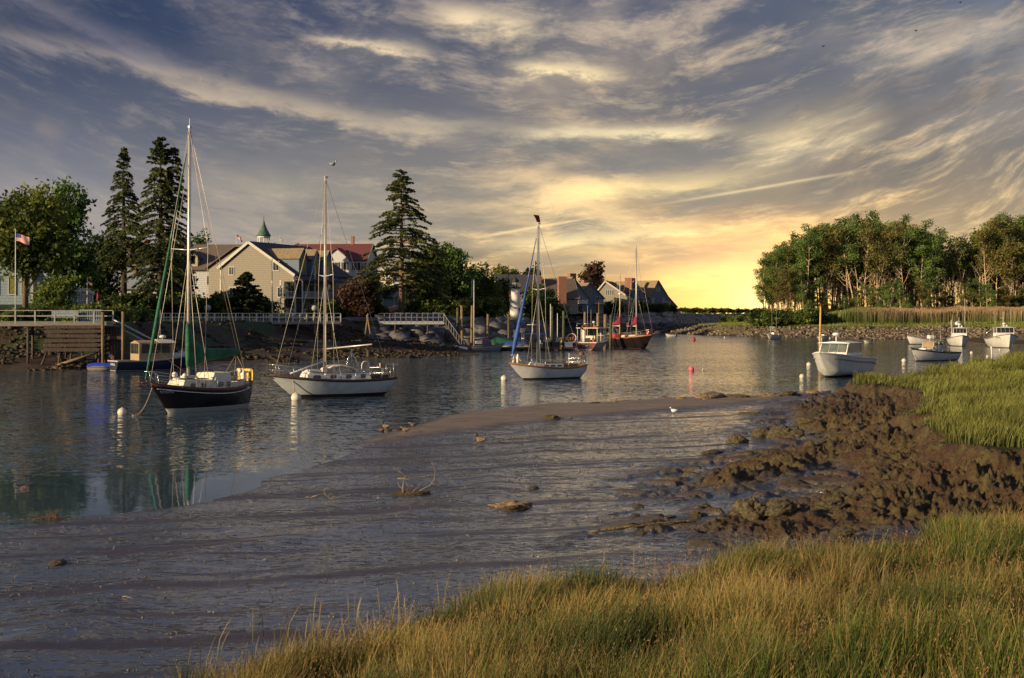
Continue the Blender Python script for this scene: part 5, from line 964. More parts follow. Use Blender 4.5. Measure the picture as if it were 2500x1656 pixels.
broadleaf('tree', 'dark green tree right of the big round one', 1158, 262, 4.8, 9.3, 6.0, MAP_, 28, 5000, .3)
broadleaf('tree', 'distant pale green tree with domed crown', 1218, 320, 5, 10.8, 6.6, OAK, 29, 5000, .34, group=None)
broadleaf('tree', 'distant green tree right of the domed one', 1250, 325, 5, 10.2, 5.6, MAP_, 30, 4000, .34)
broadleaf('tree', 'sunlit green tree between the big round tree and the lighthouse', 1190, 246, 4.7, 6.6, 5.6, OAK, 31, 5000, .26, low=.2)
broadleaf('tree', 'sunlit tree left of the lighthouse', 1226, 250, 4.7, 6.6, 4.4, OAK, 32, 4000, .26, low=.2)
broadleaf('tree', 'distant dark tree above the brown roofs right of the lighthouse', 1300, 372, 5, 13.6, 6.0, SPRD, 33, 4000, .36)
broadleaf('copper_beech', 'dark copper-leaved tree rising between the condominium roofs', 1450, 420, 5.5, 15.2, 9.5, COP, 34, 6000, .42)
broadleaf('copper_beech', 'low copper-leaved tree beside the tan-roofed cottage', 872, 214, 4.4, 5.9, 6.2, COP, 35, 6000, .26, low=.3)
conifer('pine_tree', 'small black-green pine in front of the inn', 601, 206, 4.4, 6.9, 6.4, 36, .05, SPRD, 1.9, prof=lambda q: min(1, (1 - q) * 1.15) ** .7 * .9 + .1, droop=-.15)
for i, (px, d, z, H, w, m, lb) in enumerate(((712, 300, 6, 13.2, 5.0, OAK, 'feathery tree top above the inn roof'), (655, 300, 12, 8.2, 5, MAP_, 'leafy tree top in front of the cupola'), (487, 300, 6, 17.2, 4.6, MAP_, 'tree top showing over the brown roof'), (782, 262, 5, 8.4, 5.6, MAP_, 'green tree in front of the hotel'), (908, 250, 5, 7.6, 3.6, OAK, 'olive tree at the right corner of the hotel'),
    (1012, 236, 4.5, 7.0, 3.6, SPRD, 'dark evergreen beside the pale blue cottage'), (1306, 246, 4.2, 5.8, 4.0, OAK, 'sunlit tree right of the lighthouse'), (1332, 252, 4.0, 5.2, 4.0, MAP_, 'dark green tree right of the lighthouse, in front of the brick chimney'), (265, 236, 5, 12.5, 5.0, MAP_, 'tree behind the left spruce'))):
    broadleaf('tree', lb, px, d, z, H, w, m, 50 + i, 3800, .28)
shp = []
for i in range(4):
    r = np.random.default_rng(90 + i); lob = [(r.normal() * .6, r.normal() * .4, .9 + .3 * r.random(), .9, .8, .75) for _ in range(5)]
    shp.append([leaves('foliage', blob_points(r, lob, 1500, .5, .22), .17, mm_, r=r) for mm_ in (SHR, DRK, LIM)])
stem_me = MB().tube([(0, 0, -.2), (.05, 0, .7)], .06, 6).tube([(0, 0, .1), (.3, .1, .9)], .04, 5).mesh('stem', BARK)
def shrub(px, d, z, s, k, kind, label, group, sx=1.0):
    label = label.replace('shrub', ('olive shrub', 'dark shrub', 'lime shrub')[kind]) if 'dark' not in label else label
    t = thing('shrub', label, 'shrub', wd(px, d, z), (k * 1.7) % 6.28, group); t.scale = (s * sx, s * sx, s); link('foliage', shp[k % 4][kind], t); link('stem', stem_me, t)
K = 0
def row(pts, n, s, kinds, label, group, jit=6):
    global K
    rr = random.Random(len(label))
    for i in range(n):
        u = i / max(1, n - 1) * (len(pts) - 1); a = min(int(u), len(pts) - 2); f_ = u - a; p = [pts[a][j] + (pts[a + 1][j] - pts[a][j]) * f_ for j in range(3)]
        shrub(p[0] + rr.uniform(-jit, jit), p[1] + rr.uniform(-2, 2), p[2] + rr.uniform(-.1, .1), s * rr.uniform(.8, 1.25), K, kinds[K % len(kinds)], label + ', ' + ('left end', 'left middle', 'centre', 'right middle', 'right end')[min(4, int(5 * i / n))], group); K += 1
row([(-40, 150, 3.5), (120, 150, 3.6), (250, 152, 3.7), (360, 166, 3.6)], 26, .98, (1, 0, 1, 0, 2), 'bushy green shrub in the hedge behind the left pier', 'shrubs behind the left pier')
row([(260, 186, 4.3), (350, 192, 4.4), (450, 200, 4.4), (540, 210, 4.4), (625, 210, 4.4)], 26, 1.5, (1, 1, 0), 'dark shrub in the planting below the inn', 'dark shrubs below the inn', 8)
row([(770, 222, 4.4), (850, 220, 4.4), (930, 219, 4.4)], 14, 1.15, (0, 1, 2), 'green shrub in the low hedge behind the lawn left of the spruce', 'low hedge shrubs left of the spruce')
row([(1040, 219, 4.4), (1120, 220, 4.4), (1205, 221, 4.4)], 20, 1.35, (0, 2, 1), 'sunlit shrub in the hedge running to the lighthouse', 'hedge shrubs left of the lighthouse')
row([(1304, 236, 3.9), (1330, 236, 3.9)], 5, 1.8, (0, 1), 'bushy shrub just right of the lighthouse', 'shrubs right of the lighthouse')
row([(1340, 330, 4.6), (1400, 385, 5.0), (1500, 400, 5.2), (1640, 414, 5.2)], 34, 1.5, (1, 1, 0), 'dark clipped shrub in front of the condominiums', 'shrubs in front of the condominiums', 3)
row([(1655, 470, 5.4), (1720, 520, 5.5), (1800, 560, 5.6), (1880, 600, 5.6)], 46, .85, (0, 1), 'low coastal shrub on the far dyke under the sunset', 'low shrubs on the far dyke', 3)
# ------------------------------------------------------------------ the wooded island
def aspen(seed, H, W_, sparse=1.0, low=.40):
    r = np.random.default_rng(seed); tm = MB(); lobes = []; stems = 2 + seed % 2
    for s in range(stems):
        bx, by = (r.normal() * 1.2, r.normal() * .9); lx, ly = r.normal() * 1.0, r.normal() * .6; hs = H * (1 if s == 0 else .72 + .24 * r.random()); ph = r.random() * 6
        pts = [Vector((bx + lx * q * q + .28 * sin(q * 6 + ph), by + ly * q * q + .2 * cos(q * 5 + ph), hs * q * .92)) for q in (0, .2, .4, .6, .8, 1)]; g = .8 + .4 * r.random()
        tm.tube([pts[0] - Vector((0, 0, .8))] + pts, [q * g for q in (.21, .19, .165, .14, .11, .07, .03)], 6)
        for q in range(11):
            f_ = low * .6 + (1 - low * .6) * (q + r.random()) / 11; a = r.random() * 6.28; i = min(4, int(f_ * 5)); p = pts[i].lerp(pts[i + 1], f_ * 5 - i); L = W_ * (.22 + .22 * r.random()) * (1.15 - f_ * .5)
            e = p + Vector((cos(a) * L, sin(a) * L, L * (.7 + .9 * r.random()))); mid = p.lerp(e, .5) + Vector((0, 0, -.15 * L)); tm.tube([p, mid, e], [.075, .05, .02], 4, False)
            if f_ > low * (.85 + .3 * r.random()): lobes.append((e.x, e.y, e.z, W_ * .145, W_ * .145, W_ * .12)); lobes.append((mid.x, mid.y, mid.z + .3, W_ * .09, W_ * .09, W_ * .08))
            for _ in range(3): v = mid.lerp(e, r.random()); tm.tube([v, v + Vector((r.normal(), r.normal(), .8 + r.random())) * .8], [.03, .01], 3, False)
        lobes.append((pts[-1].x, pts[-1].y, hs * .94, W_ * .13, W_ * .13, W_ * .17))
    c = leaves('crown', blob_points(r, lobes, int(4600 * sparse), .15, .38, 6), .21, ASP[seed % 3], r=r); return c, tm.mesh('trunk', PBARK if seed % 4 else BARK)
ASP = [leafmat('aspen_leaves', (0.075, 0.119, 0.025), .4, .25, (0.188, 0.225, 0.050)), leafmat('aspen_leaves_fresh', (0.075, 0.150, 0.033), .4, .25, (0.163, 0.250, 0.057)), leafmat('aspen_leaves_olive', (0.106, 0.112, 0.030), .4, .25, (0.213, 0.188, 0.053))]
PR = [aspen(100 + i, 20, 7.4, (1.0, .9, 1.25, .7, 1.1, .45, 1.3, .9)[i], (.55, .58, .42, .6, .52, .62, .25, .55)[i]) for i in range(8)]
rr = random.Random(5); G = 'tall slim trees of the island wood'
outline = [(1858, 655), (1880, 612), (1905, 605), (1940, 590), (1975, 575), (2010, 562), (2060, 545), (2110, 538), (2170, 548), (2230, 555), (2275, 575), (2320, 600), (2360, 580), (2400, 550), (2450, 545), (2520, 540), (2620, 545), (2750, 550), (2900, 560)]
def topat(px):
    for a, b in zip(outline, outline[1:]):
        if a[0] <= px <= b[0]: return a[1] + (b[1] - a[1]) * (px - a[0]) / (b[0] - a[0])
    return outline[0][1] if px < outline[0][0] else outline[-1][1]
def zone(px):
    for e, w in ((1915, 'at its left tip'), (1975, 'near its left end'), (2045, 'behind the yellow pole'), (2115, 'left of its highest crowns'), (2190, 'under its highest crowns'), (2270, 'left of the bright gap'), (2350, 'at the bright gap'), (2420, 'right of the bright gap'), (2505, 'at the right edge')):
        if px < e: return w
    return 'beyond the right edge'
for i in range(165):
    px = 1866 + (i * 618.034 % 860); rowk = i % 3; d = 352 + rowk * 16 + rr.uniform(-6, 6)
    if px > 2345 - 70 and px < 2350 and rr.random() < .55 and rowk: continue
    top = topat(px) + rr.uniform(-6, 26); H = zat(top, d) - 3.1; k = rr.randrange(8)
    if px < 1960: k = rr.choice((2, 6, 6, 4))
    if 2280 < px < 2350: k = rr.choice((3, 5, 5))
    t = thing('aspen_tree', ('bushy', 'olive-crowned', 'fresh green leafy-headed', 'thin open-crowned', 'brown-trunked', 'sparse, almost bare', 'low-branched', 'pale-trunked')[k] + ' tree, ' + ('front', 'middle', 'back')[rowk] + ' row of island wood, ' + zone(px), 'tree', wd(px, d, 3.2), rr.uniform(0, 6.28), G); s = H / 20; t.scale = (s * rr.uniform(.9, 1.15), s * rr.uniform(.9, 1.15), s)
    link('crown', PR[k][0], t); link('trunk', PR[k][1], t)
for i in range(44):                # slim saplings and understorey on the wood's edge
    px = 1872 + i * 19 + rr.uniform(-8, 8); d = rr.uniform(338, 348); H = rr.uniform(5, 10) if px > 1960 else rr.uniform(9, 14); k = rr.choice((2, 6, 4))
    t = thing('sapling', ('short' if H < 7 else 'tall') + (' olive' if k == 2 else ' green') + ' sapling fronting the island wood, ' + zone(px), 'tree', wd(px, d, 3.3), rr.uniform(0, 6.28), 'saplings at the edge of the island wood'); s = H / 20; t.scale = (s * 1.2, s * 1.2, s); link('crown', PR[k][0], t); link('trunk', PR[k][1], t)
row([(1850, 340, 2.3), (1900, 336, 2.3), (1960, 334, 2.3), (2000, 338, 2.4)], 26, 1.7, (1, 0, 0), 'bushy shrub at the left foot of the island wood', 'shrubs at the left foot of the island wood', 6)
row([(2350, 350, 2.4), (2560, 350, 2.4)], 16, 2.8, (1, 1, 0), 'dark shrub under the right-hand island trees', 'dark shrubs under the right-hand island trees', 8)
row([(1770, 420, 2.6), (1850, 372, 2.4)], 12, 1.0, (0, 1, 2), 'green shrub on the low neck left of the island wood', 'shrubs on the neck left of the island wood', 5)
# ================================================================== sea walls, piers, floats
def boulders(name, label, cat, pts, rows, size, m, seed, depth=1.0, parent=None, kind=None, flat=.6):
    """rows of fitted angular blocks between two polylines pts = [(low, high), ...]"""
    r = np.random.default_rng(seed); V_, F4 = [], []; n = 0
    cube = np.array([(a, b, c) for c in (-1, 1) for a, b in ((-1, -1), (1, -1), (1, 1), (-1, 1))], float); fc = np.array([(0, 3, 2, 1), (4, 5, 6, 7), (0, 1, 5, 4), (1, 2, 6, 5), (2, 3, 7, 6), (3, 0, 4, 7)])
    seg = [(np.array(a), np.array(b)) for a, b in pts]; L = [np.linalg.norm(seg[i + 1][0] - seg[i][0]) for i in range(len(seg) - 1)]; tot = sum(L)
    for k in range(rows):
        s = 0
        while s < tot:
            w = size * (.7 + .9 * r.random()); u = s + w / 2; i = 0
            while i < len(L) - 1 and u > L[i]: u -= L[i]; i += 1
            f_ = min(1, u / L[i]); a = seg[i][0] * (1 - f_) + seg[i + 1][0] * f_; b = seg[i][1] * (1 - f_) + seg[i + 1][1] * f_; c = a + (b - a) * ((k + .5 + .25 * r.normal()) / rows)
            tang = (seg[i + 1][0] - seg[i][0]) / L[i]; up = (b - a); hh = np.linalg.norm(up) / rows; up /= np.linalg.norm(up); nr = np.cross(tang, up)
            v = cube * np.array([w * .56, size * .5 * depth, hh * .62]) * (1 + .16 * r.normal(size=(8, 3))); th = r.normal() * .25
            v = np.stack([v[:, 0] * cos(th) - v[:, 2] * sin(th), v[:, 1], v[:, 0] * sin(th) + v[:, 2] * cos(th)], 1); V_.append(c + v[:, :1] * tang + v[:, 1:2] * nr + v[:, 2:] * up + nr * r.normal() * size * .12); F4.append(fc + n); n += 8; s += w
    me = np_mesh(name, np.concatenate(V_), [np.concatenate(F4)], m); o = link(name, me, parent)
    return tag(o, label, cat, None, kind)
SLAB = mat('granite_slabs', (.095, .090, .095), .9, .4, .8, bump=.8, bscale=3); SLABD = mat('weeded_granite', (.055, .045, .040), .85, .45, .9, bump=1, bscale=4)
P3 = lambda px, d, z: tuple(wd(px, d, z))
boulders('stone_revetment', 'sloping revetment of large grey granite slabs below the green', 'sea wall', [(P3(842, 197, .3), P3(842, 205.5, 4.15)), (P3(960, 198, .3), P3(960, 207.5, 4.15)), (P3(1070, 198, .3), P3(1070, 208, 4.15))], 6, 1.7, SLAB, 3, .8)
boulders('stone_seawall', 'block wall of grey stone between the gangway and the lighthouse', 'sea wall', [(P3(1080, 201, .3), P3(1080, 209, 4.1)), (P3(1180, 204, .3), P3(1180, 212, 4.1)), (P3(1290, 209, .3), P3(1290, 217, 4.0)), (P3(1338, 224, .2), P3(1338, 236, 3.6))], 5, 1.9, SLAB, 4, .7)
boulders('long_seawall', 'long pale stone sea wall below the condominiums running to the far dyke', 'sea wall', [(P3(1385, 378, 2.0), P3(1385, 386, 5.2)), (P3(1500, 392, 2.0), P3(1500, 402, 5.6)), (P3(1640, 402, 2.0), P3(1640, 412, 5.7)), (P3(1700, 500, 2.0), P3(1700, 512, 5.4)), (P3(1800, 556, 2.0), P3(1800, 568, 5.5)), (P3(1890, 612, 2), P3(1890, 624, 5.6))], 5, 1.8, mat('far_wall_stone', (.22, .20, .18), .9, .35, .5, bump=.5), 5, .7)
boulders('rubble_revetment', 'dark rough stone retaining wall below the boardwalk and the inn lawn', 'sea wall', [(P3(288, 146, 1.9), P3(300, 150, 4.0)), (P3(345, 154, 1.9), P3(352, 159, 4.0)), (P3(450, 176, 1.9), P3(452, 180, 4.1)), (P3(600, 187, 1.9), P3(600, 191, 4.1)), (P3(742, 193, 1.9), P3(742, 198, 4.1))], 5, .9, SLABD, 12, .9)
m = MB(); r = random.Random(4)
for i in range(0):
    px = 1375 + i * 18; d = 386 + i * 2; m.tube([P3(px, d, .3), P3(px + 2, d + .5, 2.2)], .8, 5)
boulders('weeded_rocks', 'dark weed-covered rocks at the foot of the far sea wall', 'rocks', [(P3(1375, 366, .1), P3(1385, 377, 2.1)), (P3(1500, 380, .1), P3(1500, 391, 2.1)), (P3(1640, 392, .1), P3(1640, 401, 2.1)), (P3(1720, 505, .1), P3(1740, 530, 2.2))], 4, 2.2, SLABD, 6, .7)
# timber bulkhead
t = thing('timber_bulkhead', 'dark upright timber bulkhead with white mooring gauge, left of the granite slabs', 'bulkhead', wd(770, 190, .3)); a0, a1 = Vector(P3(742, 196, 0)), Vector(P3(846, 203, 0)); base_ = Vector(wd(770, 190, .3)); m = MB(); n = 64
for i in range(n): p = a0.lerp(a1, i / (n - 1)) - base_; m.box((p.x, p.y + .12 * sin(i * 2.3), 2.1), (.26, .26, 4.0 + .1 * sin(i * 5)))
m.build('piles', WETP, t); c_ = (a0 + a1) / 2 - base_; L_ = (a1 - a0).length
MB().box((c_.x, c_.y - .3, 3.6), (L_, .12, .28), rz=atan2(a1.y - a0.y, a1.x - a0.x)).build('waler', WETP, t); MB().box((a0.lerp(a1, .80).x - base_.x, a0.lerp(a1, .8).y - base_.y - .35, 3.1), (.25, .05, 1.2)).build('gauge_board', WPAINT, t)
MB().box((c_.x, c_.y + .3, 4.15), (L_ + .4, .9, .12), rz=atan2(a1.y - a0.y, a1.x - a0.x)).build('cap_board', GREY, t)
# boardwalk with white railing
def deckrun(name, label, cat, p, q, z, width, rail_m, deck_m, legs, leg_m, legz=-.5, posts=12, balus=0, rail=True, group=None, h=1.05, mid=True, joist=True):
    A, B_ = Vector(p), Vector(q); L = (B_ - A).length; rz = atan2(B_.y - A.y, B_.x - A.x); t = thing(name, label, cat, (A.x, A.y, 0), rz, group)
    MB().box((L / 2, width / 2, z), (L, width, .10)).build('deck', deck_m, t)
    if joist: MB().box((L / 2, .04, z - .22), (L, .09, .32)).build('front_beam', deck_m, t)
    if rail:
        rm = MB(); rm.box((L / 2, .05, z + h), (L, .14, .06))
        if mid: rm.box((L / 2, .05, z + h * .52), (L, .05, .10))
        rm.build('handrail', rail_m, t)
        for i in range(posts + 1): MB().box((L * i / posts, .05, z + h / 2 - .1), (.12, .12, h + .1)).build('rail_post', rail_m, t)
        if balus:
            bm = MB()
            for i in range(balus): bm.box((L * (i + .5) / balus, .05, z + h / 2), (.03, .03, h))
            bm.build('balusters', rail_m, t)
    for i in range(legs):
        x = L * (i + .5) / legs
        for y in (.2, width - .2): MB().tube([(x, y, legz), (x + .08 * sin(i * 3), y, z - .05)], .13, 6).build('pile', leg_m, t)
    return t
deckrun('boardwalk', 'long boardwalk with thin white railing in front of the inn', 'boardwalk', P3(382, 180, 0), P3(660, 188, 0), 4.15, 1.6, WPAINT, GREY, 5, WETP, 1.0, 16, 40)
deckrun('boardwalk', 'higher boardwalk section with white railing behind the pale sailboat', 'boardwalk', P3(664, 187, 0), P3(832, 191, 0), 4.15, 2.2, WPAINT, GREY, 4, PILE, .5, 10, 0)
t = deckrun('pier', 'grey weathered pier with railing on tall piles at the left edge', 'pier', P3(-60, 129, 0), P3(276, 131, 0), 4.35, 3.0, mat('silvered_railing_wood', (.34, .32, .29), .8, .2, 4), GREY, 4, WETP, -.8, 7, 0)
MB().box((7.6, 1.4, 4.75), (2.4, .5, .08)).box((7.6, 1.65, 5.1), (2.4, .06, .5)).box((6.5, 1.4, 4.55), (.1, .4, .4)).box((8.7, 1.4, 4.55), (.1, .4, .4)).build('bench', BLUEW, t)
m = MB()
for i in range(12): m.box((8.95 + i * .16, 1.9, 4.95), (.06, .05, 1.15))
m.box((9.9, 1.9, 5.45), (2.0, .07, .08)); m.box((9.9, 1.9, 4.5), (2.0, .07, .08)).build('gate', BLUEW, t)
m = MB()
for i in range(6): m.box((6.1 + 2.6, .0, 3.9 - i * .42), (5.4 if i != 2 else 5.0, .12, .28), ry=.012 * sin(i * 4))
m.build('cribbing_planks', WETP, t)
for i, x in enumerate((6.3, 7.4, 8.4, 9.4, 10.9)): MB().tube([(x, .1, 1.9), (x - (.9 if i == 0 else .2), -.3, -.7)], .11, 6).build('raking_post', WETP, t)
MB().tube([(7.2, -.3, .4), (10.6, -.4, 1.5)], .13, 6).build('fallen_beam', PILE, t); MB().box((8.4, -.15, 1.75), (5.0, .16, .22)).build('cross_beam', WETP, t)
m = MB()
for i in range(9): m.tube([(10.5 + i * .27, 1.0 + .2 * sin(i), -.7), (10.5 + i * .26, .9, 3.9)], .13, 6)
m.build('pile_cluster', WETP, t)
MB().box((11.8, .2, 2.9), (2.6, .2, .28)).build('cross_beam', WETP, t)
for x, h in ((11.2, 5.25), (13.0, 5.3)): MB().tube([(x, -.25, -.8), (x, -.25, h)], .135, 8).build('tall_pile', PILE, t)
t = thing('gangway', 'sloping gangway with light handrails leading down behind the blue-hulled boat', 'gangway', wd(272, 133, 0), R(8)); m = MB(); m.box((3.0, .4, 2.15), (6.4, 1.1, .12), ry=.50).build('walkway', mat('blue_grey_gangway', (.20, .25, .32), .7), t)
for y in (-.15, .95): MB().tube([(.1, y, 4.6), (5.9, y, 1.5)], .04, 5).tube([(.1, y, 4.1), (5.9, y, 1.0)], .035, 5).build('handrail', ALU, t); MB().tube([(.1, y, 3.8), (5.9, y, .7)], .10, 4).build('stringer', PILE, t)
# inner harbour gangway, platform and floats
t = deckrun('platform', 'grey platform with railing above the granite slabs where the gangway starts', 'platform', P3(925, 200.5, 0), P3(1084, 201, 0), 4.05, 1.5, mat('dark_grey_rail', (.13, .14, .15), .6), mat('grey_platform_paint', (.30, .31, .32), .8), 2, WETP, -.5, 12, 0, h=1.15)
t = thing('gangway', 'steep gangway with slender white rails down to the floats', 'gangway', wd(1083, 200, 0), R(-30)); m = MB(); m.box((1.6, .5, 2.2), (5.0, 1.0, .15), ry=.86).build('walkway', WETP, t); m = MB()
for i in range(9): f_ = i / 8; m.tube([(f_ * 3.4, 0, 4.1 - f_ * 3.9), (f_ * 3.4, 0, 5.1 - f_ * 3.9)], .022, 4)
m.tube([(0, 0, 5.1), (3.4, 0, 1.2)], .03, 5).build('railing', mat('dull_galvanised', (.26, .27, .28), .6), t)
def tube_thing(name, label, cat, px, d, z0, z1, r, m, group=None, lean=0.0, top=None):
    t = thing(name, label, cat, wd(px, d, 0), 0, group); MB().tube([(0, 0, z0), (lean * .5, 0, (z0 + z1) / 2), (lean, 0, z1)], [r * 1.05, r, r * .92], 9).build('post', m, t)
    if top: MB().lathe([(r * 1.15, 0), (r * 1.1, .08), (.02, .22)], (lean, 0, z1), 9).build('cap', top, t)
    return t
MOSSY = mat('mossy_dark_piling', (.055, .060, .035), .85, .4, 3, bump=1, bscale=8)
for px, d, pt, pb, m_, lb in ((1129, 203, 746, 0, PILE, 'golden lit harbour pile left of the slim white mast'), (1151, 203, 746, 0, PILE, 'golden lit harbour pile beside the slim white mast'), (1190, 205, 767, 0, PILE, 'golden lit harbour pile in front of the stone wall blocks'), (1242, 206, 767, 0, PILE, 'golden lit harbour pile left of the lighthouse'),
    (1118, 204, 752, 0, MOSSY, 'dark harbour pile just left of the golden piles'), (1348, 199, 748, 0, MOSSY, 'thick dark green pile right of the third mast'), (1376, 199, 760, 0, MOSSY, 'dark leaning pile near the ring of red hose'), (1427, 212, 762, 0, PILE, 'golden pile behind the left of the red-sterned boat'),
    (1477, 212, 768, 0, PILE, 'thick golden pile behind the red-sterned boat wheelhouse'), (1490, 212, 769, 0, MOSSY, 'mossy pile between the red-sterned boat and the ketch')):
    tube_thing('mooring_pile', lb, 'pile', px, d, -1.5, zat(pt, d), .21 if px != 1477 else .27, m_, 'harbour piles', .12 * sin(px))
tube_thing('piling_stump', 'short dark piling stump with a gull on it at the river edge', 'pile', 899, 165, -1, .95, .22, WETP)
tube_thing('yellow_pole', 'tall slender yellow-brown pole standing behind the cabin cruiser', 'pole', 2000, 150, -2, zat(748, 150), .10, mat('yellow_pole_wood', (.48, .30, .07), .7, .2, 4), None, .15)
tube_thing('spar_buoy', 'thin white spar standing in the water below the right-hand lobster boat', 'buoy', 2421, 166, -1, zat(846, 166), .07, BUOY)
for px, d, pt, lb in ((1152 + 5, 199.5, 684, 'slim white mast of the small moored boat beside the golden piles'), (1361, 203, 765, 'slim white aerial pole behind the third sailboat'), (1344, 204, 742, 'slim pale pole left of the thick dark pile'), (1458, 214, 765, 'slim white pole behind the red-sterned boat')):
    tube_thing('pole', lb, 'pole', px, d, .2, zat(pt, d), .05, WPAINT)
def float_(name, label, px0, px1, d, w=2.2, z=.42, group='floating docks'):
    A, B_ = Vector(P3(px0, d, 0)), Vector(P3(px1, d, 0)); L = (B_ - A).length; t = thing(name, label, 'floating dock', (A.x, A.y, 0), 0, group)
    MB().box((L / 2, w / 2, z), (L, w, .12)).build('deck', GREY, t); m = MB()
    for i in range(int(L / 1.6)): m.box((.8 + i * 1.6, w / 2, .15), (1.0, w * .9, .42))
    m.build('floats', BLACK, t); MB().box((L / 2, -.04, z - .08), (L, .08, .22)).build('fender_board', WETP, t); return t
float_('floating_dock', 'floating dock with jet skis and a small motor boat alongside', 1120, 1242, 199.5)
float_('floating_dock', 'floating dock with white boat and stacked gear behind the third sailboat', 1246, 1398, 198)
def jetski(px, d, lb):
    t = thing('jet_ski', lb, 'jet ski', wd(px, d, .0), R(200), 'jet skis beside the gangway'); m = MB()
    m.loft([[(x, -w, .15), (x, -w * .9, h * .7), (x, 0, h), (x, w * .9, h * .7), (x, w, .15)] for x, w, h in ((-1.1, .42, .5), (-.4, .5, .65), (.4, .48, .8), (1.0, .3, .62), (1.3, .04, .35))], smooth=False).build('hull', WHITE, t)
    MB().box((-.35, 0, .82), (1.1, .34, .22), top=.8).build('seat', BLACK, t); MB().tube([(.35, -.35, 1.12), (.5, 0, 1.02), (.35, .35, 1.12)], .035, 5).build('handlebars', BLACK, t); MB().box((.7, 0, .86), (.5, .42, .12), ry=.3).build('cowling', BLUEC, t)
jetski(1090, 196, 'white and blue jet ski, the left one by the gangway foot'); jetski(1121, 196.5, 'white and blue jet ski, the right one by the gangway foot')
t = skiff('runabout', 'small grey-blue runabout with purple canvas and black outboard', 'boat', 1190, 853, 10, 4.6, 1.9, False, False, True, (.30, .36, .38), None, .7, wd(1192, 198, 0)); MB().box((-.3, 0, 1.15), (1.4, 1.3, .8), top=.8).build('purple_canvas', mat('purple_canvas', (.10, .06, .11), .8), t); MB().box((-1.3, 0, 1.15), (.9, .9, .35)).build('stern_seat', WHITE, t)
t = skiff('runabout', 'dark green canvas-covered boat lying behind the grey-blue runabout', 'boat', 1222, 850, 5, 5.0, 2.0, False, False, False, (.34, .38, .36), None, .7, wd(1226, 203, .1)); MB().loft([[(x, -.9, .75), (x, 0, h), (x, .9, .75)] for x, h in ((-2.3, .95), (-.8, 1.7), (.6, 1.5), (2.2, 1.0))], closed=False, caps=False).build('green_cover', GREEN, t)
t = skiff('work_skiff', 'open boat under a bright blue tarpaulin behind the blue furled sail', 'boat', 1262, 850, 3, 5.2, 2.1, False, False, True, (.46, .44, .38), None, .7, wd(1262, 201.5, 0)); MB().loft([[(x, -.95, .72), (x, -.3, h), (x, .4, h * .95), (x, .95, .72)] for x, h in ((-2.2, 1.0), (-.8, 1.25), (.6, 1.2), (2.3, .95))], closed=False, caps=False).build('blue_tarp', BLUEC, t)
t = skiff('work_boat', 'white open boat with blue awning between the third mast and the dark pile', 'boat', 1312, 850, 8, 6.0, 2.3, True, False, True, (.52, .50, .46), None, .8, wd(1314, 202, 0)); MB().box((-.6, 0, 2.3), (3.4, 2.0, .07)).build('blue_awning', BLUEC, t); m = MB()
for a in (-2.2, 1.0):
    for b in (-.9, .9): m.tube([(a, b, .8), (a, b, 2.3)], .035, 5)
m.build('awning_frame', STEEL, t); MB().tube([(-.8, 0, 2.3), (-.8, 0, 3.9)], .04, 5).tube([(-1.6, 0, 3.6), (.4, 0, 3.6)], .03, 5).build('rod_rack', WHITE, t)
for px, lb in ((1342, 'white high-backed dock chair left of the thick dark pile'), (1362, 'white high-backed dock chair right of the thick dark pile')):
    t = thing('dock_chair', lb, 'chair', wd(px, 200, .45), R(185), 'white chairs on the floating dock'); MB().box((0, 0, .45), (.6, .6, .08)).build('seat', WPAINT, t); MB().loft([[(-.34, .28 + q * .25, .45 + q * .9), (.34, .28 + q * .25, .45 + q * .9), (.34, .34 + q * .25, .45 + q * .9), (-.34, .34 + q * .25, .45 + q * .9)] for q in (0, .7, 1)], smooth=False).build('backrest', WPAINT, t)
    for a in (-.3, .3):
        for b in (-.3, .3): MB().box((a, b, .22), (.07, .07, .45)).build('leg', WPAINT, t)
for px, lb, m_ in ((1335, 'black dock box under the white chair', BLACK), (1357, 'black dock box right of the thick dark pile', BLACK), (1388, 'white dock box near the end of the float', WPAINT), (1300, 'brown timber crate on the float behind the third sailboat', PILE)):
    t = thing('dock_box', lb, 'box', wd(px, 198.6, .48), 0, 'boxes on the floating dock'); MB().box((0, 0, .35), (1.1, .6, .62)).build('chest', m_, t); MB().box((0, 0, .70), (1.18, .68, .07)).build('lid', m_, t)
for px, lb in ((1338, 'yellow fender hanging on the float left of the dark pile'), (1369, 'yellow fender hanging on the float right of the dark pile')):
    t = thing('fender', lb, 'fender', wd(px, 197.85, .02), 0, 'yellow fenders on the float'); MB().lathe([(.03, 0), (.16, .1), (.16, .45), (.04, .55)], n=10).build('body', mat('yellow_fender', (.60, .42, .06), .5) if 'yellow_fender' not in bpy.data.materials else bpy.data.materials['yellow_fender'], t); MB().tube([(0, 0, .5), (0, .1, .75)], .02, 4).build('line', ROPE, t)
t = thing('hose_reel', 'round reel of red and white hose on the float left of the red-sterned boat', 'hose reel', wd(1396, 199.5, .45)); m = MB()
for q in range(8): m.tube([(0, 0, 1.3), (.62 * cos(q * pi / 4), 0, 1.3 + .62 * sin(q * pi / 4))], .045, 5)
m.build('spokes', RED, t); MB().tube([(.62 * cos(q * pi / 12), .03, 1.3 + .62 * sin(q * pi / 12)) for q in range(25)], .08, 6).build('hose', WPAINT, t); MB().box((0, .1, .4), (.3, .1, .9)).build('stand', GREY, t)
r = random.Random(8)
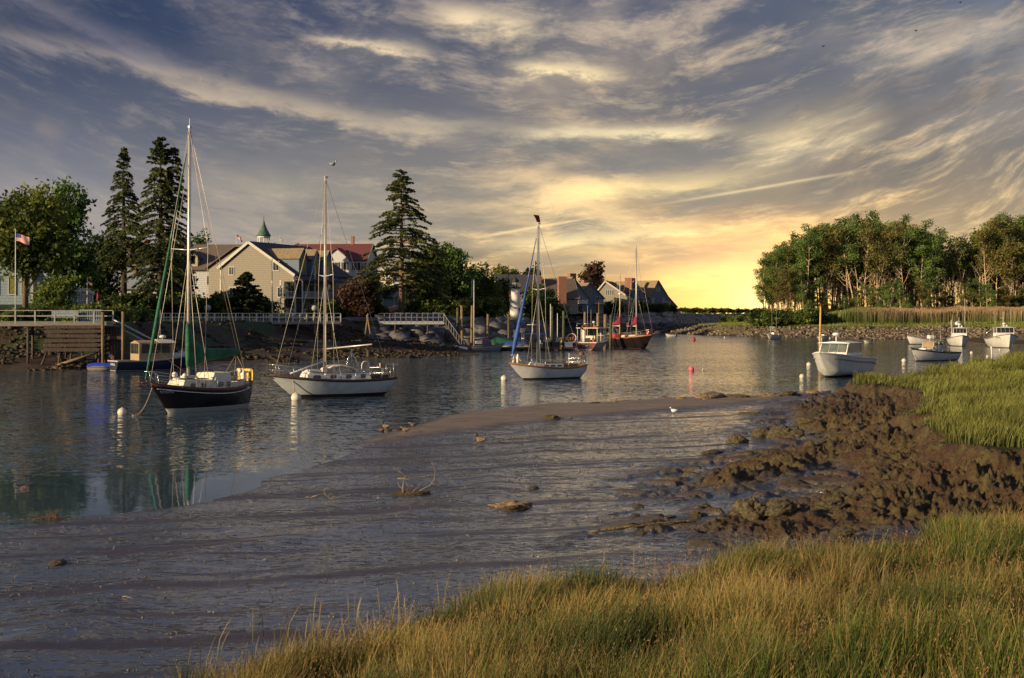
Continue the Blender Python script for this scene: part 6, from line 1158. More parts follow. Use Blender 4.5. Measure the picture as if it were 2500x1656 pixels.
for i in range(9):
    px = 1374 + i * 3.4 + r.uniform(-1, 1); t = thing('lobster_trap', 'brown wire lobster trap in the heap left of the red-sterned boat', 'lobster trap', wd(px, 205 + (i % 2), .50 + .42 * (i % 3)), r.uniform(0, 1), 'lobster traps heaped on the float'); m = MB()
    for a in range(5): m.box((-.5 + a * .25, 0, .2), (.03, .5, .4))
    m.box((0, 0, .02), (1.0, .5, .03)).box((0, 0, .40), (1.0, .5, .03)).build('frame', mat('trap_wire', (.22, .13, .05), .7, .3, 8) if 'trap_wire' not in bpy.data.materials else bpy.data.materials['trap_wire'], t); MB().tube([(-.4, 0, .1), (.1, .05, .25), (.4, 0, .1)], .10, 5).build('net', ROPE, t)
float_('floating_dock', 'floating dock left of the red-sterned boat carrying the traps', 1372, 1404, 204, 3.0)
# ------------------------------------------------------------------ boats at the inner floats
t = thing('lobster_boat', 'maroon-sterned lobster boat with open wheelhouse and orange life floats on its roof', 'lobster boat', wd(1450, 203.5, 0), R(70))
sh = make_hull(t, hull_mat('maroon_stern_hull', (.34, .27, .26), (.50, .46, .40), (.12, .03, .02), .14, .03), WHITE, NONSKID, rail_h=.06, rail_w=.06, L=8.6, B=3.5, bow=1.9, mid=1.10, stern=1.10, smid=.25, draft=.4, sb=.95, sk=-.1, bowx=.09, flare=.7, full=.4)
rg_, _ = hull_geo(L=8.6, B=3.5, bow=1.9, mid=1.10, stern=1.10, smid=.25, draft=.4, sb=.95, sk=-.1, bowx=.09, flare=.7, full=.4); tr = [(x - .03, y, z) for x, y, z in rg_[0] if z > .10]; MB().add(tr + [(x + .02, y, z) for x, y, z in tr], [tuple(range(len(tr)))] + [(i, (i + 1) % len(tr), (i + 1) % len(tr) + len(tr), i + len(tr)) for i in range(len(tr))]).build('transom', mat('maroon_paint', (.15, .018, .026), .35, .15), t)
n = 14; ring = [(.85 * cos(pi * q / n), .62 * sin(pi * q / n)) for q in range(n + 1)]; MB().add([(-4.36, y, .36 + z) for y, z in ring] + [(-4.33, y, .36 + z) for y, z in ring], [tuple(range(n + 1)), tuple(range(n + 1, 2 * n + 2))[::-1]] + [(i, (i + 1) % (n + 1), (i + 1) % (n + 1) + n + 1, i + n + 1) for i in range(n + 1)]).build('name_board', BLACK, t)
MB().tube([(-4.38, y * 1.03, .35 + z * 1.03) for y, z in ring] + [(-4.38, .87, .35)], .02, 4).build('name_board_edge', TAN, t)
letters(t, 'RYDER', .27, (-4.385, 0, .66), (R(90), 0, R(-90)), LIFE)
rounded(1.6, 3.4, 1.1, .6, .5, .35, 1.15, 1.45, .06, .9, .25).build('trunk_cabin', CREAM, t)
wheelhouse(t, .2, 1.9, 1.35, 1.1, 2.0, m=CREAM, over=.1, nwin=3, rake=.15, side=((0, .5), (.5, 1)), glass=CLEAR, wz=.45)
MB().box((-.9, 0, 3.14), (5.0, 3.3, .10)).build('canopy_roof', CREAM, t); m = MB()
for a in (-3.2, -1.4):
    for b in (-1.45, 1.45): m.tube([(a, b, 1.05), (a, b, 3.1)], .06, 5)
m.build('canopy_posts', CREAM, t); MB().box((-1.0, .3, 1.35), (1.1, 1.0, .7)).build('bait_box', CREAM, t); MB().box((-2.2, -.4, 1.25), (.8, .8, .45)).build('crate', RED, t); MB().box((-1.6, 1.0, 2.0), (.5, .35, 1.8)).build('hauling_post', WHITE, t)
for y in (-.75, .75): MB().loft([[(-1.4 + x, y + (.62 + .14 * cos(a)) * cos(b) * .9, 3.34 + .14 * sin(a)) if 0 else (-1.4 + (.72 + .14 * cos(a)) * cos(b), y + (.46 + .14 * cos(a)) * sin(b), 3.36 + .15 * sin(a)) for a in [2 * pi * k / 8 for k in range(8)]] for x, b in [(0, 2 * pi * q / 16) for q in range(17)]], caps=False).build('life_float', ORANGE, t)
MB().tube([(-3.3, 1.5, 3.1), (-3.3, 1.5, 3.8)], .03, 5).tube([(-3.3, -1.5, 3.1), (-3.3, -1.5, 3.8)], .03, 5).tube([(-3.3, 1.5, 3.75), (-3.3, -1.5, 3.75)], .02, 5).build('roof_rail', STEEL, t)
radar(t, .6, .2, 3.25, .22, .6); whip(t, .8, 1.2, 3.2, 3.2); whip(t, .4, -.6, 3.2, 3.6, .03, YEL); whip(t, .2, .5, 3.2, 2.6)
MB().ball((-4.55, 1.75, .25), .26, 12).build('pink_fender', HOTPINK, t)
t, sh = lobster('white work boat with blue wheelhouse hidden behind the red-sterned boat', 1478, 847, 60, 7.4, 3.0, bow=1.7, mid=1.2, group=None, name='work_boat'); t['label'] = 'white work boat showing its wheelhouse behind the maroon-sterned boat'
t = thing('ketch', 'dark two-masted ketch with red-brown deck and crimson sail covers', 'ketch', w0(1540, 850), R(300))
sh = make_hull(t, hull_mat('ketch_hull', (.010, .007, .007), (.05, .02, .02), None, .08, .02, rough=.4), mat('red_brown_bulwark', (.17, .045, .028), .45, .2), mat('red_brown_deck', (.20, .07, .045), .6, .2), rail_h=.16, rail_w=.05, L=10.6, B=3.6, bow=2.0, mid=1.40, stern=1.7, draft=.6, sb=.66, sk=.10, bowx=.15, flare=.45, full=.45)  # dark hull deepened in colour for the shadow of the neighbouring lobster boat
rounded(-1.2, 2.4, 1.0, .8, .55, .5, 1.4, 1.5, .05, .9, .2).build('cabin', mat('ketch_cabin_paint', (.50, .38, .24), .5), t); rounded(-4.2, -2.6, 1.0, 1.0, .5, .5, 1.6, 1.5, .05, .9, .2).build('aft_cabin', RED, t)
rig(t, 1.5, 1.9, 15.2, (8.8, 1.1), 3.4, (5.7, 0, 2.2), (-5.2, 0, 1.9), .1, .11, sh, wire=.012); m = MB(); m.tube([(-2.9, 0, 1.9), (-2.9, 0, 11.6)], [.10, .06], 8).build('mizzen_mast', mat('buff_spar', (.52, .38, .18), .5), t)
for sg in (1, -1): MB().tube([(-2.9, 0, 11.4), (-2.95, sg * 1.5, 1.7)], .012, 4).tube([(-2.9, 0, 11.4), (-4.6, sg * 1.1, 1.8)], .012, 4).build('mizzen_shrouds', WIRE, t)
MB().ball((-2.9, 0, 8.2), .26, 10, .8).build('radar_dome', WHITE, t)
for x, z in ((1.5, 3.3), (-2.9, 3.3)): MB().tube([(x, 0, z), (x - 2.6, 0, z)], .06, 6).build('boom', ALU, t); MB().loft([[(xx, w * cos(a), z + .12 + hh + hh * sin(a)) for a in [2 * pi * k / 10 for k in range(10)]] for xx, w, hh in ((x + .15, .14, .7), (x - .2, .24, .75), (x - .8, .24, .35), (x - 2.5, .16, .16))]).build('sail_cover', REDC, t)
MB().box((4.2, .3, 2.4), (.5, .5, .7)).build('red_bag', RED, t); pulpit(t, sh, 5.1, 4.0, 10.6, over=.3, h=.8); lifelines(t, sh, -4.4, 3.9, 6, .75); MB().tube([(5.2, 0, 2.05), (6.4, 0, 2.3)], .09, 6).build('bowsprit', DTEAK, t)
# blue lobster yacht at the left pier
t = thing('lobster_yacht', 'dark blue lobster yacht with tan canvas enclosure by the left pier', 'motorboat', wd(384, 128, 0), R(36))
sh = make_hull(t, hull_mat('navy_hull_paint', (.020, .028, .055), (.32, .34, .36), (.12, .03, .02), .10, .05, rough=.2), mat('cream_gunwale', (.36, .33, .28), .5), NONSKID, rail_h=.05, rail_w=.045, L=8.2, B=2.8, bow=1.62, mid=.92, stern=.92, smid=.3, draft=.35, sb=.88, sk=-.1, bowx=.08, flare=.7, full=.4)
rounded(.6, 3.2, 1.0, .62, .62, .40, .95, 1.28, .06, .92, .2).build('cabin', mat('ivory_cabin', (.38, .39, .36), .4), t); m = MB(); m.loft([[(x, -1.05, .95), (x, -1.02, 2.5), (x, 0, 2.72), (x, 1.02, 2.5), (x, 1.05, .95)] for x in (-2.1, -1.9, 1.0)], closed=False, caps=False); m.add([(-2.1, -1.05, .95), (-2.1, -1.02, 2.5), (-2.1, 0, 2.72), (-2.1, 1.02, 2.5), (-2.1, 1.05, .95)], [(0, 1, 2, 3, 4)]).build('canvas_enclosure', TAN, t)
for y in (-.62, .0, .62): MB().box((-2.13, y, 2.0), (.03, .52, .9)).build('vinyl_window', PANE, t)
for x in (-1.5, -.5, .4): MB().box((x, -1.06, 2.0), (.75, .03, .8)).build('vinyl_window', PANE, t)
MB().add([(1.75, -.85, 1.55), (1.75, .85, 1.55), (1.2, .85, 2.45), (1.2, -.85, 2.45), (1.7, -.85, 1.55), (1.7, .85, 1.55), (1.15, .85, 2.45), (1.15, -.85, 2.45)], [(0, 1, 2, 3), (7, 6, 5, 4), (0, 4, 5, 1), (3, 2, 6, 7), (0, 3, 7, 4), (1, 5, 6, 2)]).build('windshield', CLEAR, t)
MB().loft([[(x, -1.1, 2.48), (x, 0, 2.82), (x, 1.1, 2.48), (x, 0, 2.74)] for x in (-.2, 1.35)], smooth=False).build('hard_top', NONSKID, t); radar(t, .5, 0, 2.78, .3, .15); whip(t, -.1, -.9, 2.5, 3.0); m = MB()
for x, z in ((2.0, 1.75), (2.9, 1.9), (3.7, 2.1)): m.tube([(x, -.75 + (x - 2) * .25, z - .4), (x, -.75 + (x - 2) * .25, z + .15)], .02, 4)
m.tube([(1.8, -.8, 1.75), (2.9, -.52, 2.05), (3.9, -.1, 2.3)], .022, 5).build('bow_rail', STEEL, t); letters(t, 'CAPELLA', .27, (-4.13, -.02, .62), (R(90), 0, R(-90)), LIFE)
p = MB().tube([(-3.9, .5, .9), (-4.3, .5, 1.7)], .015, 4).build('flagpole', STEEL, t); flag(t, None, (-4.3, .5, 1.25), .5, .4, droop=.8); MB().box((-1.2, -1.08, 1.2), (.35, .03, .3)).build('vent', BLUEW, t)
t = thing('covered_dinghy', 'low dinghy under a bright blue cover alongside the left pier', 'dinghy', wd(252, 127, 0), R(2)); sh = make_hull(t, hull_mat('covered_dinghy_hull', (.40, .37, .30)), GREY, NONSKID, L=2.6, B=1.2, bow=.50, mid=.40, stern=.40, draft=.1, sb=.9, sk=-.05, bowx=.1, flare=.3, full=.4, rail_h=.03, n=16, mm=6)
MB().loft([[(x, -.62, .40), (x, -.4, h), (x, .4, h), (x, .62, .40)] for x, h in ((-1.3, .62), (-.9, .72), (.7, .70), (1.15, .52))], closed=False, caps=False).build('cover', BLUEP, t)
# ------------------------------------------------------------------ buoys
def buoy(px, py, d_, m, label, group='white mooring balls', sq=1.0, d=None):
    p = w0(px, py) if d is None else wd(px, d, 0); t = thing('mooring_buoy', label, 'buoy', p, 0, group); MB().ball((0, 0, d_ * .26), d_ / 2, 16, sq).build('ball', m, t); MB().lathe([(d_ * .08, d_ * .74), (d_ * .08, d_ * .82), (.005, d_ * .86)], n=8).build('eye', STEEL, t); return t
WB = mat('weedy_buoy', (.50, .44, .34), .6, .35, 3)
for px, py, s, m_, lb in ((298, 1013, .46, BUOY, 'white mooring ball at the end of the rope left of the dark sloop'), (723, 978, .60, BUOY, 'white mooring ball against the bow of the pale sailboat'), (1231, 929, .52, BUOY, 'white mooring ball left of the white sloop with the blue sail'), (1958, 923, .42, BUOY, 'white mooring ball left of the cabin cruiser bow'), (1975, 894, .50, BUOY, 'white mooring ball farther back beside the cabin cruiser'), (2207, 884, .50, BUOY, 'white mooring ball at the bow of the canvas-top boat'),
    (2372, 864, .42, BUOY, 'white mooring ball between the two right-hand lobster boats'), (2411, 873, .38, WB, 'weathered mooring ball just above the near grass at right'), (2420, 850, .36, WB, 'mooring ball under the bow of the right-edge lobster boat'), (2441, 856, .36, WB, 'greenish mooring ball right of the white spar'), (1658, 806, .50, BUOY, 'tiny white ball right of the distant lobster boat'), (1672, 805, .55, BUOY, 'tiny white ball just off the tip of the stony spit'), (1769, 825, .36, BUOY, 'small white ball right of the red nun buoy'), (1900, 825, .40, BUOY, 'small white ball by the stern of the boat with fishing rods'), (1716, 903, .14, BUOY, 'tiny white float right of the pink buoy'), (2026, 827, .40, BUOY, 'small white ball beside the little console boat'), (2389, 864, .12, BLACK, 'tiny dark float right of the white mooring balls'), (1759, 825, .2, BLACK, 'tiny dark float left of a small white ball')):
    buoy(px, py, s, m_, lb)
buoy(1688, 905, .50, PINK, 'round pink buoy in mid river', None)
t = thing('nun_buoy', 'red channel nun buoy in front of the stony spit', 'buoy', w0(1694, 832)); MB().lathe([(.34, -.1), (.36, .25), (.28, .32), (.17, .75), (.05, .82)], n=14).build('body', RED, t); MB().lathe([(.06, .8), (.03, .95)], n=8).build('eye', STEEL, t)
t = thing('mooring_rope', 'long rope sagging from the dark sloop bow to its mooring', 'rope', (0, 0, 0)); a, b_ = Vector(w0(322, 1014)), Vector(wd(372, 71.3, 1.35)); MB().tube([a.lerp(b_, q / 12) - Vector((0, 0, .45 * sin(pi * q / 12))) if q else a for q in range(13)], .022, 6).build('rope', ROPE, t)
t = thing('boarding_spar', 'long white spar lying from the bank to the piling stump', 'spar', (0, 0, 0)); MB().tube([P3(790, 170, .9), P3(908, 164, 1.6)], .09, 8).build('spar', ALU, t)
t = thing('dolphin_pile', 'two crossed weathered poles above the boulder wall left of the spruce', 'pole', wd(896, 196, 0)); MB().tube([(-.35, 0, 1.2), (.15, 0, 5.2)], .12, 7).build('pole', PILE, t); MB().tube([(.75, 0, 1.0), (0, 0, 5.0)], .12, 7).build('pole', PILE, t)
# ------------------------------------------------------------------ flags, chairs, fences on the village side
def flagstaff(px, d, z, top, fs, label, droop=.25, tilt=0):
    t = thing('flagpole', label, 'flagpole', wd(px, d, z)); h = zat(top, d) - z; MB().tube([(0, 0, 0), (0, 0, h)], [.07, .04], 8).build('pole', WPAINT, t); MB().ball((0, 0, h + .06), .09, 8).build('finial', YEL, t)
    if fs: flag(t, None, (.06, 0, h - .15 - fs * .72), fs, fs * .6, droop=droop)
flagstaff(38, 150, 4.0, 563, 1.35, 'tall flagpole with striped flag in front of the left oak', .35); flagstaff(577, 300, 8, 570, 1.2, 'small flag above the lodge roof', .8); flagstaff(684, 300, 8, 577, .6, 'furled flag on a thin pole above the inn roof', 1.2)
flagstaff(213, 168, 6.0, 680, .5, 'short flagpole with drooping flag by the garden shed', 1.0); flagstaff(1152, 222, 4.3, 684, 0, 'slim bare flagpole behind the golden piles')
t = thing('garden_umbrella', 'closed crimson umbrella beside the garden shed', 'umbrella', wd(240, 168, 6.3)); MB().lathe([(.24, .35), (.20, 1.0), (.10, 1.6), (.02, 1.8)], n=8).build('canopy', REDC, t); MB().tube([(0, 0, 0), (0, 0, .4)], .03, 5).build('pole', WPAINT, t)
t = thing('picket_fence', 'white picket fence on the green right of the leaning trunk', 'fence', wd(1107, 232, 4.4)); m = MB()
for i in range(26): m.box((i * .13, 0, .55), (.07, .04, 1.1))
m.build('pickets', WPAINT, t); MB().box((1.65, .04, .9), (3.4, .05, .1)).box((1.65, .04, .25), (3.4, .05, .1)).build('rails', WPAINT, t)
for px, d, h, lb in ((1133, 226, 2.8, 'weathered pole beside the picket fence'), (1091, 222, 2.4, 'pale post left of the picket fence'), (1000, 220, 3.2, 'sunlit wooden post right of the spruce trunk')): tube_thing('post', lb, 'post', px, d, 4.2, 4.3 + h, .11, PILE)
ch = None
for i, (px, d, rz, lb) in enumerate(((971, 211, 160, 'white garden chair at the left end of the group under the spruce'), (978, 212, 190, 'white garden chair just left of the spruce trunk'), (998, 211, 170, 'white garden chair right of the spruce trunk'), (1006, 212, 200, 'white garden chair second right of the spruce trunk'), (1043, 212, 120, 'white garden chair turned sideways behind the platform rail'), (1050, 212, 140, 'white garden chair among those behind the platform rail'), (1062, 211, 175, 'white garden chair facing the river behind the platform rail'), (1071, 212, 190, 'white garden chair nearest the platform gate'), (1094, 213, 100, 'white garden chair alone in front of the hedge'))):
    t = thing('garden_chair', lb, 'chair', wd(px, d, 4.25), R(rz), 'white garden chairs on the green')
    if ch is None: ch = [('seat', MB().box((0, 0, .38), (.62, .6, .06), rx=-.1).mesh('seat', WPAINT)), ('backrest', MB().loft([[(-.32, .3 + q * .3, .36 + q * .75), (.32, .3 + q * .3, .36 + q * .75), (.32, .35 + q * .3, .36 + q * .75), (-.32, .35 + q * .3, .36 + q * .75)] for q in (0, .8, 1)], smooth=False).mesh('backrest', WPAINT))] + [('armrest', MB().box((s * .38, -.02, .6), (.12, .72, .05)).mesh('armrest', WPAINT)) for s in (-1, 1)] + [('leg', MB().box((a, b, .2), (.08, .08, .42)).mesh('leg', WPAINT)) for a in (-.33, .33) for b in (-.3, .3)]
    for nm, me in ch: link(nm, me, t)
t = thing('utility_mast', 'thin wooden mast standing in front of the inn gable', 'pole', wd(665, 200, 4.3)); MB().tube([(0, 0, 0), (-.05, 0, 8.6)], [.10, .06], 6).build('pole', CREAM, t)
for px, d, s, lb in ((507, 186, .36, 'pale round garden globe on the boardwalk left of the inn'), (768, 190, .33, 'round grey buoy on a post behind the pale sailboat shrouds')):
    t = thing('globe', lb, 'ornament', wd(px, d, 4.2)); MB().ball((0, 0, 1.7), s * 1.2, 14).build('ball', mat('weathered_globe', (.26, .27, .28), .7) if 'weathered_globe' not in bpy.data.materials else bpy.data.materials['weathered_globe'], t); MB().lathe([(.3, 0), (.15, .3), (.12, 1.2)], n=8).build('pedestal', GREY, t)
# ================================================================== island shore: stones and reeds
def far_z(x, y): return far_fields(np.asarray(x), np.asarray(y))
r = np.random.default_rng(77); n = 60000; px = r.uniform(1640, 2560, n); d = r.uniform(285, 420, n); x = (px - CX) / F * d; zz, isl, _, u_, _, q_ = far_z(x, d)
ok = isl & (zz > .0) & (q_ < .3) & (fbm(x * .3, d * .3, 3, 5) > .42); x, d, zz = x[ok][:16000], d[ok][:16000], zz[ok][:16000]; n = len(x)
cube = np.array([(a, b, c) for c in (-1, 1) for a, b in ((-1, -1), (1, -1), (1, 1), (-1, 1))], float) * np.array([1, 1, .7]); fc = np.array([(0, 3, 2, 1), (4, 5, 6, 7), (0, 1, 5, 4), (1, 2, 6, 5), (2, 3, 7, 6), (3, 0, 4, 7)])
s = .06 + .24 * r.random(n) ** 4; v = cube[None] * (1 + .3 * r.normal(size=(n, 8, 3))) * s[:, None, None]; th = r.random(n) * 6.28; c_, s_ = np.cos(th)[:, None], np.sin(th)[:, None]
v = np.stack([v[..., 0] * c_ - v[..., 1] * s_, v[..., 0] * s_ + v[..., 1] * c_, v[..., 2] + v[..., 0] * r.normal(size=(n, 1)) * .5], -1) + np.stack([x, d, zz + s * .2], 1)[:, None]
w_ = r.random((n, 1)); tint = np.repeat((np.array((.22, .165, .095)) * w_ + np.array((.15, .135, .115)) * (1 - w_)) * (.35 + .75 * r.random((n, 1))), 8, 0)
tag(link('shore_stones', np_mesh('shore_stones', v.reshape(-1, 3), [(fc[None] + (np.arange(n) * 8)[:, None, None]).reshape(-1, 4)], attr_mat('shore_stone', .9, .3, 1.0), False, tint)), 'tumbled brown and grey stones along the island shore', 'stones', kind='stuff')
r = np.random.default_rng(78); n = 60000; px = r.uniform(-100, 1120, n); d = r.uniform(126, 206, n); x = (px - CX) / F * d; zz, isl, t_, _, b2, _ = far_z(x, d)
ok = (zz > .02) & (t_ < .95) & (b2 < 0) & (fbm(x * .25, d * .25, 3, 15) > .47) & (r.random(n) < .7); x, d, zz = x[ok][:9000], d[ok][:9000], zz[ok][:9000]; n = len(x)
s = .05 + .20 * r.random(n) ** 5; v = cube[None] * (1 + .3 * r.normal(size=(n, 8, 3))) * s[:, None, None] + np.stack([x, d, zz + s * .15], 1)[:, None]
w_ = r.random((n, 1)); tint = np.repeat((np.array((.034, .018, .010)) * w_ + np.array((.024, .023, .010)) * (1 - w_)) * (.5 + 1.0 * r.random((n, 1))), 8, 0)
tag(link('weedy_stones', np_mesh('weedy_stones', v.reshape(-1, 3), [(fc[None] + (np.arange(n) * 8)[:, None, None]).reshape(-1, 4)], attr_mat('weedy_stone', .7, .3, 1.0), False, tint)), 'dark weed-covered stones strewn over the village foreshore', 'stones', kind='stuff')
def blades(name, x, y, z, h, w, cols, m, label, bend=.25, tipcol=None, wind=(.35, .05), kind='stuff', cat='grass', seg3=True, curve=1.0, head=None):
    """every blade a bent tapering strip; cols (n,3) base colour, tipcol (n,3)"""
    n = len(x); r = np.random.default_rng(n); a = r.random(n) * 2 * pi; lx = np.cos(a) * bend * h * r.random(n) + wind[0] * h * r.random(n); ly = np.sin(a) * bend * h * r.random(n) + wind[1] * h
    b = r.random(n) * pi; wx, wy = np.cos(b) * w / 2, np.sin(b) * w / 2 * .6; P = []
    for f_, wf, cf in ((0, 1, 0), (.45, .85, .35), (.8, .5 if head is None else head, .72), (1, 0, 1)):
        cx, cy, cz = x + lx * f_ ** 2 * curve, y + ly * f_ ** 2 * curve, z + h * (f_ - .12 * f_ ** 2)
        if wf: P += [(cx - wx * wf, cy - wy * wf, cz, cf), (cx + wx * wf, cy + wy * wf, cz, cf)]
        else: P.append((cx, cy, cz, cf))
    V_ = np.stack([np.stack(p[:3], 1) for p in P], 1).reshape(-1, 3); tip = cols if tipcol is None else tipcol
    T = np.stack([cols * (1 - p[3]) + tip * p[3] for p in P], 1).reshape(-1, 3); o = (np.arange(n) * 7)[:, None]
    me = np_mesh(name, V_, [(o + np.array([0, 1, 3, 2])), (o + np.array([2, 3, 5, 4])), (o + np.array([4, 5, 6]))], m, False, T)
    return tag(link(name, me), label, cat, kind=kind)
REED = attr_mat('reed_blades', .75, .3, .12, trans=.25)
r = np.random.default_rng(5); n = 120000; px = r.uniform(1795, 2620, n); d = r.uniform(318, 358, n); x = (px - CX) / F * d; zz, isl, _, _, _, q_ = far_z(x, d)
back = (q_ > 12 + 4 * (fbm(x * .12, d * 0, 2, 3) - .5)) & (q_ < 34); edge_l = sst(px, 1915, 1975); ok = isl & back & (r.random(n) < edge_l * .85 + .03); x, d, zz, px = x[ok], d[ok], zz[ok], px[ok]; n = len(x)
hh = (2.9 + 1.0 * fbm(x * .3, d * .1, 3, 9) + .5 * r.random(n)) * (1 - .45 * (1 - sst(px, 1930, 2080))); g = np.array((.085, .12, .028)); tn = np.array((.40, .27, .17)); k = r.random((n, 1)); pk = (sst(px, 2050, 2200) * .8 + .15)[:, None]
blades('reeds', x, d, zz, hh, .11 + .03 * r.random(n), g * (.6 + .7 * k), REED, 'tall bed of reeds with pinkish tan plumes below the island wood', .10, (g * 1.6) * (1 - pk) + tn * pk * (.75 + .5 * k), (.08, .0), cat='reeds', head=.8)
n = 110000; px = r.uniform(1690, 2620, n); d = r.uniform(285, 410, n); x = (px - CX) / F * d; zz, isl, _, _, _, q_ = far_z(x, d); ok = isl & (q_ > -1.2 + 2 * (fbm(x * .3, d * .3, 2, 4) - .5)) & (q_ < 22) ; x, d, zz = x[ok], d[ok], zz[ok]; n = len(x); k = r.random((n, 1))
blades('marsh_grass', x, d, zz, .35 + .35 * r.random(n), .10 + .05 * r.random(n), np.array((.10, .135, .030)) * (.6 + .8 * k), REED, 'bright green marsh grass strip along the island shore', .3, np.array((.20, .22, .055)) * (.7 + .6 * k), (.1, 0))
# ================================================================== grass of the near banks
GRM = attr_mat('bank_grass_blades', .62, .35, .30, trans=.30)
def sample(n, y0, y1, u0, u1, seed, pw=2.0):
    r = np.random.default_rng(seed); y = (y0 ** pw + (y1 ** pw - y0 ** pw) * r.random(n)) ** (1 / pw); u = r.uniform(u0, u1, n); return u * y, y, r
x, y, r = sample(330000, 36, 112, .215, .40, 21, 1.5); z, dl, dg, dm, dn, *_ = near_fields(x, y); jag = (fbm(x * 1.5, y * 1.5, 3, 66) - .5) * .9; bare = fbm(x * .35, y * .5, 4, 67)
ok = (dg + jag > .05) & (bare > .385 - .04 * sst(dg, 1, 6) + .04 * (1 - sst(dg, 0, 1.5))); x, y, z = x[ok], y[ok], z[ok]; n = len(x); tuft = fbm(x * .9, y * .9, 3, 68); k = r.random((n, 1)); hu = fbm(x * .2, y * .25, 3, 69)[:, None]
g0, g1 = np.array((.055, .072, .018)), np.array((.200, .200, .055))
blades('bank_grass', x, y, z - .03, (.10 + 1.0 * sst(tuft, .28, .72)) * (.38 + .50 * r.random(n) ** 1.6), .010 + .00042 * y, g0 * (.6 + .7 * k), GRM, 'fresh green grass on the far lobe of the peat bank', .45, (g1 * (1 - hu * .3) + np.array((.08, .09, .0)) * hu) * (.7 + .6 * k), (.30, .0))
x, y, r = sample(400000, 6.5, 34, -.24, .42, 22, 1.15); z, dl, dg, dm, dn, *_ = near_fields(x, y); jag = (fbm(x * 1.2, y * 1.2, 3, 81) - .5) * 1.6
ok = dn + jag > 0; x, y, z, dn = x[ok], y[ok], z[ok], dn[ok]; n = len(x); tuft = fbm(x * 1.1, y * 1.1, 4, 82); hu = sst(fbm(x * .28, y * .28, 3, 83) + .26 * sst(-x, -4.5, 0.5) - .07, .36, .66)[:, None]; k = r.random((n, 1))
strawk = (r.random((n, 1)) < .16 + .46 * hu).astype(float); gr_b, gr_t = np.array((.034, .062, .010)), np.array((.125, .165, .028)); st_b, st_t = np.array((.080, .072, .020)), np.array((.30, .215, .070))
clump_shade = sst(fbm(x * .75 + 3, y * .75, 4, 85), .52, .62)[:, None]; cb = (gr_b * (1 - strawk) + st_b * strawk) * (1 - .55 * clump_shade); ct = (gr_t * (1 - strawk) + st_t * strawk) * (1 - clump_shade) + clump_shade * np.array((.070, .092, .020)); edge_ = sst(dn, -.3, 1.6)  # darkened clumps paint the shadows between golden tips into the blade colours
hh = (.20 + .66 * sst(tuft, .32, .68) + .34 * r.random(n) ** 2.5 + .12 * strawk[:, 0]) * (.45 + .55 * edge_)
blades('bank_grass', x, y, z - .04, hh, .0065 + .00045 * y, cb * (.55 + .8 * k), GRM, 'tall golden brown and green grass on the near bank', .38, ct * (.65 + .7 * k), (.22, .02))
# seed heads: small clustered grains near the top of thin stalks
x, y, r = sample(15000, 8, 31, -.15, .41, 23, 1.2); z, dl, dg, dm, dn, *_ = near_fields(x, y); jag = (fbm(x * 1.2, y * 1.2, 3, 81) - .5) * 1.8; hu = fbm(x * .28, y * .28, 3, 83) + .22 * sst(-x, -5.5, .5)
ok = (dn + jag > .0) & (r.random(len(x)) < .25 + 1.2 * (hu - .35)); x, y, z = x[ok], y[ok], z[ok]; n = len(x); tuft = fbm(x * 1.1, y * 1.1, 4, 82); H_ = .50 + .45 * tuft + .22 * r.random(n); lx = .18 * H_ * r.random(n); k = r.random((n, 1))
blades('seeding_grass', x, y, z - .04, H_, .0030 + .0002 * y, np.array((.13, .10, .035)) * (.6 + .7 * k), GRM, 'thin seeding stalks standing above the near bank grass', .15, np.array((.34, .21, .09)) * (.7 + .5 * k), (.16, .02))
cs = []; 
for q in range(5):
    f_ = .80 + .05 * q; cs.append(np.stack([x + .12 * H_ * f_ ** 2 + r.normal(size=n) * .012, y + r.normal(size=n) * .012, z + H_ * f_ * .93], 1))
cs = np.concatenate(cs)
tag(link('grass_seed_heads', leaves('grass_seed_heads', cs, .0115, mat('seed_heads', (.17, .10, .045), .8, .35, 2, trans=.2), 2.4, 0, np.tile([.15, 0, 1.0], (len(cs), 1)), r)), 'reddish brown seed heads over the near bank grass', 'seed heads', kind='stuff')
# scattered straw stalks in front of the bank, on the mud
x, y, r = sample(1500, 14, 34, -.23, .12, 24, 1.5); z, dl, dg, dm, dn, *_ = near_fields(x, y); ok = (dn < .3) & (dn > -2.2) & (r.random(len(x)) < .45); x, y, z = x[ok], y[ok], z[ok]; n = len(x); k = r.random((n, 1))
blades('sparse_stalks', x, y, z - .02, .35 + .5 * r.random(n), .008 + .0003 * y, np.array((.10, .10, .03)) * (.6 + .6 * k), GRM, 'sparse golden stalks rising from the mud edge', .3, np.array((.36, .26, .08)) * (.7 + .5 * k), (.2, 0))
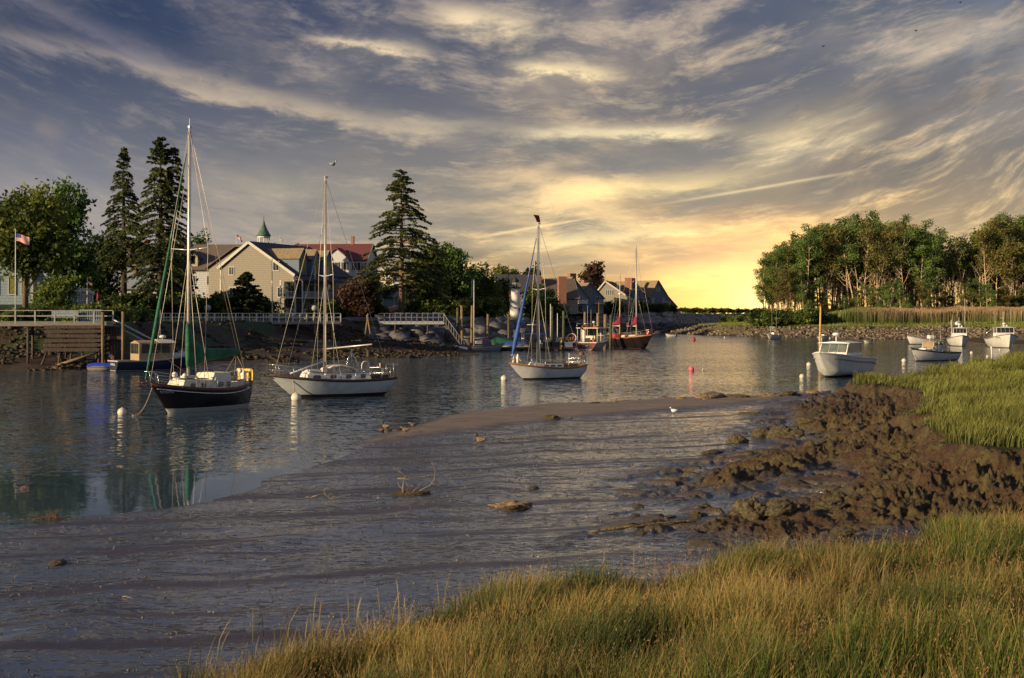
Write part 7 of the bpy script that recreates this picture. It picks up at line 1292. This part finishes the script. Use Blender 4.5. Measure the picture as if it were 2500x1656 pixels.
# ================================================================== clods, driftwood, weed and birds on the mud
PEATM = mat('peat_clod', (.062, .042, .024), .9, .35, 5, bump=1.4, bscale=14, col2=(.115, .098, .045)); WEED = mat('dark_weed', (.040, .028, .014), .8, .4, 8, bump=1, bscale=20, col2=(.12, .085, .030)); TWIG = mat('bleached_twig', (.20, .155, .10), .85, .2, 10); SANDR = mat('sand_coloured_rock', (.22, .15, .085), .9, .3, 4, bump=1, bscale=9)
def clod_mesh(seed, m, sq=.7, rough=.28, n=(64, 40)):
    r = np.random.default_rng(seed); th, ph = np.meshgrid(np.linspace(0, 2 * pi, n[0], endpoint=False), np.linspace(.02, pi - .02, n[1])); dx_, dy_, dz_ = np.sin(ph) * np.cos(th), np.sin(ph) * np.sin(th), np.cos(ph)
    q = seed * 7.7; rad = 1 + rough * 2.2 * (fbm(dx_ * 1.6 + q, dy_ * 1.6 + dz_ * 2.1, 5, seed, .62) - .5) + rough * 1.6 * (fbm(dx_ * 5 + q, dz_ * 5 + dy_ * 3, 4, seed + 3, .7) - .5) + .15 * r.normal() * dx_
    v = np.stack([dx_ * rad, dy_ * rad, np.clip(dz_ * rad * sq, -.3, 9)], -1).reshape(-1, 3); i = np.arange(n[0] * n[1]).reshape(n[1], n[0]); j = np.roll(i, -1, 1)
    return np_mesh('clod', v, [np.stack([i[:-1], i[1:], j[1:], j[:-1]], -1).reshape(-1, 4)], m, True)
CL = [clod_mesh(i, PEATM, (.75, .6, .9, .5, .7)[i], .34) for i in range(5)]
def on_mud(px, py):
    """point of the mud surface seen at (px, py)"""
    u = (px - CX) / F; lo = None
    ys_ = np.geomspace(8, 110, 500); zs_ = near_fields(u * ys_, ys_, True)[0]; row = HY + (EYE - zs_) / ys_ * F; k = int(np.argmax(row < py)); return (u * ys_[k], ys_[k], float(zs_[k]))
def place(name, label, cat, px, py, s, me, rz=0, sc=(1, 1, 1), group=None, dz=0):
    p = on_mud(px, py); o = link(name, me, None, (p[0], p[1], p[2] + dz), (0, 0, rz)); o.scale = (s * sc[0], s * sc[1], s * sc[2]); return tag(o, label, cat, group)
for i, (px, py, s, sc, lb) in enumerate(((1800, 1082, .52, (1, 1, 1), 'rounded mossy peat clod at the left end of the bank'), (1862, 1066, .55, (1.1, 1, 1.15), 'tall peat clod second from the left on the upper mud'), (1920, 1066, .70, (1.3, 1, .75), 'broad peat clod joining the upper bank'), (1748, 1106, .46, (1.5, .7, .55), 'flat-topped log-shaped peat block lying apart on the mud'), (1970, 1030, .6, (1.3, .8, .5), 'dark peat clod under the upper bank edge'),
    (1830, 1270, .62, (1.0, 1, 1.25), 'upright peat clod nearest the grass, left of the pair'), (1905, 1255, .50, (1.1, 1, 1.1), 'round dark peat clod right of the upright one'), (1560, 1240, .16, (1, 1, .8), 'small peat lump at the outer left of the clods'), (1640, 1265, .17, (1.2, 1, .8), 'small peat lump left of the upright clod'), (1720, 1240, .24, (1.2, 1, .7), 'small dark peat lump in the middle of the clods'), (2030, 1250, .42, (1.3, 1, .7), 'peat clod near the foot of the steep bank'), (1303, 1194, .20, (1.0, 1, .8), 'single dark clod alone on the wet mud'),
    (1552, 1262, .14, (1, 1, .7), 'little clod below the outer peat lump'), (1255, 1236, .0, (1, 1, 1), ''), (1265, 1160, .0, (1, 1, 1), ''), (1700, 1262, .2, (1, 1, .8), 'little clod in front of the middle lump'), (2060, 1310, .3, (1.2, 1, .7), 'peat clod at the edge of the near grass'), (1570, 1304, .15, (1.2, 1, .7), 'little weedy clod near the sunken branch'))):
    if s: place('peat_clod', lb, 'peat clod', px, py, s * .72, CL[i % 5], i * 1.3, sc, 'peat clods fallen from the bank')
r_ = random.Random(3)
for i, (px, py, s, sc, lb, me_) in enumerate(((1240, 1236, .32, (1.6, .8, .55), 'sunlit flat stone with weed on the middle mud', 'S'), (1262, 1246, .26, (1.5, .8, .6), 'dark weed heap beside the flat sunlit stone', 'W'), (140, 1380, .17, (2.2, .9, .45), 'low clump of green weed on the mud at left', 'W'), (1348, 1025, .30, (1.3, .9, .75), 'brown weed clump on the sand bar', 'W'), (1392, 1022, .13, (1, 1, .6), 'small pale stone right of the weed clump on the sand bar', 'S'),
    (1735, 971, .95, (2.6, .8, .34), 'long low sunlit rock at the tip of the sand bar', 'S'), (1800, 970, .6, (1.8, .8, .40), 'dark weedy rock right of the long sunlit one', 'W'), (1870, 968, .55, (1.6, .8, .45), 'brown rock on the far edge of the sand bar', 'S'), (1927, 966, .55, (1.3, .8, .65), 'dark mound of weed at the far end of the sand bar', 'W'), (1985, 963, .45, (1.6, .8, .4), 'pale rock where the sand bar meets the grass', 'S'), (1660, 975, .22, (1.2, 1, .7), 'small rock left of the long sunlit one', 'S'), (1500, 983, .14, (1, 1, .8), 'reddish pebble at the water line of the sand bar', 'S'), (1452, 985, .35, (1.8, .8, .2), 'thin patch of weed at the sand bar water line', 'W'),
    (1830, 1012, .42, (1.5, .8, .4), 'flat weed lump on the wet inner side of the sand bar', 'W'))):
    place('shore_rock' if me_ == 'S' else 'weed_clump', lb, 'rock' if me_ == 'S' else 'seaweed', px, py, s, clod_mesh(30 + i, SANDR if me_ == 'S' else WEED, .7, .36), i * .9, sc)
def branch(name, label, px, py, twigs, m=TWIG, base=None, cat='driftwood'):
    p = on_mud(px, py); t = thing(name, label, cat, p); pxm = p[1] / F
    for pts, w in twigs:
        mb = MB(); P_ = [Vector(((a - px) * pxm, .12 * sin(i * 2.2 + a), (py - b) * pxm + .0)) for i, (a, b) in enumerate(pts)]; Q = [P_[0]]
        for a, b in zip(P_, P_[1:]): Q += [a.lerp(b, .5) + Vector((0, .03, .012)), b]
        w *= .62; mb.tube(Q, [w * (1 - .7 * i / len(Q)) for i in range(len(Q))], 5).build('twig', m, t)
    if base: o = link('weed', clod_mesh(61, WEED, .5, .4), t, (base[0] * pxm, 0, .02)); o.scale = (base[1] * pxm, base[2] * pxm, base[3] * pxm)
branch('driftwood_branch', 'bleached branch with upright twigs and a weed heap on the mud', 1012, 1208, [([(985, 1203), (984, 1190), (986, 1176), (988, 1168), (984, 1158), (972, 1153)], .035), ([(984, 1196), (975, 1188), (970, 1178)], .02), ([(1010, 1200), (1022, 1190), (1027, 1172), (1024, 1166)], .022), ([(1024, 1200), (1050, 1187), (1060, 1172), (1062, 1150), (1058, 1134), (1051, 1126)], .03), ([(1056, 1182), (1068, 1190), (1072, 1186), (1066, 1176), (1058, 1170)], .02), ([(1052, 1186), (1068, 1199)], .02), ([(970, 1170), (995, 1170), (1020, 1167), (1046, 1165)], .03), ([(960, 1218), (975, 1206), (990, 1203)], .03), ([(990, 1200), (998, 1182)], .015), ([(994, 1200), (992, 1180)], .015)], base=(0, 46, 20, 14))
branch('driftwood_branch', 'small forked bleached branch left of the weed heap branch', 800, 1228, [([(760, 1216), (775, 1210), (790, 1208), (808, 1218), (824, 1230)], .025), ([(808, 1218), (820, 1212), (832, 1216)], .018), ([(795, 1210), (790, 1198), (800, 1192)], .018), ([(800, 1212), (812, 1206)], .015)])
branch('driftwood_pole', 'long thin weedy pole lying across the wet mud', 1340, 1070, [([(1216, 1075), (1280, 1071), (1350, 1065), (1432, 1065)], .05)], WEED)
branch('driftwood_branch', 'long dark sunken branch at the foot of the near grass', 1560, 1300, [([(1440, 1310), (1500, 1300), (1560, 1292), (1640, 1284), (1700, 1280)], .06), ([(1560, 1292), (1530, 1284)], .03)], WEED)
for i, (px, py, w, lb) in enumerate(((312, 1463, 16, 'short straw-coloured stick near the left foreground'), (37, 1458, 12, 'pale stick near the left edge of the mud'), (562, 1302, 10, 'pale upturned chip of wood on the left mud'), (272, 1318, 5, 'tiny pale chip standing in the mud at left'), (420, 1552, 12, 'dark weedy stick in the left foreground'), (1146, 1312, 8, 'yellowish chip of wood on the mud near the centre'))):
    branch('stick', lb, px, py, [([(px - w, py - 2), (px, py - 3), (px + w, py + (1 if i != 2 else -8))], .018)], cat='stick')
# weed and twig heap at the left water line, snails and crumbs
p = on_mud(130, 1272); t = thing('weed_heap', 'dark tangle of weed and twigs at the left water line', 'seaweed', p); pxm = p[1] / F; r = np.random.default_rng(3); mb = MB()
for i in range(150): a = r.uniform(-140, 130) * pxm; hgt = (4 + 26 * math.exp(-(a / pxm / 25) ** 2)) * pxm * r.random(); b = r.normal() * .15; mb.tube([(a, b, -.02), (a + r.normal() * .06, b + r.normal() * .05, hgt * .6), (a + r.normal() * .12, b, hgt)], [.012, .009, .004], 4)
mb.build('twigs', mat('red_brown_twigs', (.11, .055, .030), .9), t)
for i in range(7): o = link('weed', clod_mesh(70 + i, WEED, .4, .4, (20, 12)), t, ((-110 + i * 38) * pxm, .1 * sin(i), 0)); o.scale = (.24, .14, .07 + .05 * (i == 3))
x, y, r = sample(9000, 18, 60, -.40, .16, 26, 1.3); z, dl, dg, dm, dn, *_ = near_fields(x, y); ok = (dl > .6) & (dn < -.2) & (dm < 0) & (r.random(len(x)) < .42); x, y, z = x[ok], y[ok], z[ok]; n = len(x)
s = .004 + .010 * r.random(n) ** 3 + .00012 * y; v = cube[None] * (1 + .25 * r.normal(size=(n, 8, 3))) * s[:, None, None] + np.stack([x, y, z + s * .5], 1)[:, None]; k = r.random((n, 1)); tint = np.repeat(np.array((.045, .032, .022)) * (1 - k ** 3) + np.array((.30, .24, .16)) * k ** 3, 8, 0)
tag(link('mud_snails', np_mesh('mud_snails', v.reshape(-1, 3), [(fc[None] + (np.arange(n) * 8)[:, None, None]).reshape(-1, 4)], attr_mat('snail_shell', .6), False, tint)), 'tiny snails and crumbs dotted over the wet mud', 'snails', kind='stuff')
# ------------------------------------------------------------------ birds
def bird(name, label, cat, p, rz, L, body, head=None, wing=None, swim=False, group=None, neck=1.0, tilt=.3, wings=False, bill=None):
    """one continuous skin from tail to head; legs and bill are parts"""
    t = thing(name, label, cat, p, R(rz), group); lift = 0 if swim else .17 * L
    sec = [(-.50, .02, .03, .30), (-.38, .11, .09, .27), (-.18, .22, .19, .23), (.05, .25, .22, .22), (.22, .19, .18, .26), (.30, .11, .11, .27 + .14 * neck), (.31, .085, .085, .30 + .24 * neck), (.34, .085, .085, .32 + .31 * neck), (.41, .06, .06, .32 + .33 * neck), (.46, .02, .02, .31 + .32 * neck)]
    m = MB(); m.loft([[(x * L, w * L * cos(a), (z - .05) * L + lift + h * L * sin(a)) for a in [2 * pi * k / 10 for k in range(10)]] for x, w, h, z in sec]); m.build('body', body, t)
    if head: MB().ball((.35 * L, 0, (.27 + .31 * neck) * L + lift), .098 * L, 10).build('head_plumage', head, t)
    MB().tube([(.42 * L, 0, (.27 + .31 * neck) * L + lift), (.56 * L, 0, (.25 + .30 * neck) * L + lift)], [.035 * L, .015 * L], 6).build('bill', bill or YEL, t)
    if wing and not wings:
        for s in (-1, 1): MB().loft([[(x * L, s * (w + .018) * L, (z - .05 + q) * L + lift) for q in (-.07, .07)] + [(x * L, s * (w + .035) * L, (z - .05 + q) * L + lift) for q in (.07, -.07)] for x, w, z in ((-.42, .06, .30), (-.15, .165, .26), (.12, .17, .26))], smooth=False).build('wing', wing, t)
    if wings:
        for s in (-1, 1): MB().add([(.12 * L, s * .12 * L, .25 * L), (-.15 * L, s * .12 * L, .25 * L), (-.12 * L, s * .65 * L, .55 * L), (.10 * L, s * .6 * L, .53 * L), (-.30 * L, s * 1.15 * L, .42 * L), (.12 * L, s * .12 * L, .22 * L), (-.15 * L, s * .12 * L, .22 * L), (-.12 * L, s * .65 * L, .53 * L), (.10 * L, s * .6 * L, .51 * L)], [(0, 1, 2, 3), (3, 2, 4), (8, 7, 6, 5), (4, 7, 8), (0, 3, 8, 5), (1, 6, 7, 2), (3, 4, 8), (2, 7, 4)]).build('wing', wing or body, t)
    elif not swim:
        for s in (-1, 1): MB().tube([(0, s * .07 * L, .12 * L + lift), (.01 * L, s * .07 * L, .01), (.10 * L, s * .07 * L, .008)], .014 * L + .002, 5).build('leg', PILE, t)
    return t
DUCK = mat('mottled_duck_plumage', (.10, .065, .038), .85, .4, 25, col2=(.24, .16, .095)); DARKD = mat('dark_wet_duck', (.05, .028, .018), .7, .3, 20); DRAKE = mat('dark_green_head', (.012, .022, .012), .4); WINGM = mat('duck_wing', (.12, .085, .055), .85, .4, 30, col2=(.26, .20, .14)); GULL = mat('gull_white', (.66, .64, .60), .7, .05); GWING = mat('gull_grey', (.34, .35, .37), .7)
G = 'ducks at the water edge'
bird('duck', 'mallard with dark head standing alone on the wet mud', 'duck', on_mud(1173, 1087), 150, .50, DUCK, DRAKE, WINGM)
bird('duck', 'brown duck standing on the sand spit, nearest of the group', 'duck', on_mud(990, 1058), 165, .42, DUCK, None, WINGM, neck=.5, group=G); bird('duck', 'duck standing at the right end of the group', 'duck', on_mud(1009, 1045), 200, .40, DUCK, None, WINGM, neck=.35, group=G)
bird('duck', 'dark duck dabbling at the left end of the group', 'duck', wd(931, 61, -.02), 120, .48, DARKD, None, None, True, G, .2); bird('duck', 'brown duck with raised head behind the dark dabbling one', 'duck', wd(942, 63, -.02), 150, .46, DUCK, DRAKE, WINGM, True, G, .9); bird('duck', 'dark duck resting in the middle of the group', 'duck', wd(971, 60.5, -.02), 10, .48, DARKD, None, None, True, G, .2)
bird('gull', 'white gull standing on the inner edge of the sand bar', 'gull', on_mud(1645, 1011), 160, .42, GULL, None, GWING, neck=.8); bird('gull', 'gull perched beyond the piling stump', 'gull', wd(926, 166, -.02), 170, .55, GULL, None, GWING, True, neck=.8)
bird('gull', 'gull flying just above the second mast', 'gull', wd(813, 88, zat(408, 88)), 30, .5, GWING, None, GWING, wings=True)
BD = 'dark specks of birds high in the sky'
for px, py, rz, lb in ((2010, 116, 40, 'dark bird in flight, the lowest of the three in the sky'), (2236, 78, 20, 'dark bird in flight between the other two in the sky'), (2344, 9, 60, 'dark bird in flight at the top right of the sky')): bird('bird', lb, 'bird', wd(px, 240, zat(py, 240)), rz, .55, DARKD, None, DARKD, wings=True, group=BD)
# crescent moon, very far away
mm = bpy.data.materials.new('moonlight'); mm.use_nodes = True; nt = mm.node_tree; nt.nodes.clear(); o = N('ShaderNodeOutputMaterial'); e = N('ShaderNodeEmission'); e.inputs[0].default_value = (.22, .20, .19, 1); nt.links.new(e.outputs[0], o.inputs[0])
D = 8000; s = D / F; c = wd(482, D, zat(192, D)); n = 16; out = [(8.5 * s * sin(a), 0, 8.5 * s * cos(a)) for a in [-.1 + (pi + .2) * k / n for k in range(n + 1)]]; inn_ = [(x * .72 , 0, z) for x, y_, z in out]; vs = out + inn_ + [(x, 20, z) for x, y_, z in out + inn_]
m = MB(); q = n + 1; fs = []
for k in range(n): fs += [(k, k + 1, q + k + 1, q + k), (2 * q + k, 3 * q + k, 3 * q + k + 1, 2 * q + k + 1), (k, 2 * q + k, 2 * q + k + 1, k + 1), (q + k, q + k + 1, 3 * q + k + 1, 3 * q + k)]
m.add(vs, fs); tag(m.build('moon', mm, None, c), 'thin pale crescent moon in the dark western sky', 'moon')
